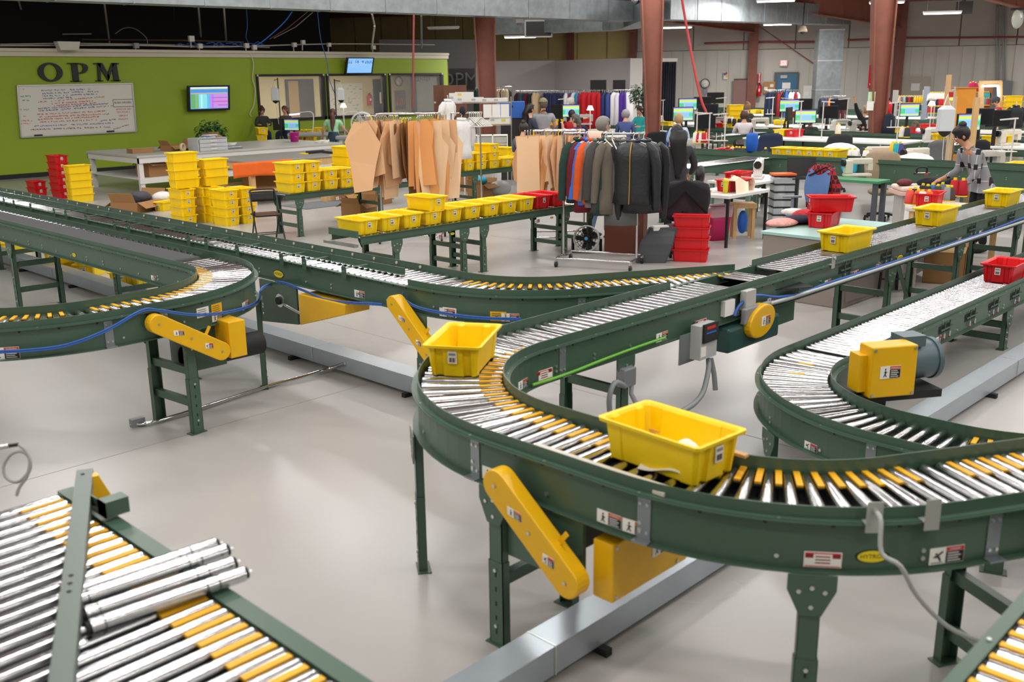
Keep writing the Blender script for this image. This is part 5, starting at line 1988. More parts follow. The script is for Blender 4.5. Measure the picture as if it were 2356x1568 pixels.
def carton(label, x, y, z, sx, sy, sz, rz=0, flaps=True, group=None):
 t = thing('cardboard_box', label, 'box', (0, 0, 0), group)
 b = MB(CARD)
 w = .006
 for q in ((-sx/2, sx/2, -sy/2, -sy/2+w, 0, sz), (-sx/2, sx/2, sy/2-w, sy/2, 0, sz), (-sx/2, -sx/2+w, -sy/2, sy/2, 0, sz), (sx/2-w, sx/2, -sy/2, sy/2, 0, sz), (-sx/2, sx/2, -sy/2, sy/2, 0, w)):
  b.box(*q)
 b.build('box_body', t)
 if flaps:
  for s in (-1, 1):
   b = MB(CARD)
   b.bar((0, s*sy/2, sz), (0, s*(sy/2+sy*.3), sz-sy*.18), sx*.96, w, (0, 0, 1))
   b.build('flap', t)
   b = MB(CARD)
   b.bar((s*sx/2, 0, sz), (s*(sx/2+sx*.1), 0, sz+sx*.2), sy*.9, w, (0, 0, 1))
   b.build('flap', t)
 else:
  b = MB(M('carton_tape', 'c9a877', .4))
  b.box(-sx/2-.001, sx/2+.001, -.03, .03, sz, sz+.002)
  b.box(-sx/2, sx/2, -sy/2, sy/2, sz-w, sz)
  b.build('lid', t)
 t.location = (x, y, z)
 t.rotation_euler = (0, 0, rz)
 return t
def at(px, py, z, d=None):
 return P(px, py, z) if d is None else PD(px, py, d)
c = P(275, 417, .36)
carton('open cardboard box on the lower shelf of the white table', 10.6, 21.7, .36, .55, .45, .34, .2)
carton('cardboard box deeper on the lower shelf of the white table', 11.7, 22.6, .36, .5, .4, .36, 0)
tote('yellow', 11.3, 21.6, .36, .1, 'yellow tote on the lower shelf of the white table')
t = thing('tool_bag', 'blue and black bag on the lower shelf of the white table', 'bag', (11.9, 21.55, .36))
b = MB(M('blue_bag', '27458c', .7))
b.ell((11.9, 21.55, .48), .17, .13, .13)
b.build('bag_body', t)
b = MB(BLACK)
b.tube([(11.8, 21.5, .57), (11.9, 21.5, .66), (12.0, 21.5, .57)], .018, 6)
b.build('handle', t)
carton('shallow brown box lying on the white table beside the tape roll', 11.55, 22.3, .86, .6, .42, .12, .15)
carton('tall open cardboard box on the white table', 12.25, 21.9, .86, .26, .3, .34, .5)
carton('low cardboard tray at the left end of the white table', 10.6, 22.2, .86, .5, .35, .1, -.1, False)
t = thing('tape_roll', 'pale roll of packing tape standing on the white table', 'tape', (11.35, 21.7, .86))
b = MB(M('tape_beige', 'cbb893', .4))
b.lathe([(.06, -.03), (.1, -.03), (.1, .03), (.06, .03), (.06, -.03)], 20, (11.35, 21.62, .96), False, (.5, -.85, .1))
b.build('roll', t)
t = thing('paper_cutter', 'flat silver tape device lying on the white table front edge', 'device', (12.35, 21.45, .86))
b = MB(GALV)
b.box(12.05, 12.8, 21.4, 21.62, .861, .93)
b.build('case', t, bevel=.02)
t = thing('drawer_unit', 'clear plastic three drawer unit at the right end of the white table', 'drawer unit', (14.2, 21.4, .86))
CLR = M('clear_plastic', 'e4e8ea', .25, 0, alpha=.55)
x0 = PY(457, 350, 21.3).x
x1 = PY(525, 350, 21.3).x
b = MB(CLR)
b.box(x0, x1, 21.75, 21.77, .86, 1.14)
b.box(x0, x0+.02, 21.3, 21.75, .86, 1.14)
b.box(x1-.02, x1, 21.3, 21.75, .86, 1.14)
b.box(x0, x1, 21.3, 21.75, 1.14, 1.16)
b.build('shell', t)
for k in range(3):
 b = MB(CLR)
 b.box(x0+.03, x1-.03, 21.26, 21.28, .87+k*.09, .95+k*.09)
 b.m(WHITE)
 b.box(x0+.3, x1-.3, 21.25, 21.26, .9+k*.09, .92+k*.09)
 b.build('drawer', t)
t = thing('bucket', 'magenta plastic bucket on the table by the green wall', 'bucket', (15.1, 22.6, .86))
c = PD(538, 331, 27.6)
b = MB(M('magenta_plastic', 'd321a0', .4))
b.lathe([(.001, .01), (.1, .01), (.13, .24), (.14, .24), (.14, .25), (.122, .25), (.095, .02)], 20, (15.0, 22.5, .86), False)
b.build('pail', t)
b = MB(CHROME)
b.tube([(14.87, 22.5, 1.1), (14.92, 22.42, 1.03), (15.0, 22.38, 1.0), (15.08, 22.42, 1.03), (15.13, 22.5, 1.1)], .005, 5)
b.build('bail', t)
for k, (x, y, lab) in enumerate(((13.2, 22.8, 'stack of white papers in the middle of the white table'), (14.6, 22.0, 'blue folder and papers on the clear drawer unit'), (15.2, 21.6, 'white paper stack at the far right of the white table'))):
 t = thing('paper_stack', lab, 'papers', (x, y, .86))
 zz = 1.16 if k == 1 else .86
 if k == 1:
  x, y = (x0+x1)/2, 21.52
 for i in range(3):
  b = MB((PAPER, M('blue_folder', '3f5fa6', .6) if k == 1 else PAPER, PAPER)[i])
  b.cb((x+.03*i, y, zz+.012+.02*i), .3, .22, .018, .2*i)
  b.build('sheet_pile', t)
t = thing('barcode_scanner', 'black hand scanner lying on the steel topped table', 'scanner', (13.2, 18.2, .87))
c = P(690, 352, .9)
b = MB(BLACK)
b.bar((12.6, 18.5, .9), (12.95, 18.3, .92), .09, .06)
b.bar((12.9, 18.32, .91), (13.0, 18.05, .89), .06, .05)
b.build('body', t, bevel=.015)
b = MB(YEL)
b.box(12.5, 12.6, 18.4, 18.6, .872, .89)
b.build('yellow_base', t)
carton('brown carton under the steel topped table', 12.2, 18.3, .3, .5, .4, .26, .1, False)
carton('wide brown carton under the steel topped table near the orange cloth', 11.4, 18.5, .3, .6, .4, .3, -.1, False)
t = thing('plastic_bag', 'white plastic bag on the shelf of the steel topped table', 'bag', (12.0, 17.7, .3))
b = MB(M('white_polybag', 'dfe2e6', .3))
b.ell((11.95, 17.62, .43), .22, .14, .13, 12, 7)
b.build('bag_body', t)
b = MB(M('white_polybag', 'dfe2e6', .3))
b.ell((12.05, 17.6, .55), .08, .05, .05, 10, 5)
b.build('knot', t)
# open carton of garments on the floor in front of the totes
c = P(325, 487)
carton('open cardboard box of dark clothes on the floor by the long conveyor', c.x+.1, c.y+.3, 0, .9, .6, .2, .5)
for k, (cc, lab) in enumerate((('23262e', 'navy garment heaped in the open floor box'), ('4d4e52', 'grey garment heaped in the open floor box'), ('e6e4e2', 'white cloth heaped beside the open floor box'))):
 b = MB(M('heap_'+cc, cc, .9, bump=.4, bscale=12))
 b.ell((c.x+(-.1, .2, .62)[k], c.y+(.25, .4, .3)[k], (.2, .24, .2)[k]), .22, .18, .12, 14, 8)
 tag(b.build('heaped_garment'), lab, 'clothes')
tote('yellow', c.x+.5, c.y-.1, 0, .3, 'yellow tote on the floor in front of the box of clothes')
# cartons under the benches
for lab, px, py, s, rz in (('open cardboard box on the floor under the tall pattern rack', 828, 508, (.5, .42, .34), .3), ('cardboard box behind the open one under the middle bench', 868, 468, (.45, .4, .4), .1), ('open cardboard box with blue cloth under the farther bench', 1110, 455, (.5, .4, .3), .2), ('tall cardboard box standing under the farther bench', 1085, 438, (.4, .3, .55), -.1), ('flat carton on the floor left of the middle bench legs', 800, 458, (.6, .4, .12), .2)):
 c = P(px, py)
 carton(lab, c.x, c.y, 0, *s, rz)
c = P(1110, 455)
b = MB(M('cyan_cloth', '35b3d6', .8))
b.ell((c.x-.02, c.y, .36), .14, .12, .09)
tag(b.build('cloth_bundle'), 'cyan cloth in the cardboard box under the farther bench', 'cloth')
c = P(1150, 452)
b = MB(M('grey_polybag', 'b9bbbd', .4))
b.ell((c.x, c.y, .17), .3, .2, .17)
tag(b.build('plastic_bag'), 'grey and white plastic bag on the floor beside the box with cyan cloth', 'bag')
c = P(760, 462)
t = thing('wood_block', 'pale wooden block on the floor behind the middle bench', 'block', c)
b = MB(WOOD)
b.cb((c.x, c.y, .07), .4, .14, .14, .2)
b.build('block', t)
b = MB(M('grey_mat', '6d7276', .9))
q = [P(705, 482), P(770, 466), P(800, 470), P(740, 488)]
b.prism([(0, 0), (2.2, 0), (2.2, .9), (0, .9)], (q[0].x, q[0].y, .0), (1, 0, 0), (0, 1, 0), .012)
tag(b.build('floor_mat'), 'dark grey anti fatigue mat behind the middle bench', 'mat')
# ---------------------------------------------------------------- black folding chair
def folding_chair():
 t = thing('folding_chair', 'black metal folding chair with a brown seat by the yellow totes', 'chair', (0, 0, 0))
 b = MB(M('chair_seat_brown', '5a4034', .35))
 b.box(-.19, .19, -.19, .2, .435, .45)
 b.build('seat', t, bevel=.01)
 b = MB(BLACK)
 b.box(-.2, .2, -.2, .21, .42, .436)
 b.build('seat_rim', t)
 for s in (-1, 1):
  b = MB(BLACK)
  b.tube([(s*.21, .3, 0), (s*.205, .05, .42), (s*.2, -.1, .68), (s*.19, -.16, .78)], .013, 8)
  b.build('leg', t)
  b = MB(BLACK)
  b.tube([(s*.19, -.27, 0), (s*.19, -.05, .3), (s*.19, .08, .5)], .012, 8)
  b.build('leg', t)
 b = MB(BLACK)
 b.tube([(-.19, -.16, .77), (-.15, -.18, .8), (.15, -.18, .8), (.19, -.16, .77)], .014, 8)
 b.build('top_tube', t)
 b = MB(BLACK)
 b.sheet(lambda u, v: (-.185+.37*u, -.13-.03*v-.03*math.sin(u*math.pi), .62+.15*v), 10, 4)
 b.build('backrest', t, solid=.004)
 b = MB(BLACK)
 b.tube([(-.2, .2, .15), (.2, .2, .15)], .008, 6)
 b.tube([(-.19, -.18, .12), (.19, -.18, .12)], .008, 6)
 b.build('stretcher', t)
 return t
fc = folding_chair()
c = P(617, 556)
fc.location = (c.x, c.y, 0)
fc.rotation_euler = (0, 0, R(160))
# ---------------------------------------------------------------- green wall: letters, boards, screens
LET = M('letter_black', '1d1e20', .5)
def ring_prism(mb, o, rx, rz_, ix, iz, ax, th):
 o = Vector(o)
 n = 40
 def r(a, b_, yy):
  return [o+Vector((ax*0+a*math.cos(2*math.pi*i/n), yy, b_*math.sin(2*math.pi*i/n))) for i in range(n)]
 mb.rings([r(rx, rz_, 0), r(rx, rz_, -th), r(ix, iz, -th), r(ix, iz, 0), r(rx, rz_, 0)], True, False)
def letter_box(px0, px1, py0, py1):
 a, c = PY(px0, py1, YW), PY(px1, py0, YW)
 return a.x, c.x, a.z, c.z
x0, x1, z0, z1 = letter_box(89, 140, 144, 188)
b = MB(LET)
ring_prism(b, ((x0+x1)/2, YW, (z0+z1)/2), (x1-x0)/2, (z1-z0)/2, (x1-x0)*.27, (z1-z0)*.41, 1, .05)
tag(b.build('wall_letter'), 'large black serif letter O above the whiteboard', 'letter')
def poly_letter(polys, box, label):
 x0, x1, z0, z1 = box
 b = MB(LET)
 for pl in polys:
  b.prism([(u*(x1-x0), v*(z1-z0)) for u, v in pl], (x0, YW-.001, z0), (1, 0, 0), (0, 0, 1), .049)
 o = b.build('wall_letter')
 tag(o, label, 'letter')
bow = [(.3+.02, 1), (.62, 1), (.85, .95), (1., .82), (1., .64), (.86, .5), (.62, .44), (.32, .44)]
box = letter_box(159, 200, 145, 188)
poly_letter([[(.18, 0), (.48, 0), (.48, 1), (.18, 1)], [(.06, 0), (.62, 0), (.62, .05), (.06, .05)], [(0, .95), (.5, .95), (.5, 1), (0, 1)],
    [(.48, 1), (.62, 1), (.62, .94), (.48, .94)], [(.48, .5), (.62, .5), (.62, .43), (.48, .43)],
    [(.62, 1), (.8, .975), (.95, .9), (1., .76), (.95, .6), (.82, .48), (.62, .43), (.62, .5), (.7, .56), (.75, .7), (.72, .86), (.62, .94)]], box, 'large black serif letter P between O and M')
box = letter_box(219, 272, 145, 187)
poly_letter([[(.1, 0), (.2, 0), (.26, 1), (.14, 1)], [(0, 0), (.3, 0), (.3, .05), (0, .05)], [(0, .94), (.28, .94), (.28, 1), (0, 1)],
    [(.12, 1), (.34, 1), (.58, .22), (.5, 0)], [(.5, 0), (.8, .96), (.72, 1), (.46, .3)], [(.72, 0), (.94, 0), (.9, 1), (.72, 1)],
    [(.62, 0), (1., 0), (1., .05), (.62, .05)], [(.72, .94), (1., .94), (1., 1), (.72, 1)]], box, 'large black serif letter M right of the letter P')
def wb(px, py):
 q = PY(px, py, YW-.05)
 return q.x, q.z
t = thing('whiteboard', 'large whiteboard with coloured handwriting under the OPM letters', 'whiteboard', PY(175, 310, YW))
cs = [PY(px, py, YW-.035) for px, py in ((48, 316), (313, 302), (304, 192), (39, 197))]
b = MB(M('board_white', 'e5e2d8', .25))
fr = [Vector((q.x, YW-.035, q.z)) for q in cs]
b.add(fr+[q+Vector((0, .03, 0)) for q in fr], [(0, 1, 2, 3), (7, 6, 5, 4), (0, 4, 5, 1), (1, 5, 6, 2), (2, 6, 7, 3), (3, 7, 4, 0)])
wbd = b.build('writing_surface', t)
b = MB(ZINC)
for i in range(4):
 b.bar(fr[i], fr[(i+1) % 4], .03, .05, (0, 1, 0))
b.build('frame', t)
def scrib(cols, px0, px1, py0, py1, dx=0):
 """one handwritten line as many small strokes"""
 n = int((px1-px0)/3.2)
 b = MB(cols)
 k = 0
 while k < n:
  if random.random() < .17:
   k += 1
   continue
  px = px0+(px1-px0)*k/n
  py = py0+(py1-py0)*k/n+random.uniform(-.5, .5)
  hgt = random.uniform(1.6, 3.2)
  for (a0, c0, a1, c1) in random.choice((((0, -1, 0, 1), (0, 1, 2, 1)), ((0, 1, 1, -1), (1, -1, 2, 1)), ((0, -1, 2, -1), (2, -1, 2, 1), (0, 0, 2, 0)), ((0, 1, 0, -1), (0, -1, 2, 0)))):
   x_, z_ = wb(px+a0, py+c0*hgt/2)
   x2, z2 = wb(px+a1, py+c1*hgt/2)
   b.bar((x_, YW-.037, z_), (x2, YW-.037, z2), .011, .002, (0, 1, 0))
  k += 1
 if b.v:
  b.build('handwriting', wbd, kind='stuff')
BLU, REDI, PUR, GRNI, ORI, MAR = [M('marker_'+c, c, .6) for c in ('5a78ad', 'd06058', '6a5f9e', '4fa592', 'e58a6a', '8a4a5c')]
for c_, l in ((BLU, (96, 210, 208, 205)), (BLU, (98, 228, 215, 210)), (BLU, (98, 225, 221, 216)), (BLU, (100, 168, 227, 224)), (REDI, (86, 244, 235, 222)), (REDI, (120, 215, 238, 232)), (REDI, (125, 226, 243, 236)),
    (PUR, (88, 250, 250, 238)), (PUR, (90, 262, 255, 243)), (REDI, (86, 244, 263, 255)), (REDI, (88, 252, 269, 262)), (REDI, (88, 230, 275, 268)), (REDI, (92, 228, 281, 275)), (PUR, (232, 268, 278, 274)),
    (BLU, (80, 262, 290, 283)), (MAR, (72, 256, 298, 292)), (MAR, (262, 298, 297, 286)), (GRNI, (48, 72, 222, 221)), (GRNI, (52, 68, 231, 231)), (GRNI, (48, 72, 252, 252)), (ORI, (50, 62, 268, 268)), (ORI, (50, 76, 278, 278)), (ORI, (50, 72, 284, 284)), (REDI, (54, 62, 205, 214))):
 scrib(c_, *l)
bx0, bz0 = wb(262, 246)
bx1, bz1 = wb(308, 228)
b = MB(INK)
for p, q in (((bx0, bz0), (bx1, bz0)), ((bx1, bz0), (bx1, bz1)), ((bx1, bz1), (bx0, bz1)), ((bx0, bz1), (bx0, bz0))):
 b.bar((p[0], YW-.037, p[1]), (q[0], YW-.037, q[1]), .012, .002, (0, 1, 0))
b.build('ruled_box', wbd)
x_, z_ = wb(283, 236)
lettering('board_text', 'RUSH ORDERS', .075, INK, (x_, YW-.037, z_), (1, 0, .0), (0, 0, 1), wbd)
for tx, py in (('AMAZON 200', 251), ('TEN FOUR 3', 258), ('SERGE 4', 266), ('FINALITY', 274)):
 x_, z_ = wb(284, py)
 lettering('board_text', tx, .07, REDI, (x_, YW-.037, z_), (1, 0, .0), (0, 0, 1), wbd)
b = MB(BLACK)
for px, py in ((88, 311), (254, 302)):
 x_, z_ = wb(px, py)
 b = MB(BLACK)
 b.box(x_-.1, x_+.1, YW-.09, YW-.03, z_-.02, z_+.02)
 b.build('eraser', t)
def wall_screen(label, corners, y0, rows, tilt=.1):
 """flat screen on the office wall; corners lower left, lower right, upper right, upper left"""
 q = [PY(px, py, y0) for px, py in corners]
 x0, x1 = (q[0].x+q[3].x)/2, (q[1].x+q[2].x)/2
 z0, z1 = (q[0].z+q[1].z)/2, (q[2].z+q[3].z)/2
 t = thing('wall_screen', label, 'screen', (x0, y0, z0))
 def T(u, v, k):
  return Vector((x0+(x1-x0)*u, y0-tilt*v-k, z0+(z1-z0)*v))
 def quad(mb, u0, u1, v0, v1, k, th=.0):
  a = [T(u0, v0, k), T(u1, v0, k), T(u1, v1, k), T(u0, v1, k)]
  if th:
   c = [p+Vector((0, th, 0)) for p in a]
   mb.add(a+c, [(0, 1, 2, 3), (7, 6, 5, 4), (0, 4, 5, 1), (1, 5, 6, 2), (2, 6, 7, 3), (3, 7, 4, 0)])
  else:
   mb.add(a, [(0, 1, 2, 3)])
 b = MB(BLACK)
 quad(b, 0, 1, 0, 1, 0, .07)
 b.build('bezel', t)
 b = MB(M('screen_base_'+rows[0][4], rows[0][4], .3, emit=.9))
 quad(b, .05, .95, .08, .94, .003)
 s = b.build('display', t)
 for u0, u1, v0, v1, c in rows[1:]:
  b.m(M('screen_'+c, c, .3, emit=.9)) if False else None
 b = MB(M('screen_base_'+rows[0][4], rows[0][4], .3, emit=.9))
 for u0, u1, v0, v1, c in rows[1:]:
  b.m(M('screen_'+c, c, .3, emit=.9))
  quad(b, u0, u1, v0, v1, .005)
 b.build('screen_content', s)
 b = MB(BLACK)
 b.box((x0+x1)/2-.1, (x0+x1)/2+.1, y0+.04, YW, (z0+z1)/2-.1, (z0+z1)/2+.1)
 b.build('wall_bracket', t)
 return t, s, T
rows = [(0, 0, 0, 0, '5d9bd8'), (.06, .94, .86, .89, 'd8d34a'), (.06, .94, .68, .71, 'c9a53f'), (.06, .16, .1, .66, '57a562'), (.17, .24, .1, .66, '6fb26b'), (.25, .5, .1, .66, '86cfd6'), (.52, .94, .1, .66, 'b784cf'), (.44, .5, .1, .66, '4a90b4'), (.55, .94, .5, .53, '8d4b9d'), (.55, .94, .34, .38, 'c2306a'), (.06, .94, .9, .93, 'e6ecf2'), (.55, .6, .1, .66, '9a6dc0'), (.7, .94, .2, .23, '8d4b9d'), (.3, .33, .12, .64, 'b7e4ea'), (.06, .94, .72, .85, '4a86cf')]
for k in range(9):
 rows.append((.06, .24, .13+k*.058, .138+k*.058, 'a85f4a'))
 rows.append((.26, .43, .13+k*.058, .138+k*.058, '5d9bb0'))
wall_screen('wall mounted screen with a coloured table, right of the whiteboard', ((432, 257), (527, 252), (527, 195), (430, 198)), YW-.16, rows)
rows = [(0, 0, 0, 0, '7fb4ee'), (.08, .62, .63, .65, 'c9b463'), (.12, .6, .25, .26, '6a9ad6'), (.3, .5, .86, .875, '5b86c2')]
_, scr, TT = wall_screen('wall mounted screen with blue numbers above the windows', ((793, 171), (855, 170), (856, 132), (794, 133)), YW-.2, rows, .16)
for tx, u in (('22', .12), ('18', .36), ('4', .58), ('263', .77), ('0', .93)):
 lettering('screen_text', tx, .17, M('screen_digit', '1d3f86', .5), TT(u, .75, .008), (1, 0, 0), (0, -.12, 1), scr)
# potted plant by the green wall
def leafy(parent, c, rx, ry, rz_, n, mat, size, seed=1):
 rnd = random.Random(seed)
 b = MB(mat)
 for _ in range(n):
  a, e = rnd.uniform(0, 6.283), math.asin(rnd.uniform(-1, 1))
  k = rnd.uniform(.35, 1)
  p = Vector((c[0]+rx*k*math.cos(a)*math.cos(e), c[1]+ry*k*math.sin(a)*math.cos(e), c[2]+rz_*k*math.sin(e)))
  d = Vector((math.cos(a), math.sin(a), rnd.uniform(-.7, .5))).normalized()
  s = d.cross(Vector((rnd.uniform(-.4, .4), rnd.uniform(-.4, .4), 1))).normalized()
  L, w_ = size*rnd.uniform(.7, 1.2), size*.28
  m_ = p+d*L*.45+Vector((0, 0, .02))
  b.add([p, m_+s*w_, p+d*L-Vector((0, 0, L*.2)), m_-s*w_, m_+d.cross(s)*.01], [(0, 1, 4), (1, 2, 4), (2, 3, 4), (3, 0, 4)])
 return b.build('foliage', parent)
def potted_plant(label, c, h, r, seed, mat, size=.16, n=380):
 t = thing('potted_plant', label, 'plant', (c[0], c[1], 0))
 b = MB(M('terracotta_pot', '8f5a3c', .7))
 b.lathe([(.001, 0), (.15, 0), (.2, .32), (.22, .32), (.22, .36), (.19, .36), (.17, .3), (.001, .3)], 20, (c[0], c[1], 0), False)
 b.build('pot', t)
 b = MB(M('plant_stem', '5b4630', .8))
 for k in range(4):
  a = k*1.7
  b.tube([(c[0], c[1], .3), (c[0]+.06*math.cos(a), c[1]+.06*math.sin(a), h*.5), (c[0]+r*.5*math.cos(a), c[1]+r*.5*math.sin(a), h*.85)], [.02, .015, .008], 6)
 b.build('stem', t)
 leafy(t, (c[0], c[1], h-r*1.0), r, r, r*1.05, n, mat, size, seed)
q = PD(485, 302, 28.6)
potted_plant('bushy green potted plant against the green wall under the screen', (q.x, q.y), PD(485, 272, 29.3).z, .42, 3, M('leaf_green', '2f6a35', .5))
# ---------------------------------------------------------------- things over the office ledge
for i, (pts, rad, col, lab) in enumerate((
  (((0, 105), (300, 104), (500, 108), (760, 101), (1000, 103)), .022, 'b9b5a6', 'upper steel conduit running along the top of the green wall'),
  (((0, 102), (200, 100), (500, 106), (620, 109)), .02, 'a39e8e', 'lower steel conduit running along the top of the green wall'),
  (((190, 91), (420, 93), (560, 97)), .03, '6b5a45', 'rusty pipe above the green wall'),
  (((0, 80), (120, 79), (210, 78)), .02, 'c6c2b4', 'pale conduit at the upper left above the ledge'))):
 b = MB(M('conduit_'+col, col, .45, .3))
 b.tube([PD(x, y, 31+.0*x) if i > 1 else PY(x, y, YW+.1+.05*i) for x, y in pts], rad, 6)
 tag(b.build('conduit'), lab, 'conduit')
for i, (px, py, w_, h_) in enumerate(((45, 60, 1.0, .7), (213, 84, .75, .95))):
 d = 34
 q = PD(px, py, d)
 t = thing('duct_box', 'square galvanized duct end over the green wall, %s of two' % ('left', 'right')[i], 'duct', q)
 b = MB(GALV)
 b.cb(q, .55, .5, .5 if i == 0 else .62, YAW-HP)
 b.build('box', t)
 b = MB(M('foil_duct', 'b9bcbd', .3, .8, bump=.5, bscale=14))
 q2 = PD(px+75 if i == 0 else px+120, py+10, d+.3)
 b.tube([q, q.lerp(q2, .5)+Vector((0, 0, -.03)), q2], .2 if i == 0 else .3, 12)
 b.build('flexible_duct', t)
for i, (a, c, col, lab) in enumerate((((40, -6), (38, 40), 'd6d2c4', 'pale hanging strut left end'), ((42, 0), (70, 98), 'cfcbbd', 'pale slanted strut left end'), ((240, 8), (252, 100), 'd9cfb8', 'pale vertical strut above the letter M'), ((456, 14), (462, 84), 'c9c6bd', 'pale strut holding the wall conduits'), ((515, 18), (520, 92), 'd2cdbf', 'pale strut left of the blue cables'), ((856, 32), (862, 60), 'c9c6bd', 'white drop conduit behind the duct'), ((862, 60), (856, 105), 'c9c6bd', 'bent white drop conduit over the windows'), ((969, 36), (970, 110), '70757a', 'grey steel rod at the right end of the office roof'))):
 b = MB(M('strut_'+col, col, .5))
 p, q = PD(a[0], a[1], 29.5), PD(c[0], c[1], 32)
 b.tube([p, q], .03, 6)
 tag(b.build('ceiling_strut'), lab, 'strut')
for i, (px0, px1) in enumerate(((126, 129), (160, 163), (300, 303), (333, 336), (201, 205), (400, 402))):
 b = MB(M('hanger_wire', '4d4a46', .6))
 b.tube([PD(px0, 4, 33), PD(px1, 70+i*3, 34)], .012, 5)
 tag(b.build('hanger_wire'), 'thin ceiling hanger wire over the dark office roof', 'wire', 'ceiling hanger wires over the office')
for i, (pts, col, r_, lab) in enumerate((
  (((672, 27), (655, 50), (625, 78), (600, 98), (580, 107)), '2f7ad6', .018, 'bright blue cable sagging down to the green wall'),
  (((567, 20), (569, 60), (566, 85), (573, 100)), '3467b4', .012, 'thin blue cable hanging straight left of the bright one'),
  (((729, -5), (731, 30), (738, 90), (752, 140), (757, 180), (770, 215)), '3d6aa8', .012, 'long thin blue cable dropping past the windows'),
  (((708, 27), (660, 66), (620, 90)), '7d4a3a', .012, 'brown cable slanting over the office'),
  (((720, 28), (680, 62), (630, 88)), '8b8474', .012, 'grey cable slanting over the office'),
  (((574, 120), (583, 145), (581, 180), (587, 205), (584, 240), (575, 260), (578, 268)), 'd9d8d0', .016, 'white cable hanging down the green wall left of the windows'),
  (((265, 78), (285, 65), (310, 66), (335, 85), (340, 100)), '8a8474', .016, 'arched grey cable above the letter M'))):
 b = MB(M('cable_'+col, col, .5))
 b.tube([PY(x, y, YW-.06) if i == 5 else PD(x, y, 30.5) for x, y in pts], r_, 6)
 tag(b.build('cable'), lab, 'cable')
b = MB(M('blue_cable_sheath', '2f62b5', .5))
for k in range(14):
 x = 400+k*15
 b.tube([PY(x, 106-abs(math.sin(k))*6, YW+.1), PY(x+14, 100+math.sin(k*2)*5, YW+.14), PY(x+30, 106, YW+.1)], .014, 5)
tag(b.build('cable_bundle'), 'tangled bundle of blue data cables on top of the green wall', 'cable bundle')
for i, (px, py, s, lab) in enumerate(((149, 107, .5, 'cream floodlight on the ledge above the letter O'), (440, 89, .16, 'small white junction box standing on the ledge'), (313, 105, .14, 'small dark junction box on the ledge conduit'), (460, 106, .13, 'junction box left of the cable bundle'), (567, 105, .14, 'junction box on the ledge above the white cable'), (585, 109, .14, 'junction box right of the white cable'), (677, 103, .13, 'tilted junction box left of the wall screen'), (697, 97, .12, 'junction box on a bent conduit above the wall screen'), (757, 103, .12, 'junction box beside the arched cable'), (859, 109, .13, 'junction box below the bent white conduit'))):
 q = PY(px, py, YW-.02)
 t = thing('junction_box' if i else 'flood_light', lab, 'junction box' if i else 'lamp', q)
 b = MB(M('box_cream', 'cfccc0', .5) if i != 2 else GREY)
 if i == 0:
  b.prism([(-.3, .12), (.3, .12), (.24, -.1), (-.24, -.1)], q-Vector((0, .05, 0)), (1, 0, 0), (0, 0, 1), .25)
 else:
  b.cb(q, s, .1, s)
 b.build('case', t)
 b = MB(LGREY)
 b.tube([q+Vector((0, .04, -.02)), q+Vector((0, .06, -.25))], .02, 6)
 b.build('stem', t)
# ---------------------------------------------------------------- people
def skin_obj(name, nodes, edges, mat, parent, root=0, sub=1, fold=1):
 """one continuous surface grown over a skeleton: nodes {key: (pos, rx, ry)}"""
 keys = list(nodes)
 ix = {k: i for i, k in enumerate(keys)}
 me = bpy.data.meshes.new(name)
 me.from_pydata([tuple(nodes[k][0]) for k in keys], [(ix[a], ix[b]) for a, b in edges], [])
 me.materials.append(mat)
 o = link(name, me, parent)
 sk = o.modifiers.new('skin', 'SKIN')
 sk.use_smooth_shade = True
 sk.branch_smoothing = .4
 lay = me.skin_vertices[0].data if me.skin_vertices else None
 if lay is None:
  bpy.context.view_layer.objects.active = o
  bpy.ops.object.select_all(action='DESELECT')
  o.select_set(True)
  bpy.ops.mesh.customdata_skin_add()
  lay = me.skin_vertices[0].data
 for k in keys:
  lay[ix[k]].radius = (nodes[k][1], nodes[k][2])
  lay[ix[k]].use_root = False
 lay[root].use_root = True
 sb = o.modifiers.new('smooth', 'SUBSURF')
 sb.levels = sb.render_levels = sub
 return o
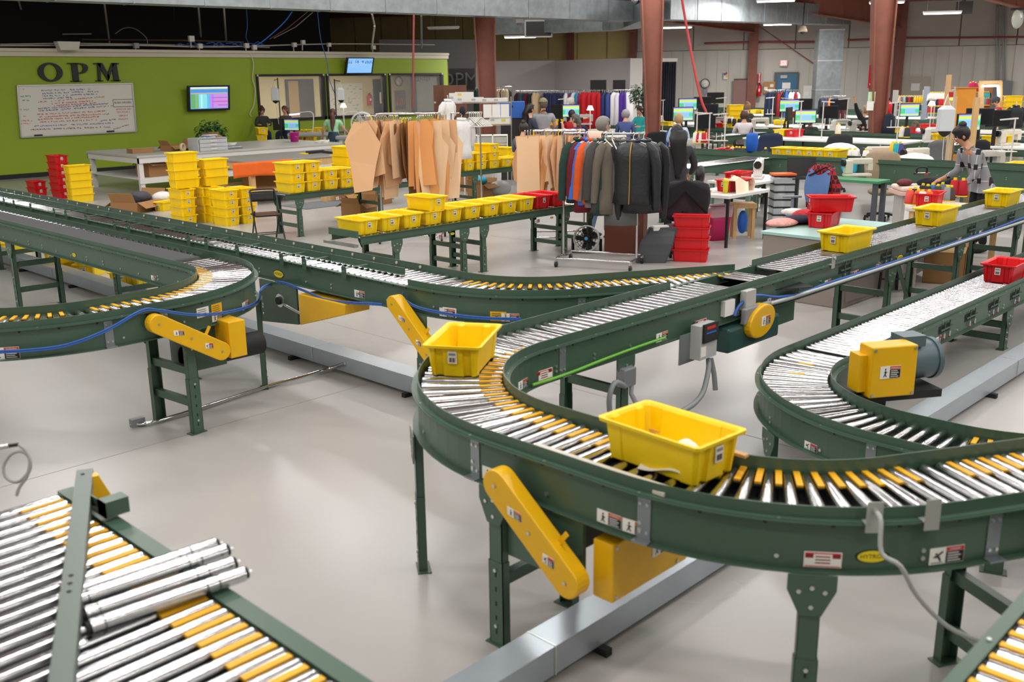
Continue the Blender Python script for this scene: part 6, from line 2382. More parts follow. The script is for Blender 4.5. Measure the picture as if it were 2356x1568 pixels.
def person(label, x, y, rz, seat=None, h=1.68, lean=0., turn=0., nod=0., look=0., armL=None, armR=None, top='404040', sleeves='long', bottom='2a3350', skirt=False, hair='short', hc='3a2a20', skin='d9a587', shoes='202020', group=None, glasses=False, legs=True, vest=None, wide=1.0, twotone=None, topmat=None, step=0.):
 t = thing('person', label, 'person', (0, 0, 0), group)
 k = h/1.68
 SK = M('skin_'+skin, skin, .55)
 TP = topmat or M('top_'+top, top, .85, 0, .06, 14, bump=.2, bscale=30)
 BT = M('bottom_'+bottom, bottom, .85, 0, .08, 10)
 HR = M('hair_'+hc, hc, .5, 0, .25, 30, stretch=(12, 12, 1))
 zp = .93*k if seat is None else seat+.1
 cl, sl = math.cos(R(lean)), math.sin(R(lean))
 ct, st = math.cos(R(turn)), math.sin(R(turn))
 def up(dx, dy, dz):
  # torso point: offset from the pelvis, leaned forward and turned
  X, Y = dx*ct-dy*st, dx*st+dy*ct
  return Vector((X*k, (Y*cl+dz*sl)*k, zp+(dz*cl-Y*sl)*k))
 N, E = {}, []
 def nd(key, p, rx, ry=None, to=None):
  N[key] = (Vector(p), rx*k, (ry or rx)*k)
  if to:
   E.append((to, key))
 W_ = wide
 nd('pelvis', (0, 0, zp), .145*W_, .105*W_)
 nd('waist', up(0, .005, .16), .125*W_, .095*W_, 'pelvis')
 nd('chest', up(0, .0, .36), .145*W_, .105*W_, 'waist')
 nd('collar', up(0, -.01, .47), .085, .07, 'chest')
 nd('neck', up(0, .0, .54), .05, .052, 'collar')
 hn = R(nod)+R(lean)*.6
 hy = R(look)+R(turn)
 base = up(0, .0, .54)
 def hd(dx, dy, dz):
  Y, Z = dy*math.cos(hn)+dz*math.sin(hn), dz*math.cos(hn)-dy*math.sin(hn)
  X2, Y2 = dx*math.cos(hy)-Y*math.sin(hy), dx*math.sin(hy)+Y*math.cos(hy)
  return base+Vector((X2, Y2, Z))*k
 nd('jaw', hd(0, .035, .07), .056, .066, 'neck')
 nd('brow', hd(0, .015, .14), .072, .088, 'jaw')
 nd('crown', hd(0, .005, .205), .05, .06, 'brow')
 hands = {}
 for s, nm, arm in ((-1, 'L', armL), (1, 'R', armR)):
  ev, wv = arm or ((s*.14, -.05, -1), (s*.02, .3, -1))
  ev, wv = Vector(ev).normalized()*.27, Vector(wv).normalized()*.245
  sp = Vector((s*.165*W_, 0, .43))
  ep = sp+ev
  wp = ep+wv
  hv = wv.normalized()
  nd(nm+'sh', up(*sp), .062, .06, 'chest')
  nd(nm+'el', up(*ep), .043, .043, nm+'sh')
  nd(nm+'wr', up(*wp), .027, .027, nm+'el')
  nd(nm+'pa', up(*(wp+hv*.075)), .034, .02, nm+'wr')
  side = hv.cross(Vector((0, 0, 1)))
  if side.length < .2:
   side = Vector((0, 1, 0))
  side.normalize()
  dn = hv.cross(side).normalized()
  if dn.z > 0:
   dn = -dn
  for i in range(4):
   f0 = wp+hv*.09+side*((i-1.5)*.019)
   L = (.06, .07, .072, .055)[i]
   nd('%sf%d' % (nm, i), up(*(f0+hv*L*.5)), .009, .009, nm+'pa')
   nd('%sg%d' % (nm, i), up(*(f0+hv*L*.8+dn*.03)), .0078, .0078, '%sf%d' % (nm, i))
  tp = wp+hv*.05+side*(.045*s*-1)
  nd(nm+'t0', up(*tp), .0105, .0105, nm+'pa')
  nd(nm+'t1', up(*(tp+hv*.035)), .009, .009, nm+'t0')
  hands[nm] = up(*(wp+hv*.1))
 ft = []
 for s, nm in ((-1, 'l'), (1, 'r')):
  hp = Vector((s*.09*k*W_, 0, zp-.05*k))
  if seat is None:
   kn = Vector((s*.1*k, (.03+step*s)*k, .49*k))
   an = Vector((s*.105*k, (-.03+step*s*1.6)*k, .09*k))
  else:
   kn = Vector((s*.13*k, .42*k, seat+.06))
   an = Vector((s*.13*k, .40*k, .1))
  nd(nm+'hip', hp, .092*W_, .095*W_, 'pelvis')
  nd(nm+'kn', kn, .06, .062, nm+'hip')
  nd(nm+'an', an, .038, .04, nm+'kn')
  nd(nm+'to', an+Vector((s*.01, .13, -.05))*k, .035, .028, nm+'an')
  ft.append(an)
 skin_obj('body', N, E, SK, t)
 def sub_skin(name, keys, grow, mat, root):
  kk = {q: (N[q][0], N[q][1]+grow*k, N[q][2]+grow*k) for q in keys if q in N}
  for q in extra:
   if q in keys:
    kk[q] = extra[q]
  ee = [(a, b) for a, b in E+xe if a in kk and b in kk]
  return skin_obj(name, {q: kk[q] for q in keys}, ee, mat, t, list(keys).index(root))
 extra, xe = {}, []
 for nm in 'LR':
  e, w_ = N[nm+'el'][0], N[nm+'wr'][0]
  s_ = N[nm+'sh'][0]
  extra[nm+'cu'] = (e.lerp(w_, .9), .034*k, .034*k)
  extra[nm+'mi'] = (s_.lerp(e, .62), .064*k, .064*k)
  xe += [(nm+'el', nm+'cu'), (nm+'sh', nm+'mi')]
 extra['hem'] = (N['pelvis'][0]+Vector((0, 0, (-.11 if seat is None else -.05)*k)), .15*k*W_, .115*k*W_)
 extra['belt'] = (N['pelvis'][0].lerp(N['waist'][0], .5), .132*k*W_, .098*k*W_)
 xe += [('pelvis', 'hem'), ('pelvis', 'belt')]
 ks = ['pelvis', 'waist', 'chest', 'collar', 'Lsh', 'Rsh', 'hem']
 if sleeves == 'long':
  ks += ['Lel', 'Rel', 'Lcu', 'Rcu']
 elif sleeves == 'short':
  ks += ['Lmi', 'Rmi']
 if vest:
  sub_skin('shirt', ks, .012, M('top_'+vest, vest, .85), 'pelvis')
  sub_skin('vest', ['pelvis', 'waist', 'chest', 'collar', 'Lsh', 'Rsh', 'hem'], .026, TP, 'pelvis')
 else:
  sub_skin('shirt', ks, .018, TP, 'pelvis')
 if legs:
  if skirt:
   b = MB(BT)
   b.lathe([(.135*k, 1.06*k), (.16*k, .98*k), (.19*k, .85*k), (.21*k, .55*k), (.215*k, .42*k), (.205*k, .42*k), (.18*k, .8*k)], 24, (0, 0, 0), False)
   o = b.build('skirt', t)
   o.scale = (1, .8, 1)
  else:
   sub_skin('trousers', ['pelvis', 'belt', 'lhip', 'rhip', 'lkn', 'rkn', 'lan', 'ran'], .016, BT, 'pelvis')
  for s, an in zip((-1, 1), ft):
   b = MB(M('shoe_'+shoes, shoes, .5))
   b.ell((an.x+s*.008, an.y+.07*k, .048), .05*k, .14*k, .048, 14, 8)
   b.build('shoe', t)
 # face
 b = MB(SK)
 c = hd(0, .1, .1)
 b.tube([hd(0, .095, .125), hd(0, .122, .093), hd(0, .1, .083)], [.009*k, .014*k, .01*k], 8)
 b.build('nose', t)
 for s in (-1, 1):
  b = MB(M('eye_white', 'efe9e4', .3))
  q = hd(s*.031, .093, .125)
  b.ell(q, .013*k, .011*k, .009*k, 10, 6)
  b.m(INK)
  q = hd(s*.031, .1, .125)
  b.ell(q, .007*k, .007*k, .007*k, 8, 6)
  b.build('eye', t)
  b = MB(SK)
  q = hd(s*.078, .005, .105)
  b.ell(q, .014*k, .022*k, .032*k, 10, 6)
  b.build('ear', t)
 b = MB(M('lips', 'a4584e', .5))
 b.tube([hd(-.024, .088, .058), hd(0, .1, .056), hd(.024, .088, .058)], [.005*k, .009*k, .005*k], 6)
 b.build('mouth', t)
 if glasses:
  b = MB(BLACK)
  for s in (-1, 1):
   b.tube([hd(s*.031+.02*math.cos(a), .106, .122+.016*math.sin(a)) for a in [i*math.pi/6 for i in range(13)]], .0025*k, 5)
   b.tube([hd(s*.052, .1, .125), hd(s*.078, .0, .125)], .0025*k, 5)
  b.build('glasses', t)
 # hair
 def hair_cap(mb, grow=1., low=.06, face=.02, noise=0.):
  rr = []
  nv, nu = 12, 20
  rnd = random.Random(len(label))
  for i in range(nv+1):
   e = -math.pi*.32+(math.pi*.82)*i/nv
   r = []
   for j in range(nu):
    a = 2*math.pi*j/nu
    dx, dy, dz = math.cos(e)*math.cos(a), math.cos(e)*math.sin(a), math.sin(e)
    g = grow*(1+noise*rnd.uniform(-1, 1))
    if dy > face+.25 and dz < .52:
     g = .8
    r.append(hd(dx*.094*g, -.004+dy*.113*g, .135+dz*.108*g))
   rr.append(r)
  mb.smooth = True
  mb.rings(rr)
 b = MB(HR)
 if hair in ('cap', 'beanie'):
  hair_cap(b, .98)
  b.build('hair', t)
  cm = M('hat_'+str(twotone or '59564a'), twotone or '59564a', .85, 0, .4, 30)
  b = MB(cm)
  rr = []
  for i in range(9):
   e = math.pi*.06+(math.pi*.43)*i/8 if hair == 'cap' else math.pi*-.06+(math.pi*.55)*i/8
   rr.append([hd(.102*math.cos(e)*math.cos(a), -.004+.122*math.cos(e)*math.sin(a), .14+.125*math.sin(e)) for a in [2*math.pi*j/20 for j in range(20)]])
  b.smooth = True
  b.rings(rr)
  b.build('cap' if hair == 'cap' else 'beanie', t)
  if hair == 'cap':
   b = MB(cm)
   b.sheet(lambda u, v: hd((u-.5)*.15, .09+.09*v*(1-(u-.5)**2*2.4), .155-.012*v), 8, 4)
   b.build('cap_brim', t, solid=.004)
 else:
  hair_cap(b, 1.16 if hair == 'curly' else 1.04, noise=.07 if hair in ('curly', 'wavy') else .015)
  if hair in ('long', 'wavy', 'ponytail', 'bob'):
   L = {'long': .62, 'wavy': .42, 'ponytail': .5, 'bob': .16}[hair]
   rr = []
   n = 14
   for i in range(n+1):
    v = i/n
    wv = .1*(1-.15*v)*(1+(.4*math.sin(min(1, v*1.5)*3.1) if hair == 'long' else 0)) if hair in ('long', 'wavy', 'bob') else .045*(1+.5*math.sin(v*3.1))
    wv *= (1-.55*max(0, v-.75)/.25)
    th = .05*(1-.3*v)
    top_ = hd(0, -.07, .16 if hair != 'ponytail' else .14)
    end = up(0, -.135, .54+.1-L) if hair != 'bob' else hd(0, -.075, -.06)
    mid = hd(0, -.13 if hair != 'bob' else -.09, .03)
    p = top_.lerp(mid, min(1, v*3)) if v < .334 else mid.lerp(end, (v-.334)/.666)
    p = p + Vector((.012*math.sin(v*9+len(label)), 0, 0))*k
    xx = Vector((math.cos(hy), math.sin(hy), 0))
    yy = Vector((-math.sin(hy), math.cos(hy), 0))
    rr.append([p+xx*(wv*k*math.cos(a)*(1+.09*math.sin(a*6+v*13)))+yy*(th*k*math.sin(a)) for a in [2*math.pi*j/18 for j in range(18)]])
   b.smooth = True
   b.rings(rr)
  if hair == 'bun':
   q = hd(0, -.075, .225)
   b.ell(q, .05*k, .05*k, .045*k, 12, 8)
  b.build('hair', t)
 t.location = (x, y, 0)
 t.rotation_euler = (0, 0, rz)
 PEOPLE.append((label, hands))
 return t
PEOPLE = []
def facing(p, deg):
 """rotation so that the person looks away from us turned by deg (0 = straight away, + = to the left)"""
 return YAW-HP+R(deg)
SCREEN_R = lambda px, py, d: PD(px, py, d)
def put_person(px, d, deg, label, topy=None, **k):
 q = PD(px, 300, d)
 if topy:
  z = PD(px, topy, d).z
  k['seat'] = max(.44, z-.1-.785*k.get('h', 1.68)/1.68*math.cos(R(k.get('lean', 0)))-.01)
  stool(q.x, q.y, k['seat'], facing(None, deg), label)
 return person(label, q.x, q.y, facing(None, deg), **k)
down = ((.1, .0, -1), (0, .35, -1))
desk = lambda s: ((s*.25, .45, -1), (-s*.25, 1, .1))
def stool(x, y, z, rz, label):
 t = thing('work_stool', 'dark work stool under the %s' % ' '.join(label.split(',')[0].split()[:9]), 'stool', (0, 0, 0))
 b = MB(M('stool_cloth', '2c2f3a', .8))
 b.lathe([(.01, z-.05), (.19, z-.05), (.21, z-.02), (.19, z+.01), (.01, z+.015)], 18, (0, 0, 0), False)
 b.build('seat', t)
 b = MB(DARK)
 b.cyl((0, 0, .08), (0, 0, z-.05), .03, n=10)
 b.build('column', t)
 for i in range(5):
  a = i*1.2566
  b = MB(DARK)
  b.bar((0, 0, .09), (.28*math.cos(a), .28*math.sin(a), .05), .04, .03)
  b.cyl((.28*math.cos(a), .28*math.sin(a), 0), (.28*math.cos(a), .28*math.sin(a), .05), .025, n=8)
  b.build('leg', t)
 t.location = (x, y, 0)
 t.rotation_euler = (0, 0, rz)
# standing woman at the ironing table by the green wall
q = P(772, 388)
person('woman in a pale green T-shirt and denim skirt with a long brown ponytail', q.x, q.y, facing(0, 2), h=1.63, top='a9e0b4', sleeves='short', bottom='34465a', skirt=True, hair='ponytail', hc='5c3a2a', armL=((-.5, .1, -1), (-.2, .7, -.7)), armR=((.5, .15, -1), (.2, .8, -.2)), lean=6, nod=10, wide=1.08)
put_person(659, 30.4, 170, 'woman with auburn hair facing us behind the monitors at the leftmost window', topy=241, h=1.66, top='5a5040', hair='bob', hc='6a3b22', nod=14, armL=desk(-1), armR=desk(1))
put_person(606, 30.6, 200, 'person in a dark jacket with hair tied up, seated left of the auburn haired woman', topy=243, h=1.6, top='3d4238', hair='bun', hc='4a3024', nod=26, armL=desk(-1), armR=desk(1))
# standing pair in the middle
put_person(1250, 24, 8, 'man in a grey T-shirt and camouflage cap seen from behind', h=1.9, top='9b9c9f', sleeves='short', bottom='3b3f4a', hair='cap', hc='6b5a48', twotone='8c8466', armL=((-.3, .2, -1), (.1, .8, -.2)), armR=((.35, .2, -1), (-.5, .9, .1)), wide=1.16)
put_person(1219, 23.6, -62, 'woman with long wavy dark hair and navy top beside the man in the cap', h=1.8, top='3a3f4c', bottom='20222a', hair='wavy', hc='1d1715', armL=((-.1, .2, -1), (.3, 1, .1)), armR=((.1, .3, -1), (-.1, 1, .15)), nod=6)
put_person(1203, 19.0, -20, 'person with dark hair in a blue shirt sitting low left of the standing pair', topy=278, h=1.62, top='5d6a7c', hair='bun', hc='2c211c', nod=24, armL=desk(-1), armR=desk(1))
put_person(1312, 27.5, -75, 'woman with white hair and glasses in a dark top', topy=222, h=1.7, top='23262c', hair='bob', hc='cfcbc4', glasses=True, nod=8, armL=desk(-1), armR=desk(1))
put_person(1316, 25.6, 6, 'person in a red hooded top with short dark hair, seen from behind', topy=250, h=1.66, top='b81a20', hair='short', hc='2a2020', nod=18, armL=desk(-1), armR=desk(1))
put_person(1324, 22.6, 60, 'woman in a purple top holding a hand to her chin', topy=260, h=1.64, top='562a78', hair='bob', hc='5c5550', nod=4, look=10, armL=((-.1, .7, -.8), (.05, .25, 1)), armR=((.2, .6, -1), (-.4, .6, .7)))
q = P(1381, 549)
person('grey haired man in a blue shirt and jeans standing behind the clothes rack', q.x, q.y, facing(0, -62), h=1.83, top='2a55a8', bottom='7389a8', hair='short', hc='8b8680', shoes='1b1b1e', nod=12, armL=((-.1, .3, -1), (.1, .9, -.2)), armR=((.1, .3, -1), (0, .9, -.2)), wide=1.05, step=.05)
# seamstress in black, from behind
put_person(1558, 14.7, 6, 'woman in a charcoal sweater with very long black hair, standing with her back to us', h=1.7, top='34363b', bottom='1c1d22', hair='long', hc='17181a', armL=((-.35, .1, -1), (.1, .7, -.6)), armR=((.35, .1, -1), (-.1, .7, -.6)), nod=6, wide=1.26)
put_person(1438, 24.0, -10, 'grey haired woman in a blue sweater bent over her sewing machine', topy=251, h=1.62, top='46588a', hair='curly', hc='9b9a9b', lean=14, nod=16, armL=desk(-1), armR=desk(1))
put_person(1473, 27.5, 140, 'young woman in teal with long brown hair facing us by the lit machine', topy=241, h=1.66, top='2aa9a8', hair='bob', hc='33221c', nod=22, armL=desk(-1), armR=desk(1))
put_person(1562, 21.5, -5, 'woman with curly blond hair in a pale blue shirt, seen from behind', topy=260, h=1.62, top='b9cbe0', hair='curly', hc='b39468', lean=10, nod=14, armL=desk(-1), armR=desk(1))
put_person(1717, 29, -40, 'person with a light brown hair bun in a dark top beside the yellow totes', topy=234, h=1.68, top='3a3632', hair='bun', hc='8a6a4a', nod=8, armL=desk(-1), armR=desk(1))
put_person(1711, 25.8, -4, 'woman with curly brown hair in a white sweater, seen from behind', topy=253, h=1.66, top='e6dfe2', hair='curly', hc='4c3429', nod=10, armL=desk(-1), armR=desk(1), wide=1.1)
put_person(1862, 26, -30, 'person with brown hair in a dark grey hooded jacket before a lit monitor', topy=263, h=1.66, top='3d4147', hair='bob', hc='573a28', nod=26, lean=8, armL=desk(-1), armR=desk(1))
put_person(1988, 25.8, 40, 'person in black stretching one arm up, half hidden by the arrow sign column', topy=240, h=1.7, top='1b1c20', hair='short', hc='a08a6c', nod=-4, armL=((-.5, .3, .9), (-.35, .1, 1)), armR=desk(1))
put_person(2097, 25, -36, 'woman with a ponytail in a grey vest over pink sleeves, bent over her work', topy=278, h=1.6, top='70757d', hair='ponytail', hc='5a4434', vest='d62c68', lean=28, nod=22, armL=desk(-1), armR=desk(1))
put_person(2298, 29.0, 82, 'person in a dark beanie and cream vest over red sleeves, standing at the lit frame', h=1.72, top='cfc6b4', hair='beanie', hc='3a3a3c', twotone='3f4a52', vest='a3222e', bottom='2a2c33', lean=12, nod=20, armL=((-.05, .8, -.7), (0, 1, -.35)), armR=((.05, .8, -.7), (0, 1, -.35)))
# woman in the checked cardigan pressing at the right
def check_mat():
 mt = M('checked_cardigan', '8e8f92', .9, 0, .04, 20)
 nt = mt.node_tree
 bs = nt.nodes['Principled BSDF']
 tc = nt.nodes.new('ShaderNodeTexCoord')
 mp = nt.nodes.new('ShaderNodeMapping')
 mp.inputs['Scale'].default_value = (1, 1, 1)
 nt.links.new(tc.outputs['Object'], mp.inputs['Vector'])
 br = nt.nodes.new('ShaderNodeTexBrick')
 br.offset = .0
 br.inputs['Scale'].default_value = 1
 br.inputs['Brick Width'].default_value = .2
 br.inputs['Row Height'].default_value = .2
 br.inputs['Mortar Size'].default_value = .005
 br.inputs['Color1'].default_value = lin('8e8f92')+(1,)
 br.inputs['Color2'].default_value = lin('8e8f92')+(1,)
 br.inputs['Mortar'].default_value = lin('d8d8da')+(1,)
 sw = nt.nodes.new('ShaderNodeSeparateXYZ')
 nt.links.new(mp.outputs['Vector'], sw.inputs['Vector'])
 cb_ = nt.nodes.new('ShaderNodeCombineXYZ')
 ad = nt.nodes.new('ShaderNodeMath')
 ad.operation = 'ADD'
 nt.links.new(sw.outputs['X'], ad.inputs[0])
 nt.links.new(sw.outputs['Y'], ad.inputs[1])
 nt.links.new(ad.outputs[0], cb_.inputs['X'])
 nt.links.new(sw.outputs['Z'], cb_.inputs['Y'])
 nt.links.new(cb_.outputs['Vector'], br.inputs['Vector'])
 def band(src, off):
  a = nt.nodes.new('ShaderNodeMath')
  a.operation = 'PINGPONG'
  a.inputs[1].default_value = .1
  nt.links.new(src, a.inputs[0])
  c = nt.nodes.new('ShaderNodeMath')
  c.operation = 'LESS_THAN'
  c.inputs[1].default_value = off
  nt.links.new(a.outputs[0], c.inputs[0])
  return c.outputs[0]
 mu = nt.nodes.new('ShaderNodeMath')
 mu.operation = 'MULTIPLY'
 nt.links.new(band(ad.outputs[0], .036), mu.inputs[0])
 nt.links.new(band(sw.outputs['Z'], .036), mu.inputs[1])
 mx = nt.nodes.new('ShaderNodeMix')
 mx.data_type = 'RGBA'
 nt.links.new(mu.outputs[0], mx.inputs['Factor'])
 nt.links.new(br.outputs['Color'], mx.inputs['A'])
 mx.inputs['B'].default_value = lin('20212c')+(1,)
 nt.links.new(mx.outputs['Result'], bs.inputs['Base Color'])
 return mt
q = P(2256, 578)
person('woman with a black bun in a grey checked cardigan leaning over the pressing board', q.x-.05, q.y+.05, facing(0, 92), h=1.82, hair='bun', hc='17171a', top='8e8f92', topmat=check_mat(), bottom='1d1f26', shoes='1a1a1c', lean=32, nod=14, armL=((-.15, .55, -1), (.2, .9, -.3)), armR=((.12, .6, -1), (-.1, 1, .15)), wide=1.1, skin='c48f6f')
# ---------------------------------------------------------------- prototypes of the sewing hall
def mk_monitor(on):
 def f():
  t = thing('monitor', 'monitor', 'monitor', (0, 0, 0))
  b = MB(BLACK)                      # faces +y locally
  b.box(-.27, .27, -.02, .025, .0, .34)
  b.box(-.15, .15, -.05, -.02, .06, .28)
  b.build('case', t, bevel=.008)
  if on:
   rw = [('86b7e6', .0, 1, .0, 1), ('b6cf4a', 0, 1, .72, .9), ('47b07c', 0, .26, .2, .62), ('7fa6dc', .3, 1, .12, .6), ('8f86d0', 0, 1, .92, 1), ('b6cf4a', 0, 1, .06, .16), ('47b07c', .8, 1, .3, .6)]
  else:
   rw = [('17191d', 0, 1, 0, 1)]
  b = MB(M('scr_'+rw[0][0], rw[0][0], .25, emit=.85 if on else 0))
  for i, (c, u0, u1, v0, v1) in enumerate(rw):
   b.m(M('scr_'+c, c, .25, emit=.85 if on else 0))
   y = .027+.001*i
   b.add([(.25-.5*u0, y, .02+.3*v0), (.25-.5*u1, y, .02+.3*v0), (.25-.5*u1, y, .02+.3*v1), (.25-.5*u0, y, .02+.3*v1)], [(0, 1, 2, 3)])
  b.build('display', t)
  b = MB(BLACK)
  b.bar((0, -.04, .15), (0, -.1, -.1), .06, .03)
  b.box(-.03, .03, -.12, -.06, -.42, -.08)
  b.box(-.13, .13, -.2, .05, -.43, -.415)
  b.build('stand', t)
  return t
 return f
MON, MOFF = Proto(mk_monitor(True)), Proto(mk_monitor(False))
BEI = M('machine_beige', 'd8d2c2', .4)
def mk_sewing():
 t = thing('sewing_machine', 'sewing machine', 'sewing machine', (0, 0, 0))
 b = MB(BEI)
 b.box(-.24, .26, -.09, .09, 0, .05)
 b.build('bed', t, bevel=.012)
 b = MB(BEI)
 b.box(.12, .26, -.075, .075, .05, .3)
 b.build('column', t, bevel=.02)
 b = MB(BEI)
 b.box(-.26, .2, -.06, .06, .22, .33)
 b.build('arm', t, bevel=.025)
 b = MB(BEI)
 b.box(-.26, -.17, -.055, .055, .11, .24)
 b.m(ZINC)
 b.cyl((-.215, 0, .05), (-.215, 0, .12), .007, n=8)
 b.build('needle_head', t)
 b = MB(BLACK)
 b.cyl((.26, 0, .25), (.31, 0, .25), .065, n=18)
 b.build('hand_wheel', t)
 b = MB(ZINC)
 b.cyl((-.05, 0, .33), (-.05, 0, .36), .012, n=8)
 b.cyl((-.2, -.07, .2), (-.2, -.05, .2), .02, n=10)
 b.build('tension_dial', t)
 return t
SEW = Proto(mk_sewing)
def mk_stand():
 t = thing('thread_stand', 'thread stand', 'thread stand', (0, 0, 0))
 b = MB(M('stand_white', 'd9d7d0', .5))
 b.cyl((0, 0, 0), (0, 0, .75), .012, n=8)
 b.build('post', t)
 b = MB(M('stand_white', 'd9d7d0', .5))
 b.bar((-.22, 0, .74), (.04, 0, .76), .03, .02)
 b.build('guide_arm', t)
 b = MB(M('stand_white', 'd9d7d0', .5))
 b.bar((-.2, 0, .28), (.05, 0, .28), .14, .012)
 for x in (-.15, -.05):
  b.cyl((x, 0, .28), (x, 0, .42), .006, n=6)
 b.build('spool_tray', t)
 return t
STD = Proto(mk_stand)
def mk_cone():
 t = thing('thread_cone', 'thread cone', 'thread cone', (0, 0, 0))
 b = MB(PAPER)
 b.lathe([(.006, .012), (.056, .012), (.058, .03), (.04, .17), (.03, .175)], 14, (0, 0, 0))
 b.build('thread', t)
 b = MB(YEL)
 b.lathe([(.056, 0), (.056, .012), (.02, .012)], 12, (0, 0, 0))
 b.lathe([(.02, .172), (.018, .2)], 10, (0, 0, 0))
 b.build('spool_core', t)
 return t
CONE = Proto(mk_cone)
def cone(p, c, label, group, scale=1.):
 return CONE.put(p, 0, label, group, scale, {'thread': M('thread_'+c, c, .8)})
def office_chair(label, p, rz, cloth, seat_z=.5, back_h=.55, back_w=.46, arms=False, mesh_base=True):
 t = thing('office_chair', label, 'chair', (0, 0, 0))
 mt = M('upholstery_'+cloth, cloth, .9, 0, .06, 25)
 b = MB(mt)                                  # sits facing +y
 b.lathe([(.02, seat_z-.07), (.2, seat_z-.07), (.245, seat_z-.04), (.25, seat_z-.01), (.22, seat_z+.015), (.02, seat_z+.02)], 22, (0, 0, 0), False)
 b.build('seat', t)
 b = MB(mt)
 rr = []
 for i in range(11):
  v = i/10
  wv = back_w/2*(.72+.5*math.sin(v*math.pi*.9)**.6)*(1 if v < .93 else .8)
  if v in (0, 1):
   wv *= .75
  y = -.22-.06*v+.03*math.sin(v*3.1)
  th = .035 if 0 < v < 1 else .012
  rr.append([Vector((wv*math.cos(a), y+th*math.sin(a)-.04*(math.cos(a)**2)*-1*.6, seat_z+.1+back_h*v)) for a in [2*math.pi*j/20 for j in range(20)]])
 b.smooth = True
 b.rings(rr)
 b.build('backrest', t)
 b = MB(DARK)
 b.bar((0, 0, seat_z-.09), (0, -.24, seat_z-.06), .06, .03)
 b.bar((0, -.25, seat_z-.06), (0, -.27, seat_z+.25), .06, .025, (0, 1, 0))
 b.build('back_bracket', t)
 b = MB(DARK)
 b.cyl((0, 0, .1), (0, 0, seat_z-.07), .03, n=12)
 b.cyl((0, 0, .1), (0, 0, seat_z-.2), .045, n=12)
 b.build('gas_column', t)
 for i in range(5):
  a = i*1.2566+.3
  b = MB(DARK)
  b.bar((0, 0, .12), (.3*math.cos(a), .3*math.sin(a), .07), .05, .03)
  b.cyl((.3*math.cos(a)-.015, .3*math.sin(a), .03), (.3*math.cos(a)+.015, .3*math.sin(a), .03), .03, n=10)
  b.build('leg', t)
 if arms:
  for s in (-1, 1):
   b = MB(GREY)
   b.bar((s*.27, 0, seat_z-.06), (s*.29, -.02, seat_z+.2), .04, .03)
   b.bar((s*.15, 0, seat_z-.06), (s*.27, 0, seat_z-.06), .04, .02)
   b.bar((s*.29, -.16, seat_z+.21), (s*.29, .14, seat_z+.22), .075, .03)
   b.build('armrest', t, bevel=.01)
 t.location = p
 t.rotation_euler = (0, 0, rz)
 return t
# ---------------------------------------------------------------- conveyors between the sewing rows
def row_conveyor(label, x, y0, y1, gaps=(), w=.5):
 return conveyor('line_conveyor', label, 'conveyor', [('L', (x+w/2, y0), (x+w/2, y1))], zt=.95, w=w, guard=.06, depth_=.36, plain=True, bolts=True, maxr=100, stands=(1.2, (y0-y1)*.35, (y0-y1)*.65, y0-y1-1), pitch=.1)
row_conveyor('dark green line conveyor nearest to us behind the seamstress in charcoal', 16.68, 13.8, 2.5)
row_conveyor('second dark green line conveyor, at the foot of the arrow sign column', 23.95, 19.2, 6)
row_conveyor('third dark green line conveyor of the sewing rows, behind the woman with the ponytail', 31.1, 19.5, 9.5)
row_conveyor('farthest dark green line conveyor of the sewing rows, before the exit door', 39.2, 25.5, 13)
for lab, x0, x1, y in (('roller spur conveyor leading to the nearest sewing line conveyor', 13.6, 16.6, 9.62), ('roller spur conveyor leading to the second sewing line conveyor, by the blue bag', 21.2, 23.9, 13.9), ('roller spur conveyor at the second sewing line, right of the arrow sign column', 21.6, 23.9, 8.2)):
 conveyor('spur_conveyor', lab, 'conveyor', [('L', (x1, y), (x0, y))], zt=.955, w=.5, guards=(), depth_=.12, plain=True, bolts=False, stands=(.5, x1-x0-.3), pitch=.08)
# ---------------------------------------------------------------- near work places at right
GT0, GT1 = P(1812, 404, .78), P(1995, 412, .78)
def atz_(px, py, z):
 return P(px, py, z)
slab_table('folding_table', 'white folding table with black legs beside the pink waste bin', 12.35, 13.5, 7.62, 8.4, .76, WHITE, BLACK, .045, .035)
b = MB(BLACK)
b.bar((13.44, 7.66, .1), (12.4, 7.66, .1), .02, .02)
tag(b.build('leg_brace'), 'black brace between the legs of the folding table', 'brace') if False else bpy.data.objects.remove(link('x', b.mesh('x')))
slab_table('sewing_table', 'white sewing table with green steel legs behind the folding table', 13.9, 15.4, 8.2, 9.0, .77, WHITE, M('leg_green', '6f8a78', .5), .04, .06)
slab_table('sewing_table', 'green topped machine table behind the plaid jacket chair', GT0.x, GT1.x+.2, GT1.y-.3, GT0.y+.1, .78, M('green_table_top', '3f8f5f', .4), M('leg_dark', '4b5055', .5), .04, .07)
slab_table('side_table', 'low pale side table at the right behind the conveyor with thread cones', 12.35, 13.3, 3.95+.25, 5.05, .80, M('table_pale', 'd9cdbd', .5), WOOD, .04, .06)
q = atz_(1690, 433, .76)
t = tote('red', 12.98, 7.95, .762, R(-8), 'red tote with cream cloth hanging out of it on the folding table')
b = MB(M('cream_cloth', 'efd9bd', .9))
b.sheet(lambda u, v: (12.98+.36*(u-.5)-.12, 7.95-.13+.3*(v-.5)*.9, .94+.06*math.sin(u*5)*math.sin(v*4)-(.2 if v < .12 else 0)), 14, 14)
tag(b.build('cream_cloth', solid=.006), 'cream cloth spilling out of the red tote on the folding table', 'cloth')
b = MB(M('cream_cloth', 'efd9bd', .9))
b.sheet(lambda u, v: (13.22+.06*math.sin(v*3), 7.86+.22*(u-.5), .95-.2*v), 6, 8)
tag(b.build('cream_cloth', solid=.006), 'cream cloth flap hanging over the right end of the red tote', 'cloth')
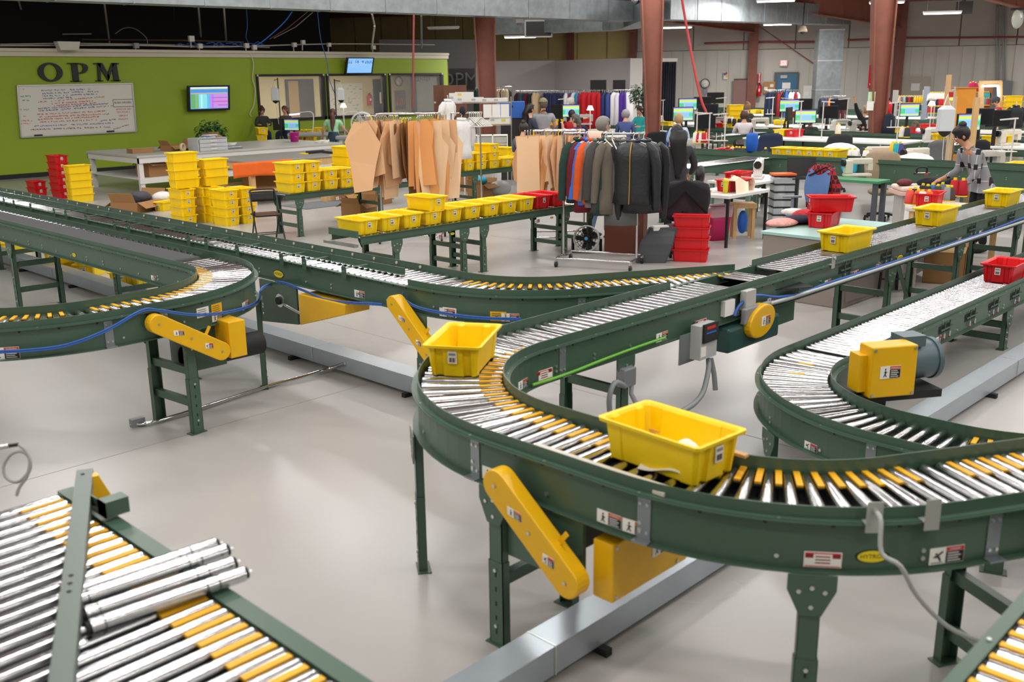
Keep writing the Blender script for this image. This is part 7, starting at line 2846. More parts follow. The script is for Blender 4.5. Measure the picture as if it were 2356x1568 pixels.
tote('red', 13.95, 8.45, .772, R(8), 'red tote standing on the sewing table behind the folding table')
t = thing('spray_bottle', 'yellow bottle with a lemon shaped cap on the folding table', 'bottle', (12.62, 7.85, .76))
b = MB(M('lemon_yellow', 'dccf2a', .35))
b.lathe([(.001, 0), (.035, 0), (.04, .12), (.045, .14), (.04, .15)], 16, (12.62, 7.85, .76), False)
b.build('bottle_body', t)
b = MB(M('lemon_yellow', 'dccf2a', .35))
b.ell((12.62, 7.85, .935), .048, .048, .045)
b.build('cap', t)
t = thing('paper_pieces', 'cream paper pieces lying on the left part of the folding table', 'papers', (12.5, 8.2, .76))
for k in range(4):
 b = MB(M('cream_paper', 'ecdcae', .8))
 b.cb((12.48+.06*k, 8.12+.06*k, .763+.004*k), .3, .2, .003, .4*k)
 b.build('sheet', t)
SEW.put((14.75, 8.55, .772), R(205), 'white household sewing machine with a display on the white sewing table', None, .95, {'bed': WHITE, 'arm': WHITE, 'column': WHITE, 'needle_head': WHITE})
b = MB(M('pin_pink', 'e25f8a', .7))
b.ell((15.15, 8.32, .8), .06, .06, .035)
tag(b.build('pin_cushion'), 'pink pin cushion on the white sewing table', 'pin cushion')
SEW.put(((GT0.x+GT1.x)/2+.5, (GT0.y+GT1.y)/2-.3, .78), YAW-HP+R(185), 'beige overlock machine on the green topped table', None, .9)
t = thing('laptop', 'black laptop open on the green topped table', 'laptop', (14.9, 6.9, .78))
x = RV*-.3
c = P(1850, 408, .8)+FV*.1
b = MB(BLACK)
b.cb((c.x-FV.x*.1, c.y-FV.y*.1, .79), .46, .3, .018, YAW-HP)
b.build('keyboard_deck', t)
b = MB(BLACK)
cc = c+FV*.06
b.prism([(-.24, 0), (.24, 0), (.24, .31), (-.24, .31)], cc, RV, (FV.x*.15, FV.y*.15, 1), .012)
s = b.build('screen_lid', t)
b = MB(M('dark_screen', '24262b', .15))
b.prism([(-.22, .02), (.22, .02), (.22, .29), (-.22, .29)], cc+(-FV)*.001, RV, (FV.x*.15, FV.y*.15, 1), .013)
b.build('display', s)
b = MB(BLACK)
q = PD(1611, 403, 14.4)
t = thing('desk_fan', 'small black desk fan standing on the table right of the seamstress', 'fan', q)
b.lathe([(.02, -.05), (.13, -.04), (.15, 0), (.13, .04), (.02, .06)], 20, q, True, RV*.9-FV*.4)
b.build('cage', t)
b = MB(BLACK)
b.cyl((q.x, q.y, .77), (q.x, q.y, q.z-.1), .02, n=8)
b.lathe([(.09, .76), (.08, .785), (.02, .79)], 14, (q.x, q.y, 0))
b.build('stand', t)
# pink waste bin with a clear liner
q = P(1655, 555)
t = thing('waste_bin', 'bright pink waste bin with a clear plastic liner', 'bin', (q.x, q.y, 0))
def rrect(cx, cy, a, b_, z, r=.05, n=5, rot=0.):
 o = []
 for (sx, sy, a0) in ((1, 1, 0), (-1, 1, 90), (-1, -1, 180), (1, -1, 270)):
  for i in range(n+1):
   tt = R(a0+90*i/n)
   X, Y = sx*(a-r)+r*math.cos(tt), sy*(b_-r)+r*math.sin(tt)
   o.append(Vector((cx+X*math.cos(rot)-Y*math.sin(rot), cy+X*math.sin(rot)+Y*math.cos(rot), z)))
 return o
rb = YAW-HP+.3
cx, cy = q.x+.12, q.y+.12
b = MB(M('bin_pink', 'c4175f', .4))
b.smooth = True
b.rings([rrect(cx, cy, .15, .11, 0, rot=rb), rrect(cx, cy, .18, .14, .5, rot=rb), rrect(cx, cy, .17, .13, .5, rot=rb), rrect(cx, cy, .14, .1, .01, rot=rb)])
b.build('bin_body', t)
b = MB(M('clear_liner', 'f0cfd8', .25, alpha=.6))
b.smooth = True
b.rings([rrect(cx, cy, .183, .143, .36, rot=rb), rrect(cx, cy, .195, .155, .45, rot=rb), rrect(cx, cy, .19, .15, .53, rot=rb), rrect(cx, cy, .165, .125, .5, rot=rb)], True, False)
b.build('liner', t)
q = P(1710, 548)
t = thing('wooden_stand', 'small pine stand with a blue bag hanging inside, by the folding table', 'stand', (q.x, q.y, 0))
for dx in (-.14, .14):
 for dy in (0, .2):
  b = MB(WOOD)
  p = Vector((q.x, q.y, 0))+RV*dx+FV*dy
  b.cb((p.x, p.y, .24), .05, .04, .48, YAW-HP)
  b.build('leg', t)
b = MB(WOOD)
p = Vector((q.x, q.y, 0))+FV*.1
b.cb((p.x, p.y, .5), .36, .28, .07, YAW-HP)
b.build('top', t)
b = MB(M('blue_bag_cloth', '1f62c4', .5))
b.ell((p.x, p.y, .24), .1, .07, .18)
tag(b.build('hanging_bag'), 'crumpled blue bag inside the small pine stand', 'bag')
# clear drawer tower
q = P(1800, 523)
t = thing('drawer_tower', 'tall clear plastic drawer tower left of the plaid jacket', 'drawer tower', (q.x, q.y, 0))
b = MB(BLACK)
for k in range(7):
 p = Vector((q.x, q.y, .08+.125*k))+FV*.15
 b = MB(BLACK)
 b.cb(p, .36, .32, .012, YAW-HP)
 b.build('shelf_frame', t)
 if k < 6:
  b = MB(M('clear_drawer', 'c9d3d6', .25, alpha=.6))
  b.cb(p+Vector((0, 0, .06)), .33, .3, .095, YAW-HP)
  b.build('drawer', t)
b = MB(M('orange_folder', 'e9642a', .6))
p = Vector((q.x, q.y, .86))+FV*.15
b.cb(p, .36, .28, .03, YAW-HP+.1)
tag(b.build('folder_stack'), 'orange and red folders on top of the clear drawer tower', 'folders')
# chairs
q = PD(1565, 500, 13.75)
office_chair('large black and plum office chair with its back to us', (q.x, q.y, 0), YAW-HP+R(4), '3b333c', .4, .56, .6)
b = MB(M('black_jacket_cloth', '1c1b20', .85))
b.sheet(lambda u, v: tuple(Vector((q.x, q.y, 0))+RV*((u-.5)*.62)-FV*(.34+.02*math.sin(u*9))+Vector((0, 0, 1.08-.05*abs(u-.5)*4-.16*v*(1+abs(u-.5)*3)))), 16, 6)
tag(b.build('draped_jacket', solid=.01), 'black jacket slung over the back of the plum office chair', 'jacket')
q = P(2026, 505)
office_chair('beige upholstered office chair right of the green topped table', (q.x, q.y, 0), YAW-HP+R(172), 'a08d74', .5, .55, .5)
q = PD(1850, 470, 14.1)
cb_ = office_chair('blue office chair with grey armrests and a plaid jacket over its back', (q.x, q.y, 0), YAW-HP+R(112), '5d7fb4', .5, .55, .44, True)
def plaid():
 mt = M('red_plaid', 'a81e26', .9)
 nt = mt.node_tree
 bs = nt.nodes['Principled BSDF']
 tc = nt.nodes.new('ShaderNodeTexCoord')
 w1 = nt.nodes.new('ShaderNodeTexChecker')
 w1.inputs['Scale'].default_value = 17
 w1.inputs['Color1'].default_value = lin('b0242b')+(1,)
 w1.inputs['Color2'].default_value = lin('3a1a1e')+(1,)
 nt.links.new(tc.outputs['Object'], w1.inputs['Vector'])
 nt.links.new(w1.outputs['Color'], bs.inputs['Base Color'])
 return mt
bd = Vector((-math.sin(YAW-HP+R(112)), math.cos(YAW-HP+R(112)), 0))
bs_ = Vector((bd.y, -bd.x, 0))
qq = Vector((q.x, q.y, 0))-bd*.27
t = thing('plaid_jacket', 'red and black plaid jacket hung over the blue office chair', 'jacket', qq)
b = MB(plaid())
rr = []
for i in range(9):
 v = i/8
 w_ = .24+.05*math.sin(v*2.6)
 z = 1.2-.72*v
 rr.append([qq+bs_*(w_*math.cos(a)*(1+.05*math.sin(a*4+v*7)))+bd*(.085*math.sin(a)-.03)+Vector((0, 0, z-(.1*math.cos(a)**2 if v < .2 else 0))) for a in [2*math.pi*j/22 for j in range(22)]])
b.smooth = True
b.rings(rr)
b.build('jacket_body', t)
for s in (-1, 1):
 b = MB(plaid())
 b.tube([qq+bs_*(s*.2)+Vector((0, 0, 1.1)), qq+bs_*(s*.28)-bd*.05+Vector((0, 0, .9)), qq+bs_*(s*.27)-bd*.04+Vector((0, 0, .55))], [.06, .07, .05], 10)
 b.build('sleeve', t)
b = MB(BLACK)
b.bar(qq+bs_*-.15+bd*.02+Vector((0, 0, 1.17)), qq+bs_*.18+bd*.06+Vector((0, 0, 1.02)), .06, .015)
b.build('collar', t)
# cabinet near the conveyor with a pile of cloth
t = thing('steel_cabinet', 'grey steel cabinet with a pale green top behind the long conveyor', 'cabinet', (9.8, 4.7, 0))
b = MB(M('taupe_steel', '8e837c', .5))
b.box(9.82, 11.3, 4.62, 5.6, 0, .72)
b.build('cabinet_body', t, bevel=.01)
b = MB(M('mint_top', '9fc4bd', .4))
b.box(9.8, 11.32, 4.6, 5.62, .72, .75)
b.build('top', t)
b = MB(M('taupe_steel', '8e837c', .5))
b.box(9.9, 10.5, 4.61, 4.625, .06, .68)
b.build('door_panel', t)
for k, (dx, c, lab) in enumerate(((0, 'e9a39b', 'pink cloth at the left of the scrap pile on the cabinet'), (.3, '23253a', 'navy printed cloth in the middle of the scrap pile on the cabinet'), (.42, 'c3303a', 'red dotted cloth at the back of the scrap pile on the cabinet'), (.2, 'dcd8d4', 'white cloth strip in the scrap pile on the cabinet'))):
 q = P(1800+dx*130, 513-k*5, .78)
 b = MB(M('scrap_'+c, c, .9, 0, .25, 25, bump=.5, bscale=20))
 b.ell((q.x, q.y, .79+.015*k), .26-.04*k, .16, .045+.03*(k == 2), 16, 8)
 tag(b.build('cloth_scrap'), lab, 'cloth')
# lectern like brown cabinet, fan and grey bag behind the clothes rack
q = P(1445, 590)
t = thing('brown_cabinet', 'brown laminate cabinet standing behind the clothes rack', 'cabinet', (q.x, q.y, 0))
p = Vector((q.x, q.y, 0))+FV*.45
b = MB(M('mahogany_laminate', '6b3626', .4, 0, .12, 5, stretch=(1, 1, .2)))
b.cb((p.x+RV.x*.02, p.y+RV.y*.02, .45), .55, .5, .9, YAW-HP-.25)
b.build('cabinet_body', t)
b = MB(M('mahogany_edge', '4f271c', .4))
b.cb((p.x, p.y, .915), .6, .54, .03, YAW-HP-.25)
b.build('top', t)
b = MB(M('cream_cloth', 'efd9bd', .9))
q2 = p-FV*.15+RV*.2
b.ell((q2.x, q2.y, .95), .06, .05, .04)
tag(b.build('cream_bundle'), 'small cream bundle on the brown cabinet behind the jackets', 'bundle')
q = P(1351, 583)
t = thing('floor_fan', 'round black floor fan behind the left caster of the clothes rack', 'fan', (q.x, q.y, 0))
c = Vector((q.x, q.y, .2))+FV*.1
ax = -FV*.9-RV*.2+Vector((0, 0, .15))
b = MB(BLACK)
for k in range(4):
 r_ = .055+.04*k
 x_ = ax.cross(Vector((0, 0, 1))).normalized()
 y_ = x_.cross(ax).normalized()
 b.tube([c+ax*.06+x_*r_*math.cos(a)+y_*r_*math.sin(a) for a in [i*math.pi/12 for i in range(25)]], .005, 5)
for k in range(16):
 a = k*math.pi/8
 b.tube([c+ax*.06+x_*.02*math.cos(a)+y_*.02*math.sin(a), c+ax*.03+x_*.18*math.cos(a)+y_*.18*math.sin(a)], .004, 4)
b.build('grille', t)
b = MB(M('fan_white', 'd9d9d6', .4))
b.lathe([(.19, -.02), (.19, .06), (.17, .06), (.17, -.02), (.19, -.02)], 26, c, False, ax)
b.build('housing', t)
b = MB(DARK)
for k in range(5):
 a = k*1.2566
 d_ = x_*math.cos(a)+y_*math.sin(a)
 b.bar(c+d_*.03, c+d_*.15, .06, .006, ax+d_.cross(ax)*.5)
b.build('blade', t)
b = MB(M('hub_blue', '4aa3d6', .4))
b.cyl(c+ax*.06, c+ax*.075, .025, n=12)
b.build('hub', t)
b = MB(BLACK)
b.bar(c-x_*.2+Vector((0, 0, -.19)), c+x_*.2+Vector((0, 0, -.19)), .12, .02)
b.bar(c-x_*.2+Vector((0, 0, -.19)), c-x_*.2, .03, .03)
b.bar(c+x_*.2+Vector((0, 0, -.19)), c+x_*.2, .03, .03)
b.build('foot', t)
q = P(1500, 606)
t = thing('grey_bag', 'dark grey shopping bag slumped on the floor right of the clothes rack', 'bag', (q.x, q.y, 0))
p = Vector((q.x, q.y, 0))+FV*.14
b = MB(M('grey_bag_paper', '4a4c50', .6, bump=.3, bscale=6))
rr = []
for i, (z, a, w_) in enumerate(((0, .2, .12), (.12, .21, .12), (.26, .215, .11), (.36, .2, .08), (.42, .19, .05))):
 rr.append([v+RV*(.04*i)+Vector((0, 0, .05*(j % 2)*(i == 4))) for j, v in enumerate(rrect(p.x, p.y, a, w_, z, .03, 3, YAW-HP-.1))])
b.rings(rr, True, True)
b.build('bag_body', t)
b = MB(PAPER)
b.cb(p+RV*.12+Vector((0, 0, .46)), .22, .08, .06, YAW-HP+.3)
b.build('white_paper', t)
# pressing board with thread cones, red tote, iron
t = thing('pressing_board', 'cream padded pressing board on a pink edged table before the woman in the cardigan', 'pressing board', (12.9, 5.1, 0))
q0, q1 = P(2100, 432, .86), P(2190, 440, .86)
c = (q0+q1)/2+FV*.28
b = MB(M('cream_pad', 'e8dac8', .85))
b.cb((c.x, c.y, .86), .78, .5, .07, YAW-HP-.06)
b.build('pad', t, bevel=.03)
b = MB(M('pink_edge', 'e3c0b4', .6))
b.cb((c.x, c.y, .80), .82, .54, .05, YAW-HP-.06)
b.build('board', t)
for s in (-1, 1):
 b = MB(LGREY)
 p = c+RV*(s*.33)
 b.cb((p.x, p.y, .39), .05, .3, .78, YAW-HP)
 b.build('leg', t)
p = c-RV*.3-FV*.05
b = MB(M('ham_plaid', '6e3037', .9, 0, .3, 40))
b.ell((p.x, p.y, .94), .16, .1, .05)
tag(b.build('tailor_ham'), 'dark red tailor ham cushion on the pressing board', 'cushion')
b = MB(M('black_cloth', '17171b', .9, bump=.5, bscale=14))
p = c+RV*.12+FV*.08
b.ell((p.x, p.y, .93), .3, .16, .07, 16, 8)
b.ell((p.x+RV.x*.3, p.y+RV.y*.3, .82), .13, .12, .16, 14, 8)
tag(b.build('black_garment'), 'black garment being pressed on the cream board', 'garment')
t = thing('steam_iron', 'steam iron held over the pressing board', 'iron', c)
p = c-RV*.05-FV*.02+Vector((0, 0, .18))
b = MB(CHROME)
b.prism([(-.1, -.05), (.06, -.055), (.12, 0), (.06, .055), (-.1, .05)], p, RV, FV, .03)
b.build('sole_plate', t)
b = MB(BLACK)
b.tube([p+RV*-.08+Vector((0, 0, .03)), p+RV*-.07+Vector((0, 0, .1)), p+RV*.05+Vector((0, 0, .1)), p+RV*.06+Vector((0, 0, .03))], .015, 8)
b.build('handle', t)
c = P(2106, 463, .8)
tote('red', 12.75, 4.92, .802, R(12), 'red tote behind the thread cones at the right of the long conveyor')
for i, (px, py, cc) in enumerate(((2091, 462, 'e2564e'), (2103, 459, '26282c'), (2110, 464, 'd9622a'), (2121, 450, '1f2225'), (2132, 452, '1d2023'), (2135, 466, 'e06428'), (2120, 466, 'e9e5e0'), (2143, 449, '2f6fb0'), (2155, 452, '3d3f42'), (2166, 447, '6b6e70'), (2178, 455, '8d9192'), (2194, 443, 'b8182a'), (2213, 444, 'b01626'), (2186, 455, '4a3a36'))):
 q = P(px, py+8, .80)
 cone((q.x, q.y, .802), cc, '%s thread cone among those by the long conveyor, %s' % ({'e2564e': 'coral', '26282c': 'black', 'd9622a': 'orange', '1f2225': 'black', '1d2023': 'black', 'e06428': 'orange', 'e9e5e0': 'white', '2f6fb0': 'blue', '3d3f42': 'charcoal', '6b6e70': 'dark grey', '8d9192': 'light grey', 'b8182a': 'crimson', 'b01626': 'crimson', '4a3a36': 'brown'}[cc], ORD[i]+' from the left' if i < 11 else ('left of the tall red pair', 'right of the tall red pair', 'behind the light grey one')[i-11]), 'thread cones by the long conveyor', 1.25 if i in (11, 12) else 1.05)
b = MB(M('small_cloth_white', 'e9e2da', .8))
# things under the long conveyor at right
t = thing('step_stool', 'black ladder backed stool standing under the long conveyor', 'stool', P(2075, 690))
q = P(2070, 690)
p0 = Vector((q.x, q.y, 0))+FV*.2
for s in (-1, 1):
 for d_ in (0, .34):
  b = MB(BLACK)
  e = p0+RV*(s*.17)+FV*d_
  b.cyl(e, e-RV*(s*.03)+Vector((0, 0, .62)), .016, n=8)
  b.build('leg', t)
for z in (.2, .38):
 b = MB(BLACK)
 b.cyl(p0-RV*.16+Vector((0, 0, z)), p0+RV*.16+Vector((0, 0, z)), .011, n=8)
 b.build('rung', t)
b = MB(BLACK)
b.cb((p0.x+FV.x*.17, p0.y+FV.y*.17, .63), .38, .38, .04, YAW-HP)
b.build('seat', t)
q = P(2195, 655)
c = carton('brown carton with red print under the long conveyor at right', q.x+.2, q.y+.2, 0, .5, .45, .38, .3, False)
q = P(2140, 640)
b = MB(M('clear_bag', 'd9dcdc', .3, alpha=.75, bump=.5, bscale=10))
b.ell((q.x+.1, q.y+.3, .25), .3, .25, .25, 14, 8)
tag(b.build('plastic_bag'), 'clear plastic bag of scraps under the long conveyor', 'bag')
slab_table('utility_cart', 'beige utility table under and behind the long conveyor at right', 11.2, 12.1, 4.4, 5.2, .62, M('beige_plastic', 'b5a897', .6), M('beige_plastic', 'b5a897', .6), .08, .07)
# ---------------------------------------------------------------- the sewing rows: tables and what stands on them
def row_table(label, x0, x1, y0, y1, z=None):
 z = z or (.93 if 21 < x0 < 25 else .8)
 return slab_table('sewing_table', label, x0, x1, y0, y1, z, WHITE, M('leg_green', '6f8a78', .5), .04, .06)
for lab, a in (('white sewing table behind the nearest line conveyor, right part', (17.35, 18.5, 3.3, 6.6)), ('white sewing table behind the nearest line conveyor, middle part', (17.35, 18.5, 7.2, 9.4)), ('white sewing table behind the nearest line conveyor, left part', (17.35, 18.5, 10.2, 12.6)),
    ('white sewing table before the second line conveyor, left part', (22.3, 23.5, 16.6, 19.0)), ('white sewing table before the second line conveyor, middle part', (21.9, 23.3, 9.2, 13.2)), ('white sewing table before the second line conveyor, right part', (21.9, 23.3, 5.4, 7.6)),
    ('white sewing table behind the second line conveyor, left part', (24.7, 25.9, 14.8, 18.8)), ('white sewing table behind the second line conveyor, middle part', (24.7, 25.9, 10.4, 14.2)), ('white sewing table behind the second line conveyor, right part', (24.7, 25.9, 6.2, 9.2)),
    ('white sewing table before the third line conveyor, left part', (29.3, 30.7, 13.9, 21.5)), ('white sewing table before the third line conveyor, right part', (29.3, 30.7, 9.2, 13.8)),
    ('white sewing table behind the third line conveyor', (31.9, 33.2, 11, 18)), ('white sewing table before the farthest line conveyor', (37.2, 38.8, 15, 24)), ('white packing table under the lit wooden frame', (33.2, 35.2, 9.0, 12.0))):
 row_table(lab, *a)
def monitor(px, py, d, deg, label, on=True, sc=1.):
 q = PD(px, py, d)
 r_ = (MON if on else MOFF).put((q.x, q.y, q.z-.17*sc), YAW-HP+math.pi+R(deg), label, 'monitors of the sewing rows', sc)
 b = MB(DARK)
 fv = Vector((math.sin(r_.rotation_euler.z), -math.cos(r_.rotation_euler.z), 0))*.09
 o = b.cyl(Vector((-.0, -.09, -q.z+.17*sc)), Vector((0, -.09, -.35)), .025, n=8).build('floor_pole')
 o.parent = r_
for a in ((1582, 240, 27.5, 8, 'lit monitor at the column with the conduit, upper of two'), (1571, 262, 24, 12, 'lit monitor left of the curly blond woman, lower of two'), (1816, 243, 27, -10, 'lit monitor left of the tilted dark screens'),
   (1853, 268, 25, -6, 'lit monitor in front of the person in the hooded jacket'), (2092, 253, 25.5, 6, 'lit monitor with coloured bars right of the arrow sign column'), (2228, 281, 19.5, 14, 'lit greenish monitor behind the checked cardigan woman'), (1311, 255, 26.5, 4, 'lit monitor behind the person in the red top'), (648, 286, 29.8, 175, 'wide dark screen back before the auburn haired woman', False),
   (672, 287, 29, -25, 'lit screen turned sideways left of the woman in green')):
 monitor(*a[:5], *(a[5:] or (True,)))
for a in ((1616, 236, 29, 10, 'dark monitor back at the foot of the wall clock'), (1646, 225, 31, 2, 'dark screen back standing highest near the wall clock'), (1629, 254, 26, -20, 'dark monitor back below the wall clock'), (1622, 279, 22.5, 20, 'dark monitor back beside the red air hose end'), (1848, 240, 29, -30, 'tilted dark screen left of the duct riser'), (1906, 258, 27, 5, 'dark monitor back before the duct riser'),
   (1815, 262, 25, 60, 'dark monitor seen from its side, left of the lit one'), (2054, 252, 25, 70, 'dark monitor seen edge on right of the arrow sign column'), (2254, 268, 20.5, -30, 'dark monitor back right of the greenish lit one'), (2297, 272, 20.5, 8, 'dark monitor back under the person in the beanie'), (1281, 256, 25.5, -60, 'dark monitor turned away beside the man in the cap'), (1930, 241, 30, 0, 'dark monitor back low before the duct riser')):
 monitor(*a, False)
MV = [BEI, M('machine_white', 'e6e4de', .4), M('machine_grey', 'b9b8b2', .4)]
def sew(px, xr, deg, label, k=0, z=None, sc=1.):
 z = z or (.93 if 21 < xr < 26 else .8)
 q = PL(px, 330, (xr, 0, 0), X1)
 SEW.put((q.x, q.y, z), YAW-HP+R(deg), label, 'industrial sewing machines', sc, {n: MV[k % 3] for n in ('bed', 'column', 'arm', 'needle_head')})
for i, a in enumerate(((1745, 25.2, 185, 'beige sewing machine right of the woman in the white sweater'), (1930, 25.2, 175, 'white sewing machine beside the arrow sign column'), (1975, 25.2, 190, 'white sewing machine lit blue at the foot of the arrow sign column'), (2110, 18.0, 200, 'beige sewing machine behind the nearest line, left of the cardigan woman'), (2150, 22.6, 180, 'white sewing machine before the ponytail woman'), (1585, 18.0, 170, 'beige sewing machine behind the charcoal sweater woman'), (1505, 25.2, 160, 'lit white sewing machine before the young woman in teal'), (1690, 30.0, 180, 'white sewing machine before the person with the bun'), (2280, 18.2, 185, 'white sewing machine at the right end of the nearest line'), (2320, 22.5, 195, 'beige sewing machine at the right edge'), (1415, 18.2, 185, 'white sewing machine behind the clothes rack'), (1660, 25.2, 175, 'beige sewing machine left of the woman in the white sweater'), (2020, 18.0, 185, 'grey brown machine with a dark wheel behind the beige chair'), (1880, 31.0, 180, 'beige sewing machine before the duct riser'), (1345, 25.0, 180, 'white sewing machine beside the woman in purple'))):
 sew(*a, k=i)
def stand(px, xr, deg, label, z=None, sc=1., mt=None):
 z = z or (.93 if 21 < xr < 26 else .8)
 q = PL(px, 300, (xr, 0, 0), X1)
 STD.put((q.x, q.y, z), YAW-HP+R(deg), label, 'thread stands', sc)
for a in ((1668, 18.0, 0, 'white thread stand behind the red totes of the nearest line'), (1632, 18.0, 10, 'slanting white thread stand with red cones by the red air hose'), (1664, 25.2, 5, 'tall white thread stand left of the white sweater woman'), (1797, 25.2, 180, 'white thread stand left of the hooded jacket person'), (1840, 22.4, 0, 'tan thread stand behind the yellow tote row'), (1891, 22.4, 180, 'white thread stand beside the dark chair'), (1946, 25.2, 0, 'white thread stand left of the arrow sign column'), (2065, 22.4, 10, 'tan thread stand left of the ponytail woman'), (2145, 30, 0, 'white thread stand with a lit lamp behind the ponytail woman'), (1775, 31, 5, 'white thread stand above the green line conveyor, far'), (1603, 18.2, 170, 'white thread stand right of the charcoal sweater woman'), (1524, 22.4, 0, 'white thread stand left of the charcoal sweater woman'), (1303, 23, 0, 'white thread stand before the person in red'), (1413, 27, 0, 'white thread stand behind the blue sweater woman'), (2333, 18.2, 0, 'white thread stand at the right edge')):
 stand(*a, sc=1.15)
def table_tote(col, px, xr, z, label, deg=0., py=320):
 z = .93 if 21 < xr < 26 else .8
 q = PL(px, py, (xr, 0, 0), X1)
 tote(col, q.x, q.y, z, R(deg), label)
 if not 21 < xr < 26 and not 17 < xr < 18.3:
  carton('carton under the '+label, q.x, q.y, 0, .5, .42, z, R(deg), False)
for a in (('red', 1662, 17.75, .82, 'red tote left one of two behind the nearest line conveyor'), ('red', 1676, 18.1, .82, 'red tote right one of two behind the nearest line conveyor'), ('red', 2027, 17.8, .82, 'red tote lying alone behind the nearest line conveyor'), ('yellow', 1800, 22.9, .93, 'yellow tote seen broadside before the hooded jacket person'), ('red', 1828, 22.9, .93, 'small red tote beside the broadside yellow one'), ('yellow', 1795, 30.2, .8, 'yellow tote on the far table below the tilted dark screens'), ('red', 1655, 24.9, .96, 'red tote beside the dark monitor below the clock'), ('yellow', 1680, 24.9, .96, 'yellow tote left of the woman in white'), ('yellow', 2150, 22.8, .93, 'yellow tote right of the ponytail woman'),
   ('yellow', 2170, 23.2, .93, 'second yellow tote right of the ponytail woman, behind the first'), ('yellow', 2060, 25.1, .92, 'yellow tote at the foot of the lit monitor right of the arrow sign column'), ('red', 2085, 25.3, .92, 'red tote below the lit monitor right of the arrow sign column'), ('red', 2135, 29.8, .82, 'red tote on the far table left of the hanging bottle'), ('yellow', 2288, 22.8, .93, 'yellow tote behind the dark monitors at right'), ('yellow', 2312, 23.0, .93, 'yellow tote farther right behind the dark monitors'), ('yellow', 2352, 17.9, .9, 'yellow tote cut by the right edge above the nearest line'),
   ('yellow', 1530, 24.9, .95, 'yellow tote right of the conduit column'), ('yellow', 1418, 27.5, .93, 'yellow tote left of the blue sweater woman'), ('yellow', 1460, 27.8, .93, 'yellow tote behind the blue sweater woman'), ('yellow', 1280, 24.5, .95, 'yellow tote beside the man in the cap'), ('yellow', 1325, 28.5, 1.05, 'yellow tote before the white haired woman'), ('red', 1345, 25.2, .97, 'red tote beside the person in the red top'), ('yellow', 1338, 19.2, .9, 'yellow tote left of the grey haired man'), ('red', 1392, 18.6, .95, 'red tote right of the grey haired man'), ('yellow', 1760, 38.5, .9, 'yellow tote in the far row under the exit door'), ('yellow', 1735, 38.5, .9, 'yellow tote at the left end of the far row'), ('yellow', 2205, 33.5, .8, 'yellow tote on the packing table before the orange cabinet')):
 table_tote(*a[:5], random.choice((0, 90, 85, 5)))
q = PL(1790, 350, (17.0, 0, 0), X1)
for i in range(6):
 q = PL(1803+i*24, 350, (16.93, 0, 0), X1)
 tote('yellow', q.x, q.y, .956, R(2), 'yellow tote in the row riding the nearest line conveyor, %s from the left' % ORD[i], 'row of yellow totes on the nearest line')
q0 = PD(1692, 225, 30)
for i in range(6):
 tote('yellow', q0.x, q0.y, .62+i*.152, YAW-HP+R(10), 'yellow tote, %s of the tall stack left of the hair bun' % ('lowest' if i == 0 else 'topmost' if i == 5 else ORD[i]+' from the bottom'), 'tall yellow stack left of the hair bun')
carton('stack carton carrying the tall yellow tote stack', q0.x, q0.y, 0, .6, .5, .62, YAW, False)
q1 = PD(2330, 235, 29)
for i in range(7):
 tote('yellow', q1.x, q1.y, .66+i*.152, YAW-HP-R(4), 'yellow tote, %s of the stack right of the person in the beanie' % ('lowest' if i == 0 else 'topmost' if i == 6 else ORD[i]+' from the bottom'), 'yellow stack right of the beanie')
carton('large carton under the yellow stack right of the person in the beanie', q1.x, q1.y, 0, .6, .5, .66, YAW, False)
# cones on the tables
CN = 0
CPOS = ('behind the nearest line conveyor', 'on the tables of the second line', )
for grp, xr, z, lst in (('thread cones left of the blue bag', 18.0, .77, ((1676, '26272a'), (1686, 'ded6c2'), (1695, '2a2b2e'), (1702, '33353a'), (1710, '3d3f40'), (1716, '28303f'), (1724, '23252b'), (1762, '202226'))),
      ('red and white cones on the slanting stand', 18.0, 1.05, ((1608, 'c21c28'), (1619, 'c21c28'), (1600, 'e9e6e0'), (1613, 'ece9e4'))),
      ('white cones above the cyan cloth', 17.6, .86, ((1957, 'ecebe8'), (1968, 'e6e6e4'), (1994, 'eeedea'))),
      ('cones right of the lone red tote', 18.0, .98, ((2055, 'e7c41c'), (2072, '4a3f8c'), (2062, '2aa7b0'), (2071, '23b0b8'))),
      ('dark cones above the red totes', 24.8, 1.02, ((1676, '1f2024'), (1687, '24252a'), (1699, '1e1f23'))),
      ('cones left of the ponytail woman', 22.6, 1.02, ((2073, 'e8e6e2'), (2085, '2a2c36'))),
      ('cream cone by the dark chair', 22.6, 1.05, ((1926, 'e6dfc8'),)),
      ('white cones under the wall clock', 25.2, 1.05, ((1667, 'ece9e6'), (1674, 'e9e6e2'), (1681, 'e9e4e0')))):
 for i, (px, c) in enumerate(lst):
  q = PL(px, 330, (xr, 0, 0), X1)
  nm = 'teal' if c in ('2aa7b0', '23b0b8') else 'black' if int(c, 16) < 0x300000 else 'white' if c[0] in 'ed' and c[2] in 'ed' else {'c': 'red', '3': 'charcoal', '2': 'teal', '4': 'violet', 'e': 'yellow', 'd': 'cream'}[c[0]]
  cone(q-Vector((0, 0, q.z-z)), c, '%s cone among the %s, %s' % (nm, grp, ORD[i]+' from the left'), grp, 1.25)
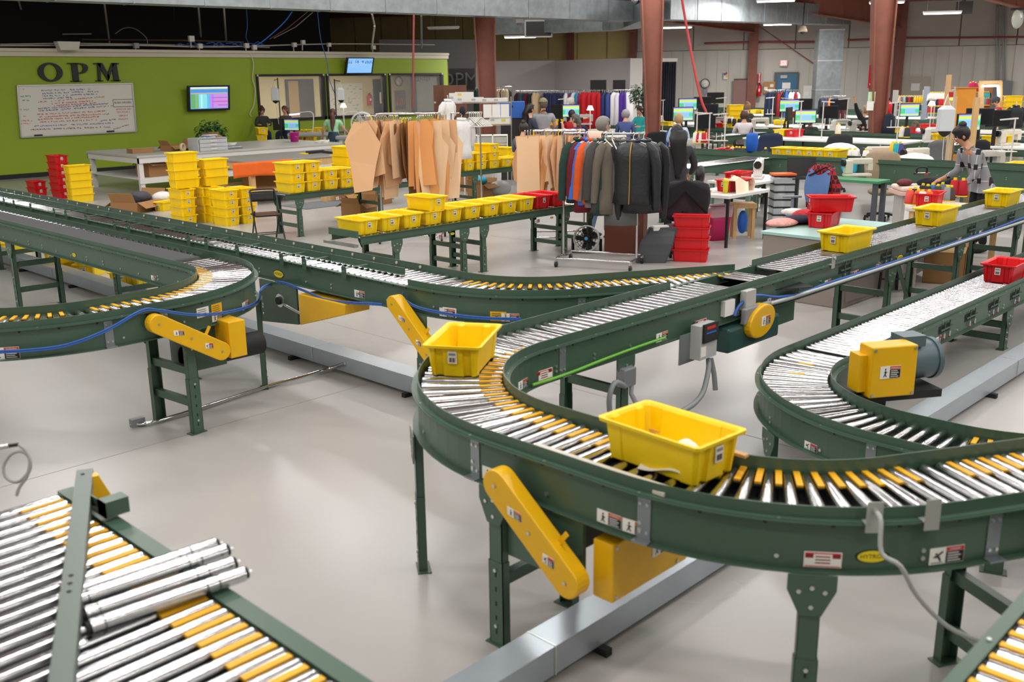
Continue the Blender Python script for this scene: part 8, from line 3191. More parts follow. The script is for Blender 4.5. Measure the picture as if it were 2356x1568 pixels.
# blue bag, cyan cloth, scraps, bottles
q = PL(1730, 322, (17.2, 0, 0), X1)
t = thing('blue_bag', 'bright blue cloth bag hanging from a stand over the spur conveyor', 'bag', q)
b = MB(M('bright_blue_cloth', '1b62c9', .6, 0, .1, 20))
rr = []
for i, (z, r_) in enumerate(((-.24, .05), (-.2, .1), (-.05, .12), (.08, .115), (.12, .1), (.14, .03))):
 rr.append([q+RV*(r_*math.cos(a)*(1+.1*math.sin(a*5+i)))+FV*(r_*.6*math.sin(a))+Vector((0, 0, z)) for a in [2*math.pi*j/16 for j in range(16)]])
b.smooth = True
b.rings(rr)
b.build('bag_body', t)
b = MB(BLACK)
b.cyl((q.x, q.y, q.z+.13), (q.x, q.y, q.z+.24), .012, n=6)
b.build('drawstring', t)
b = MB(M('stand_white', 'd9d7d0', .5))
b.cyl((q.x+.05, q.y, .9), (q.x+.05, q.y, q.z+.2), .014, n=8)
tag(b.build('bag_post'), 'thin white post the bright blue bag hangs on', 'post')
q = PL(1955, 376, (16.6, 0, 0), X1)
b = MB(M('cyan_cloth', '35b3d6', .8))
b.sheet(lambda u, v: (q.x-.03+.03*math.sin(u*14), q.y+.28*(.5-u), 1.02-.02-(.16+.1*math.sin(u*9))*v), 12, 6)
tag(b.build('cyan_cloth', solid=.008), 'cyan cloth hanging over the rail of the nearest line conveyor', 'cloth')
q = PL(2107, 352, (17.8, 0, 0), X1)
b = MB(M('white_cloth_heap', 'e9e8e6', .9, bump=.6, bscale=9))
b.ell((q.x, q.y, .92), .22, .34, .14, 16, 9)
tag(b.build('white_cloth_heap'), 'heap of white cloth behind the nearest line conveyor', 'cloth')
q = PL(1935, 340, (17.9, 0, 0), X1)
b = MB(M('white_cloth_heap', 'e9e8e6', .9, bump=.6, bscale=9))
b.ell((q.x, q.y, .98), .2, .4, .2, 16, 9)
tag(b.build('white_cover'), 'white rounded cover behind the row of yellow totes', 'cover')
for px, xr, lab, cc, sc in ((1763, 20.3, 'dark blue chair back showing over the nearest line conveyor', '2a3550', 1), (1920, 20.0, 'dark grey office chair behind the row of yellow totes', '33363b', 1.1), (2150, 20.0, 'grey office chair behind the white cloth heap', '6c6d70', 1.), (2232, 20.4, 'black chair behind the checked cardigan woman', '22242a', 1.), (1665, 34, 'dark office chair under the wall clock', '2c2e33', 1.), (1505, 19.5, 'black chair seen from the side, left of the yellow dustpan', '1c1d21', 1)):
 q = PL(px, 330, (xr, 0, 0), X1)
 office_chair(lab, (q.x, q.y, 0), YAW-HP+R(10), cc, .52*sc, .55, .5)
q = PL(1495, 335, (17.9, 0, 0), X1)
t = thing('dustpan', 'yellow dustpan on the table behind the jackets', 'dustpan', q)
b = MB(YEL)
b.prism([(-.15, 0), (.08, 0), (.12, .1), (-.05, .14)], (q.x, q.y+.1, .78), RV, (0, 0, 1), .08)
b.build('pan', t)
b = MB(YEL)
b.tube([Vector((q.x, q.y+.1, .86))+RV*.06, Vector((q.x, q.y+.1, 1.0))+RV*.14], .02, 8)
b.build('handle', t)
b = MB(RED)
q = PL(1483, 320, (18.3, 0, 0), X1)
b.tube([(q.x, q.y+.1, .78), (q.x+.02, q.y-.05, 1.2)], .014, 6)
tag(b.build('red_rod'), 'thin red rod leaning behind the jackets', 'rod')
b = MB(M('blue_key', '2f6ad0', .5))
q = PL(1534, 320, (18.3, 0, 0), X1)
b.tube([(q.x, q.y, .78), (q.x, q.y, 1.24)], .018, 6)
tag(b.build('blue_rod'), 'blue rod standing left of the charcoal sweater woman', 'rod')
# red air hose from the roof, thin red pipe
b = MB(M('red_hose', 'c43a3c', .5))
b.tube([PD(x, y, 23) for x, y in ((1567, -12), (1576, 40), (1583, 80), (1592, 130), (1604, 190), (1615, 235), (1626, 262), (1630, 290), (1627, 330))], .03, 8)
tag(b.build('air_hose'), 'red air hose hanging from the roof into the sewing rows', 'hose')
b = MB(M('dark_red_pipe', '8e3a34', .5))
b.tube([PD(952, 34, 24), PD(951, 120, 24), PD(950, 250, 24.2)], .025, 6)
tag(b.build('drop_pipe'), 'thin dark red drop pipe hanging before the right office window', 'pipe')
# hanging water bottles on poles
def water_bottle(px, py, d, label, sc=1., pole=None):
 q = PD(px, py, d)
 t = thing('water_bottle', label, 'bottle', q)
 b = MB(M('milky_plastic', 'dfe5e8', .3, alpha=.85))
 s = sc
 b.rings([rrect(q.x, q.y, .1*s, .075*s, q.z+z*s, .02*s, 3, YAW-HP) for z in (-.17, .08, .12)]+[rrect(q.x, q.y, .05*s, .04*s, q.z+.17*s, .02*s, 3, YAW-HP)])
 b.build('tank', t)
 b = MB(DARK)
 b.lathe([(.09*s, -.17*s), (.07*s, -.21*s), (.02*s, -.25*s)], 14, q)
 b.build('bottom_cap', t)
 b = MB(WHITE)
 b.tube([q+RV*(-.05*s)+Vector((0, 0, .15*s)), q+Vector((0, 0, .32*s)), q+RV*(.05*s)+Vector((0, 0, .15*s))], .008*s, 5)
 b.build('strap', t)
 b = MB(WHITE)
 b.tube([q+Vector((0, 0, -.25*s)), q+Vector((.02, 0, -.5*s)), q+RV*.05+Vector((0, 0, -.8*s))], .006, 5)
 b.build('drip_tube', t)
 p = PD(pole, py, d+.05)
 b = MB(BLACK if sc < 1.2 else LGREY)
 b.cyl((p.x, p.y, .0), (p.x, p.y, q.z+.42*s), .018, n=8)
 b.bar((p.x, p.y, q.z+.38*s), (q.x, q.y, q.z+.36*s), .02, .02)
 tag(b.build('bottle_pole'), 'pole holding the water bottle %s' % label.split('hanging ')[1], 'pole')
water_bottle(633, 216, 29.2, 'white water bottle hanging before the left office window', 1.1, 641)
water_bottle(784, 216, 28.5, 'white water bottle hanging before the middle office window', 1.0, 771)
water_bottle(2176, 272, 17.6, 'large milky water bottle hanging above the pressing board', 1.3, 2190)
for px, d, top, w_, lab in ((2196, 17.9, 222, .09, 'pine post with an orange lamp above the pressing board'), (2248, 17.4, 224, .09, 'pale pine post behind the checked cardigan woman'), (2184, 26, 172, .11, 'tall pale post left of the orange cabinet')):
 q = PD(px, top, d)
 b = MB(WOOD)
 b.cb((q.x, q.y, q.z/2), w_, w_*.8, q.z, YAW-HP)
 tag(b.build('wooden_post'), lab, 'post')
q = PD(2189, 227, 17.6)
t = thing('signal_lamp', 'glowing orange lamp with a red cap on the pine post', 'lamp', q)
b = MB(M('orange_glow', 'ff8a2a', .4, emit=6))
b.ell((q.x, q.y, q.z), .03, .03, .03, 12, 8)
b.build('bulb', t)
b = MB(RED)
b.cb((q.x, q.y, q.z+.07), .08, .07, .09, YAW-HP)
b.build('cap', t)
for px, py, d, lab in ((1314, 252, 26, ''),):
 pass
def task_lamp(px, py, d, label, z0=.77):
 q = PD(px, py, d)
 t = thing('task_lamp', label, 'lamp', q)
 b = MB(WHITE)
 b.cyl((q.x, q.y, z0), (q.x, q.y, q.z-.02), .012, n=8)
 b.build('post', t)
 b = MB(M('lamp_shade_glow', 'ffe9de', .5, emit=2.5))
 b.lathe([(.05, .07), (.1, -.05)], 16, q, False)
 b.lathe([(.001, .07), (.05, .07)], 16, q, False)
 b.build('lamp_shade', t)
task_lamp(1358, 249, 27, 'lit white lamp shade left of the tan thread frame')
task_lamp(2144, 238, 27.5, 'lit pinkish lamp shade right of the far lit monitor')
task_lamp(790, 243, 29.5, 'small white lamp before the middle office window')
# ---------------------------------------------------------------- far wall fittings
def wallbox(name, label, cat, px0, px1, py0, py1, mat, th=.04, off=.02, parent=None, kind=None):
 a, c = PL(px0, py0, WALL_O+WN*off, WN), PL(px1, py1, WALL_O+WN*off, WN)
 ka, kc = (a-ROOF0).dot(WD), (c-ROOF0).dot(WD)
 b = MB(mat)
 b.prism([(min(ka, kc), c.z), (max(ka, kc), c.z), (max(ka, kc), a.z), (min(ka, kc), a.z)], wallpt(0, 0, off), WD, (0, 0, 1), th if WD.cross(Vector((0, 0, 1))).dot(WN) > 0 else -th)
 o = b.build(name, parent)
 if label:
  tag(o, label, cat)
 return o, a.lerp(c, .5)+WN*th
t = thing('door', 'blue exit door in a dark grey frame', 'door', PL(1808, 230, WALL_O, WN))
t.name = 'door_2'
t['kind'] = 'structure'
PINV['door_2'] = Matrix.Translation(-t.location)
wallbox('door_frame', None, None, 1782, 1828, 166, 330, M('door_frame_grey', '55595d', .5), .06, .02, t)
o, c = wallbox('door_leaf', None, None, 1790, 1825, 171, 330, M('blue_door', '2f6a8c', .45), .09, .02, t)
wallbox('door_closer', None, None, 1796, 1811, 173, 180, LGREY, .12, .1, o)
wallbox('notice', None, None, 1800, 1818, 190, 204, PAPER, .03, .11, o)
t = thing('exit_sign', 'lit red EXIT sign above the blue door', 'sign', PL(1803, 145, WALL_O+WN*.1, WN))
wallbox('sign_case', None, None, 1795, 1811, 138.5, 152, WHITE, .1, .05, t)
o, c = wallbox('sign_face', None, None, 1797, 1809, 140, 149, M('exit_white', 'f4d9d2', .5, emit=.8), .02, .15, t)
ex = MATS.setdefault('exit_red', M('exit_red', 'ff3a2a', .5, emit=2.2))
lettering('sign_text', 'EXIT', .17, ex, c, -WD if WD.cross(Vector((0, 0, 1))).dot(WN) < 0 else WD, (0, 0, 1), t, .012)
WDX = -WD if WD.cross(Vector((0, 0, 1))).dot(WN) < 0 else WD
def wc_(px, py, off=.1):
 return PL(px, py, WALL_O+WN*off, WN)
wall_clock(wc_(1622, 192), .23, WN, 'large black rimmed wall clock on the ribbed far wall', (100, 240))
t = thing('time_box', 'grey box hanging under the wall clock', 'box', wc_(1622, 212))
wallbox('case', None, None, 1619, 1627, 205, 217, GREY, .1, .03, t)
t = thing('hazard_sign', 'white sign with blue, red and yellow diamonds on the far wall', 'sign', wc_(1670, 173))
wallbox('panel', None, None, 1665.5, 1674.5, 165, 182, PAPER, .02, .03, t)
for dx, dy, c in ((-2.2, -1, '2a5fb8'), (1.6, -2.5, 'c8303a'), (2, 4.5, 'f0c81e')):
 q = wc_(1670+dx, 171+dy, .06)
 b = MB(M('hz_'+c, c, .5))
 b.prism([(-.06, 0), (0, -.09), (.06, 0), (0, .09)], q, WDX, (0, 0, 1), .01)
 b.build('diamond', t)
t = thing('table_top_panel', 'brown folding table top leaning upright against the far wall', 'panel', wc_(1706, 195))
wallbox('panel', None, None, 1688.5, 1725, 182, 330, M('brown_panel', '8c6a63', .5), .05, .15, t)
o, c = wallbox('rim', None, None, 1688.5, 1725, 181, 183.5, M('dark_rim', '4a2e2c', .5), .06, .15, t)
for lab, px0, px1, py0, py1, c in (('cork notice board left of the blue door', 1757, 1782, 188, 215, 'b5834a'), ('whiteboard with orange writing right of the blue door', 1849, 1884, 197, 228, 'e4e4e0'), ('large beige board with a paper notice on the far wall', 2073, 2135, 178, 240, 'b3ad9c')):
 t = thing('notice_board', lab, 'board', wc_(px0, py0))
 wallbox('board', None, None, px0, px1, py0, py1, M('brd_'+c, c, .6), .04, .06, t)
 for k, (x_, y_) in enumerate(((.6, .2), (.05, .45), (.5, .65)) if px0 < 2000 else ((.38, .22),)):
  w_ = (px1-px0)*.3
  wallbox('paper_notice', None, None, px0+(px1-px0)*x_, px0+(px1-px0)*x_+w_, py0+(py1-py0)*y_, py0+(py1-py0)*y_+w_*.9, PAPER, .01, .11, t)
extinguisher(tuple(wc_(1746, 221, .3)), .62, 'red fire extinguisher on the far wall left of the blue door', (WN.x, WN.y))
def arrow_sign(c, ax, n_, w_, h_, label, parent_cat='sign'):
 t = thing('arrow_sign', label, 'sign', c)
 c = Vector(c)
 b = MB(M('sign_red', 'c81f2b', .5))
 b.prism([(-w_/2, -h_/2), (w_/2, -h_/2), (w_/2, h_/2), (-w_/2, h_/2)], c, ax, (0, 0, 1), .006)
 b.build('panel', t)
 b = MB(PAPER)
 b.prism([(-w_*.12, -h_*.3), (-w_*.3, -h_*.3), (0, -h_*.46), (w_*.3, -h_*.3), (w_*.12, -h_*.3), (w_*.12, h_*.34), (w_*.34, h_*.46), (-w_*.34, h_*.46), (-w_*.12, h_*.34)], c+Vector(ax).cross(Vector((0, 0, 1)))*.006, ax, (0, 0, 1), .002)
 b.build('arrow', t)
 nn_ = Vector(ax).cross(Vector((0, 0, 1)))
 lettering('sign_text', 'FIRE', w_*.3, M('sign_red', 'c81f2b', .5), c+nn_*.0085+Vector((0, 0, h_*.12)), (0, 0, -1), ax, t)
q = PD(2005, 176, 24.22)
arrow_sign(q, RV, None, .15, .55, 'red and white extinguisher arrow sign on the rust red column')
arrow_sign(wc_(1747, 180), WDX, None, .16, .5, 'small red extinguisher arrow sign on the far wall')
for nm, px0, px1, py0, py1, c, lab in (('green_notice', 1998, 2015, 211, 237, 'bfe0b4', 'pale green notice on the column with the arrow sign'), ('white_notice', 1995, 2011, 233, 254, 'ecece8', 'white paper notice below the green one on the column')):
 a, e = PD(px0, py0, 24.15), PD(px1, py1, 24.15)
 b = MB(M('pap_'+c, c, .8))
 b.prism([(0, 0), ((e-a).dot(RV), 0), ((e-a).dot(RV), a.z-e.z), (0, a.z-e.z)], (a.x, a.y, e.z), RV, (0, 0, 1), .004)
 tag(b.build(nm), lab, 'notice')
q = PD(2042, 260, 24.6)
t = thing('fire_extinguisher', 'tall red fire extinguisher right of the arrow sign column', 'fire extinguisher', q)
b = MB(RED)
b.lathe([(.01, -.3), (.1, -.3), (.1, .2), (.04, .3)], 14, q)
b.build('cylinder', t)
b = MB(BLACK)
b.lathe([(.04, .3), (.03, .38)], 8, q)
b.build('valve', t)
q = PD(2045, 285, 24.3)
b = MB(M('navy_jacket', '222838', .9))
rr = []
for z, a_ in ((.25, .05), (.18, .14), (-.1, .17), (-.4, .16)):
 rr.append([q+RV*(a_*math.cos(k*.4488))+FV*(.08*math.sin(k*.4488))+Vector((0, 0, z)) for k in range(14)])
b.smooth = True
b.rings(rr)
tag(b.build('hanging_jacket'), 'dark navy jacket hanging on the arrow sign column', 'jacket')
# dome camera, unit heater, fan shade, conduits on the far wall
q = PD(1847, 72, 36)
t = thing('dome_camera', 'beige dome camera hanging from the red rafter', 'camera', q)
b = MB(M('dome_beige', 'b7a98f', .4))
b.lathe([(.02, .2), (.1, .18), (.16, .05), (.17, -.02), (.001, -.02)], 20, q, False)
b.build('housing', t)
b = MB(BLACK)
b.ell(q+Vector((0, 0, -.03)), .085, .085, .08, 14, 8)
b.build('dome', t)
b = MB(DARK)
b.cyl(q+Vector((0, 0, .2)), (q.x, q.y, roofz(q)), .025, n=8)
b.build('rod', t)
q = PD(1196, 50, 27)
t = thing('dome_camera', 'white dome camera under the long duct beside the tapered column', 'camera', q)
b = MB(WHITE)
b.cb(q+Vector((0, 0, .02)), .25, .22, .1, YAW)
b.build('housing', t)
b = MB(GREY)
b.ell(q+Vector((0, 0, -.05)), .08, .08, .07, 14, 8)
b.build('dome', t)
q = PD(2218, 25, 36)
t = thing('unit_heater', 'dark unit heater under the roof behind the lit fixture', 'heater', q)
b = MB(M('heater_grey', '4b4a48', .5))
b.cb(q+Vector((0, 0, .1)), .5, .4, .45, YAW)
b.cyl(q+Vector((0, 0, .3)), (q.x, q.y, roofz(q)), .02, n=6)
b.build('case', t)
b = MB(DARK)
for k in range(4):
 b.cb(q+Vector((0, 0, -.02+.08*k))-FV*.21, .4, .02, .03, YAW-HP)
b.build('louver', t)
q = PD(2344, 43, 33)
t = thing('round_fan', 'large pale round fan head cut by the right edge under the roof', 'fan', q)
b = MB(M('fan_pale', 'a9aaa2', .4))
b.lathe([(.02, .1), (.12, .08), (.3, -.02), (.32, -.05), (.02, -.03)], 24, q, False, -FV+RV*.6)
b.build('shade', t)
b = MB(DARK)
b.tube([q+RV*-.3+Vector((0, 0, .3)), q+RV*.3+Vector((0, 0, .32))], .04, 8)
b.build('arm', t)
for i, px in enumerate((2293, 2299, 2308, 2313)):
 b = MB(M('conduit_grey', '8f9190', .4, .4))
 b.tube([wc_(px+6, 14, .25), wc_(px, 18, .12), wc_(px, 80, .1), wc_(px, 187, .1)], .03, 6)
 tag(b.build('wall_conduit'), 'vertical grey conduit on the far wall, %s of four from the left' % ORD[i], 'conduit', 'four conduits on the far wall')
t = thing('electrical_panel', 'grey electrical panel at the foot of the four conduits', 'panel', wc_(2300, 205))
wallbox('case', None, None, 2285, 2316, 186, 300, M('panel_steel', '777b7c', .4), .2, .05, t)
for a, c, lab in (((1620, 99.5), (1727, 96.5), 'dark red sprinkler pipe on the far wall, left stretch'), ((1738, 96), (1884, 95.5), 'dark red sprinkler pipe on the far wall above the door'), ((1950, 92), (2062, 88), 'dark red sprinkler pipe on the far wall, behind the arrow sign column'), ((2076, 87), (2370, 85), 'dark red sprinkler pipe on the far wall, right stretch')):
 b = MB(M('dark_red_pipe', '5c2a26', .5))
 b.tube([wc_(*a, .25), wc_(*c, .25)], .045, 8)
 tag(b.build('sprinkler_pipe'), lab, 'pipe')
b = MB(M('dark_red_pipe', '5c2a26', .5))
b.tube([wc_(1738, 54, .3), wc_(1884, 154, .3)], .025, 6)
tag(b.build('brace_rod'), 'diagonal brace rod on the far wall beside the duct riser', 'rod')
# ---------------------------------------------------------------- far clothes rails
SG = {}
def small_garment(c, px, py, d, L, w_, rz, label, group):
 k = (round(L, 1), round(w_, 2))
 if k not in SG:
  b = MB(WHITE)
  b.smooth = True
  rr = []
  for z, a, th in ((.02, .04, .02), (-.02, .5, .05), (-.1, .95, .09), (-.5*L, .92, .1), (-L, 1., .11)):
   rr.append([Vector((a*w_*math.cos(j*.5236)*(1+.05*math.sin(j*2.1)), th*math.sin(j*.5236), z)) for j in range(12)])
  b.rings(rr)
  b.smooth = False
  b.m(ZINC)
  b.tube([(0, 0, 0), (0, 0, .06), (.02, 0, .09), (0, 0, .11)], .008, 4)
  SG[k] = b.mesh('hanging_garment')
 o = link('hanging_garment', SG[k])
 o.material_slots[0].link = 'OBJECT'
 o.material_slots[0].material = M('cl_'+c, c, .9)
 q = PD(px, py, d)
 o.location = q
 o.rotation_euler = (0, 0, rz)
 tag(o, label, 'garment', group)
def far_rail(px0, px1, py, d, segs, label, grp, L=1.0):
 a, c = PD(px0, py, d), PD(px1, py, d)
 rolling_rack('clothes_rail', label, a, c, (a.z+c.z)/2+.08, False, .25)
 ra = math.atan2(c.y-a.y, c.x-a.x)
 for p0, p1, n, cols, nm, ll in segs:
  for i in range(n):
   cc = cols[i % len(cols)]
   small_garment(cc, p0+(p1-p0)*(i+.5)/n, py+random.uniform(0, 1.5), d+random.uniform(-.05, .05), ll, .24, ra+R(random.uniform(50, 80)), '%s hanging on the %s' % (nm, grp), '%s on the %s' % (nm, grp))
far_rail(1186, 1336, 214, 33, ((1188, 1215, 6, ('22242b', '5a1420', '1f4a52', '2b2440'), 'dark garment at the left part', .9), (1218, 1240, 3, ('1d1e22', 'cdb48e', 'c7ac86'), 'tan or black garment', .9), (1250, 1298, 12, ('20264a', '232a52', '1c2140'), 'navy garment in the dense bunch', 1.0), (1300, 1333, 8, ('e4e4e6', '2e8fb0', '8a2456', '2b3a7a', 'dfe2ea'), 'white, teal or blue garment', .9)), 'long chrome clothes rail before the grey partition, left one', 'left far clothes rail')
far_rail(1336, 1452, 213, 32.5, ((1338, 1380, 11, ('b5141f', 'c01822'), 'bright red garment', 1.25), (1384, 1408, 5, ('20232e', '2a3a78', '1c1f28', '3b4f9a'), 'black or blue jersey', 1.0), (1410, 1424, 3, ('e6e4ea',), 'white garment', 1.25), (1426, 1440, 3, ('4a2a8c', '52309a'), 'purple garment', 1.1), (1442, 1450, 2, ('ecebee',), 'white garment at the right end', 1.15)), 'long chrome clothes rail before the grey partition, right one', 'right far clothes rail')
far_rail(1762, 1838, 212, 37, ((1764, 1782, 4, ('26324f', '1f2944'), 'navy garment', 1.0), (1784, 1806, 5, ('1b1c20', 'a01c26', '22242c', 'b8202a'), 'black or red garment', .9), (1808, 1822, 3, ('2b6cc4', '2a2c36', 'dfe3ea'), 'blue or white garment', .9), (1824, 1838, 3, ('e4e4e6', '9a1e2a'), 'white or maroon garment', .9)), 'clothes rail standing before the exit door', 'rail by the exit door')
far_rail(1885, 1945, 226, 36, ((1887, 1906, 5, ('1c2030', '24304e'), 'dark garment', .9), (1908, 1918, 2, ('d9742a', '3f6fae'), 'orange or blue garment', .9), (1920, 1943, 6, ('1d2238', '232a44', '4a1420'), 'navy garment at the right part', .9)), 'clothes rail standing before the duct riser', 'rail by the duct riser')
far_rail(1095, 1178, 205, 35, ((1096, 1100, 1, ('1c3a30',), 'dark green jacket', .8), (1143, 1172, 7, ('cbb594', 'd9c7a8', '3a3530', 'e2d3b8'), 'beige garment', .8)), 'clothes rail behind the blue box and tapered column', 'rail behind the tapered column')
# artificial tree, black screens leaning on the partition
q = PD(1473, 222, 31)
potted_plant('small leafy tree in a pot left of the conduit column', (q.x, q.y), PD(1473, 192, 31).z, .36, 9, M('leaf_dark', '3a5a40', .5), .14, 320)
for px0, px1, py0, lab in ((1358, 1395, 184, 'larger black panel leaning on the grey partition'), (1410, 1439, 184, 'smaller black panel leaning on the grey partition')):
 a, c = PD(px0, py0, 37), PD(px1, py0, 37)
 b = MB(BLACK)
 b.prism([(0, .6), ((c-a).dot(RV), .6), ((c-a).dot(RV), a.z), (0, a.z)], (a.x, a.y, 0), RV, (0, 0, 1), .05)
 b.prism([(0, 0), ((c-a).dot(RV), 0), ((c-a).dot(RV), .6), (0, .6)], (a.x, a.y, 0), RV, (0, 0, 1), .05)
 tag(b.build('leaning_board'), lab, 'board')
# ---------------------------------------------------------------- shelf of boxes, drawers, brown boards
for i, (px, d) in enumerate(((1004, 26.5), (1028, 26.0))):
 a = PD(px-7, 196, d)
 t = thing('brown_board', 'tall brown folded table top standing on edge, %s one' % ('left' if i == 0 else 'right, wider'), 'board', (a.x, a.y, 0))
 b = MB(M('walnut_board', '6f452f', .45, 0, .1, 4))
 w_ = .3 if i == 0 else .6
 b.prism([(0, .3), (w_, .3), (w_, a.z), (0, a.z)], (a.x, a.y, 0), RV, (0, 0, 1), .06)
 b.prism([(0, 0), (w_, 0), (w_, .3), (0, .3)], (a.x, a.y, 0), RV, (0, 0, 1), .06)
 b.build('panel', t)
 b = MB(ZINC)
 b.cyl((a.x+.05, a.y, a.z-.45), (a.x+.05-FV.x*.1, a.y-FV.y*.1, a.z-.45), .03, n=10)
 b.build('latch', t)
dS = 22.5
z0, z1 = PD(1100, 236, dS).z, PD(1100, 288, dS).z
a0, a1 = PD(1032, 240, dS), PD(1176, 240, dS)
def shelf_pt(k, z, dd=0.):
 p = a0.lerp(a1, k)+FV*dd
 return Vector((p.x, p.y, z))
t = thing('wire_shelf', 'chrome wire shelving with white boxes behind the paper patterns', 'shelf', shelf_pt(0, 0))
for k in (0, 1):
 for dd in (0, .5):
  b = MB(CHROME)
  b.cyl(shelf_pt(k, 0, dd), shelf_pt(k, z0+.12, dd), .014, n=8)
  b.build('post', t)
for z in (z0, z1, .35):
 b = MB(CHROME)
 for dd in (0, .125, .25, .375, .5):
  b.bar(shelf_pt(0, z, dd), shelf_pt(1, z, dd), .01, .03 if dd in (0, .5) else .008)
 for k in range(9):
  b.bar(shelf_pt(k/8, z, 0), shelf_pt(k/8, z, .5), .006)
 b.build('shelf_grid', t)
BXN = 0
for k, z, w_, h_, lab in ((.08, z0, .2, .2, 'white box at the left end of the top shelf'), (.25, z0, .42, .12, 'long white box lettered in grey on the top shelf'), (.25, z0+.12, .42, .1, 'white box with a yellow sticker lying on the long one'), (.45, z0, .3, .1, 'low white box in the middle of the top shelf'), (.62, z0, .28, .08, 'white flat box right of the middle on the top shelf'), (.82, z0, .36, .08, 'white flat box at the right end of the top shelf'), (.75, z1, .3, .18, 'white box on the second shelf'), (.92, z1, .26, .16, 'white box with a yellow sticker at the right of the second shelf'), (.58, z1, .25, .1, 'small white box on the second shelf beside the hangers')):
 t2 = thing('storage_box', lab, 'box', shelf_pt(k, z, .2), 'white boxes on the wire shelf')
 q = shelf_pt(k, z+.015+h_/2, .2)
 b = MB(WHITE)
 b.cb(q, w_, .3, h_, YAW-HP)
 b.build('carton_body', t2)
 b = MB(M('yellow_sticker', 'e6d02a', .6) if 'yellow' in lab else LGREY)
 b.cb(q-FV*.151-RV*(w_*.25), .09, .003, .05, YAW-HP)
 b.build('sticker', t2)
for k, lab in ((.62, 'left'), (.76, 'middle'), (.9, 'right')):
 b = MB(PAPER)
 q = shelf_pt(k, (z0+z1)/2+.06, .02)
 b.cb(q, .19, .006, .3, YAW-HP)
 tag(b.build('paper_sheet'), 'white paper sheet hung below the top wire shelf, %s of three' % lab, 'paper', 'sheets below the wire shelf')
for i, px in enumerate((1084, 1117, 1150)):
 a = PD(px, 305, 21.2)
 t = thing('drawer_unit', 'white framed plastic drawer unit under the wire shelf, %s of three' % ('left', 'middle', 'right')[i], 'drawer unit', (a.x, a.y, 0), 'drawer units under the wire shelf')
 b = MB(WHITE)
 for z in (.7, .88, 1.06, 1.24):
  b.cb((a.x, a.y, z), .33, .36, .02, YAW-HP)
 for s in (-.16, .16):
  p = a+RV*s
  b.cb((p.x, p.y, .62), .02, .36, 1.24, YAW-HP)
 b.build('frame', t)
 for z in (.79, .97, 1.15):
  b = MB(M('clear_drawer', 'c9d3d6', .25, alpha=.6))
  b.cb((a.x, a.y, z), .29, .34, .13, YAW-HP)
  b.build('drawer', t)
a = PD(1178, 252, 24)
t = thing('blue_box', 'large blue metal box left of the wavy haired woman', 'box', (a.x, a.y, 0))
b = MB(M('blue_enamel', '2a62b8', .5))
b.cb((a.x, a.y, a.z), .62, .5, .38, YAW-HP)
b.build('case', t)
b = MB(BLACK)
b.cyl(a-FV*.26+Vector((0, 0, .08)), a-FV*.24+Vector((0, 0, .08)), .03, n=10)
b.build('lock', t)
b = MB(M('dark_bench', '2e2a2a', .7))
b.cb((a.x, a.y, (a.z-.19)/2), .56, .45, a.z-.19, YAW-HP)
b.build('lower_case', t)
# chrome rail with white hangers and a white shirt behind the patterns
a, c = PD(1038, 260, 18.5), PD(1104, 262, 18.5)
rolling_rack('hanger_rail', 'short chrome rail of white hangers behind the paper patterns', a, c, a.z, False, .25)
for i in range(7):
 q = PD(1080+i*4.5, 268, 18.5)
 hanger('white plastic hanger in the bunch on the short chrome rail', (q.x, q.y, a.z-.1), YAW-HP+R(-30+i*9))
 LASTH = [o for o in COL.objects if o.name.startswith('clothes_hanger')][-1]
 LASTH['group'] = 'hangers on the short chrome rail'
garment('white_shirt', 'white shirt hanging at the left end of the short chrome rail', 'shirt', (PD(1062, 278, 18.4).x, PD(1062, 278, 18.4).y, a.z-.12), YAW-HP+R(35), 'e6e5e2', .72, .4, .14, .4)
garment('white_shirt', 'white garment hanging beside the brown boards', 'shirt', PD(1030, 232, 21), YAW-HP+R(60), 'ebebea', .7, .36, .14, .3)
b = MB(M('lingerie_black', '1a1a1e', .8))
q = PD(1064, 256, 18.4)
b.ell(q, .07, .05, .1, 12, 8)
tag(b.build('black_garment'), 'small black garment on the short chrome rail', 'garment')
# ---------------------------------------------------------------- pressing area by the office windows
for px, d, lab, w_ in ((712, 29.3, 'grey padded ironing table left of the woman in green', 1.2), (812, 27.6, 'grey padded ironing table right of the woman in green', .9)):
 q = PD(px, 322, d)
 t = thing('ironing_table', lab, 'table', (q.x, q.y, 0))
 b = MB(M('grey_pad', 'a9abad', .8))
 b.cb((q.x, q.y, .87), w_, .55, .1, YAW-HP)
 b.build('padded_top', t, bevel=.03)
 for s in (-.35, .35):
  b = MB(WHITE)
  p = q+RV*(s*w_)
  b.cb((p.x, p.y, .41), .09, .3, .82, YAW-HP)
  b.build('leg', t)
for i, (px, py, d, n) in enumerate(((604, 330, 27.5, 3), (690, 316, 29.8, 2), (716, 314, 29.9, 2))):
 q = PD(px, py, d)
 for k in range(n):
  tote('yellow', q.x, q.y, .62+k*.19, YAW-HP+R(90+12*k), 'yellow tote, %s of the %s stack near the office windows' % (('lowest', 'second', 'topmost')[k], ('left', 'middle', 'right')[i]), 'totes near the office windows')
 carton('carton under the %s yellow stack near the office windows' % ('left', 'middle', 'right')[i], q.x, q.y, 0, .5, .4, .62, YAW, False)
q = PD(735, 285, 29.9)
tote('yellow', q.x, q.y, .86, YAW, 'yellow tote behind the ponytail of the woman in green')
slab_table('work_bench', 'dark bench under the office windows', 18.6, 22.5, 25.9, 27.2, .85, M('bench_dark', '4a4a4c', .5), DARK, .05, .08)
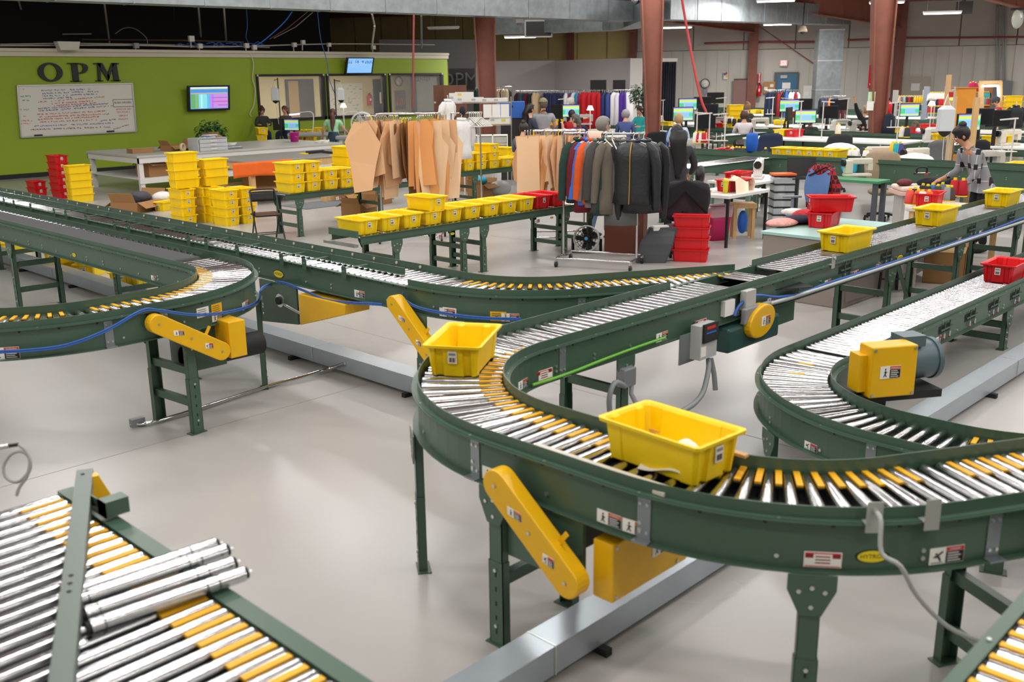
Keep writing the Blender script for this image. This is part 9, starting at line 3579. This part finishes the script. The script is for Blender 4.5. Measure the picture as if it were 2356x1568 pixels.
for i, (x, lab) in enumerate(((689, 'purple lit articulated lamp left of the woman in green'), (795, 'white articulated lamp arm right of the woman in green'))):
 q = PD(x, 262, 29.2)
 t = thing('arm_lamp', lab, 'lamp', q)
 b = MB(WHITE)
 b.tube([Vector((q.x, q.y, .86))+RV*.35, q+RV*.4+Vector((0, 0, .0)), q+RV*.1+Vector((0, 0, .05)), q-RV*.1], .015, 6)
 b.build('arm', t)
 b = MB(M('violet_glow', 'c9b4ff', .5, emit=3) if i == 0 else WHITE)
 b.bar(q-RV*.3+Vector((0, 0, -.02)), q-RV*.0+Vector((0, 0, .0)), .08, .04)
 b.build('lamp_head', t)
q = PD(834, 285, 26.4)
t = thing('drum_fan', 'large white wire drum fan behind the paper patterns', 'fan', (q.x, q.y, 0))
b = MB(WHITE)
ax = -FV
x_ = RV
y_ = Vector((0, 0, 1))
for r_ in (.31, .29, .2, .1):
 b.tube([q+ax*(.06 if r_ < .3 else 0)+x_*r_*math.cos(a)+y_*r_*math.sin(a) for a in [i*math.pi/16 for i in range(33)]], .016 if r_ > .28 else .005, 6)
for k in range(24):
 a = k*math.pi/12
 b.tube([q+ax*.06+x_*.04*math.cos(a)+y_*.04*math.sin(a), q+x_*.3*math.cos(a)+y_*.3*math.sin(a)], .004, 4)
b.build('cage', t)
b = MB(LGREY)
for k in range(4):
 a = k*HP+.4
 d_ = x_*math.cos(a)+y_*math.sin(a)
 b.bar(q+d_*.03, q+d_*.25, .12, .008, ax+d_.cross(ax)*.4)
b.build('blade', t)
b = MB(WHITE)
b.cyl((q.x, q.y, 0), (q.x, q.y, q.z-.3), .025, n=8)
b.cb((q.x, q.y, .03), .5, .5, .05, YAW-HP)
b.build('stand', t)
# ---------------------------------------------------------------- thread shelves and lit frame at far right
def spool_row(px0, px1, py, d, n, cols, grp, sc=1.):
 for i in range(n):
  px = px0+(px1-px0)*(i+.5)/n
  q = PD(px, py, d)
  cone(q-Vector((0, 0, .18*sc)), cols[i*len(cols)//n], 'spool %s from the left in the %s' % (ORD[i], grp), grp, sc)
def shelf_unit(label, px0, px1, pys, d, mat, back=False):
 a, c = PD(px0, pys[0], d), PD(px1, pys[0], d)
 t = thing('thread_shelf', label, 'shelf', (a.x, a.y, 0))
 L = (c-a).dot(RV)
 for py in pys:
  z = PD((px0+px1)/2, py, d).z
  b = MB(mat)
  b.prism([(0, z-.03), (L, z-.03), (L, z), (0, z)], Vector((a.x, a.y, 0))-FV*.15, RV, (0, 0, 1), -.45)
  b.build('shelf_board', t)
 for k in (0, L):
  b = MB(mat)
  p = Vector((a.x, a.y, 0))+RV*k
  b.cb((p.x+FV.x*.07, p.y+FV.y*.07, PD(px0, pys[0], d).z/2+.1), .04, .42, PD(px0, pys[0], d).z+.2, YAW-HP)
  b.build('side_panel', t)
 return t
shelf_unit('grey metal shelf with coloured spools below the beige board', 2062, 2131, (221, 240, 252), 34, M('shelf_grey', 'a9a9a4', .5))
spool_row(2066, 2100, 221, 33.9, 6, ('d9b0a0', '7e6a60', '9ab7c4', '3a2a2a', 'b0202c', '551a20'), 'upper row of the grey metal shelf', 1.25)
spool_row(2102, 2130, 221, 33.9, 5, ('ecc21c',), 'yellow row of the grey metal shelf', 1.25)
spool_row(2086, 2130, 240, 33.9, 8, ('1f4a7a', '2a5f8a', '1c3a6a', '8f9aa4'), 'blue row of the grey metal shelf', 1.25)
shelf_unit('white metal shelf with white and red spools left of the orange cabinet', 2134, 2182, (213, 227, 245), 33, M('shelf_blue_grey', '8d96a4', .5))
spool_row(2137, 2180, 213, 32.9, 8, ('eceae6',), 'white row of the white metal shelf', 1.5)
spool_row(2137, 2158, 227, 32.9, 5, ('20263e',), 'navy row of the white metal shelf', 1.3)
spool_row(2158, 2182, 227, 32.9, 6, ('c01c28',), 'red row of the white metal shelf', 1.3)
spool_row(2137, 2160, 245, 32.9, 4, ('b01c28', '2a2c34'), 'lowest row of the white metal shelf', 1.2)
a, c = PD(2197, 203, 28), PD(2239, 203, 28)
t = thing('orange_cabinet', 'honey orange wooden cabinet beside the lit wooden frame', 'cabinet', (a.x, a.y, 0))
b = MB(M('honey_wood', 'd98f2e', .45, 0, .08, 4))
p = a.lerp(c, .5)
b.cb((p.x, p.y, p.z/2), (c-a).dot(RV), .45, p.z, YAW-HP)
b.build('cabinet_body', t, bevel=.01)
b = MB(M('honey_wood_edge', 'b97522', .45))
b.cb((p.x, p.y, p.z+.015), (c-a).dot(RV)+.06, .5, .03, YAW-HP)
b.build('top', t)
for i, (px, py, cc) in enumerate(((2232, 200, 'c4175f'), (2238, 198, 'c4175f'), (2244, 200, 'b01650'), (2246, 204, 'a81c3c'))):
 q = PD(px, py, 28.1)
 cone(q-Vector((0, 0, .1)), cc, 'crimson spool on top of the orange cabinet, %s from the left' % ORD[i], 'spools on the orange cabinet', 1.2)
shelf_unit('brown wooden shelf seen through the lit frame', 2241, 2278, (212, 226, 241), 31, M('shelf_brown', '8a5a34', .6))
spool_row(2264, 2276, 212, 30.9, 3, ('2aa0a6',), 'teal row seen through the lit frame', 1.2)
spool_row(2242, 2256, 226, 30.9, 3, ('d94a8a', '9ac43a', 'd0303a'), 'mixed row left of the lit frame post', 1.2)
spool_row(2262, 2276, 226, 30.9, 3, ('2aa0a6', 'b8303a', '8a2a3a'), 'lower mixed row seen through the lit frame', 1.2)
t = thing('lit_frame', 'pine wood frame with lit tubes where the person in the beanie stands', 'frame', PD(2275, 250, 29.3))
for p0, p1, w_ in (((2257, 190), (2257, 256), .12), ((2301, 189), (2301, 256), .1), ((2254, 190), (2304, 189), .1)):
 b = MB(WOOD)
 b.bar(PD(*p0, 29.4), PD(*p1, 29.4), w_, w_)
 b.build('timber', t)
b = MB(M('frame_tube_glow', 'eaf2ff', .5, emit=5))
b.cyl(PD(2260, 198, 29.2), PD(2297, 197, 29.2), .03, n=8)
b.cyl(PD(2297, 199, 29.2), PD(2298, 222, 29.2), .04, n=8)
b.build('tube', t)
for s, px in ((0, 2257), (1, 2301)):
 q = PD(px, 256, 29.4)
 b = MB(WOOD)
 b.cb((q.x, q.y, q.z/2), .1, .1, q.z, YAW-HP)
 b.build('post', t)
q = PD(2338, 262, 24)
garment('dark_jacket', 'black jacket hanging at the right edge over the sewing rows', 'jacket', PD(2338, 245, 24), YAW-HP+R(20), '22262a', .5, .42, .2, .4)
drop_protos()
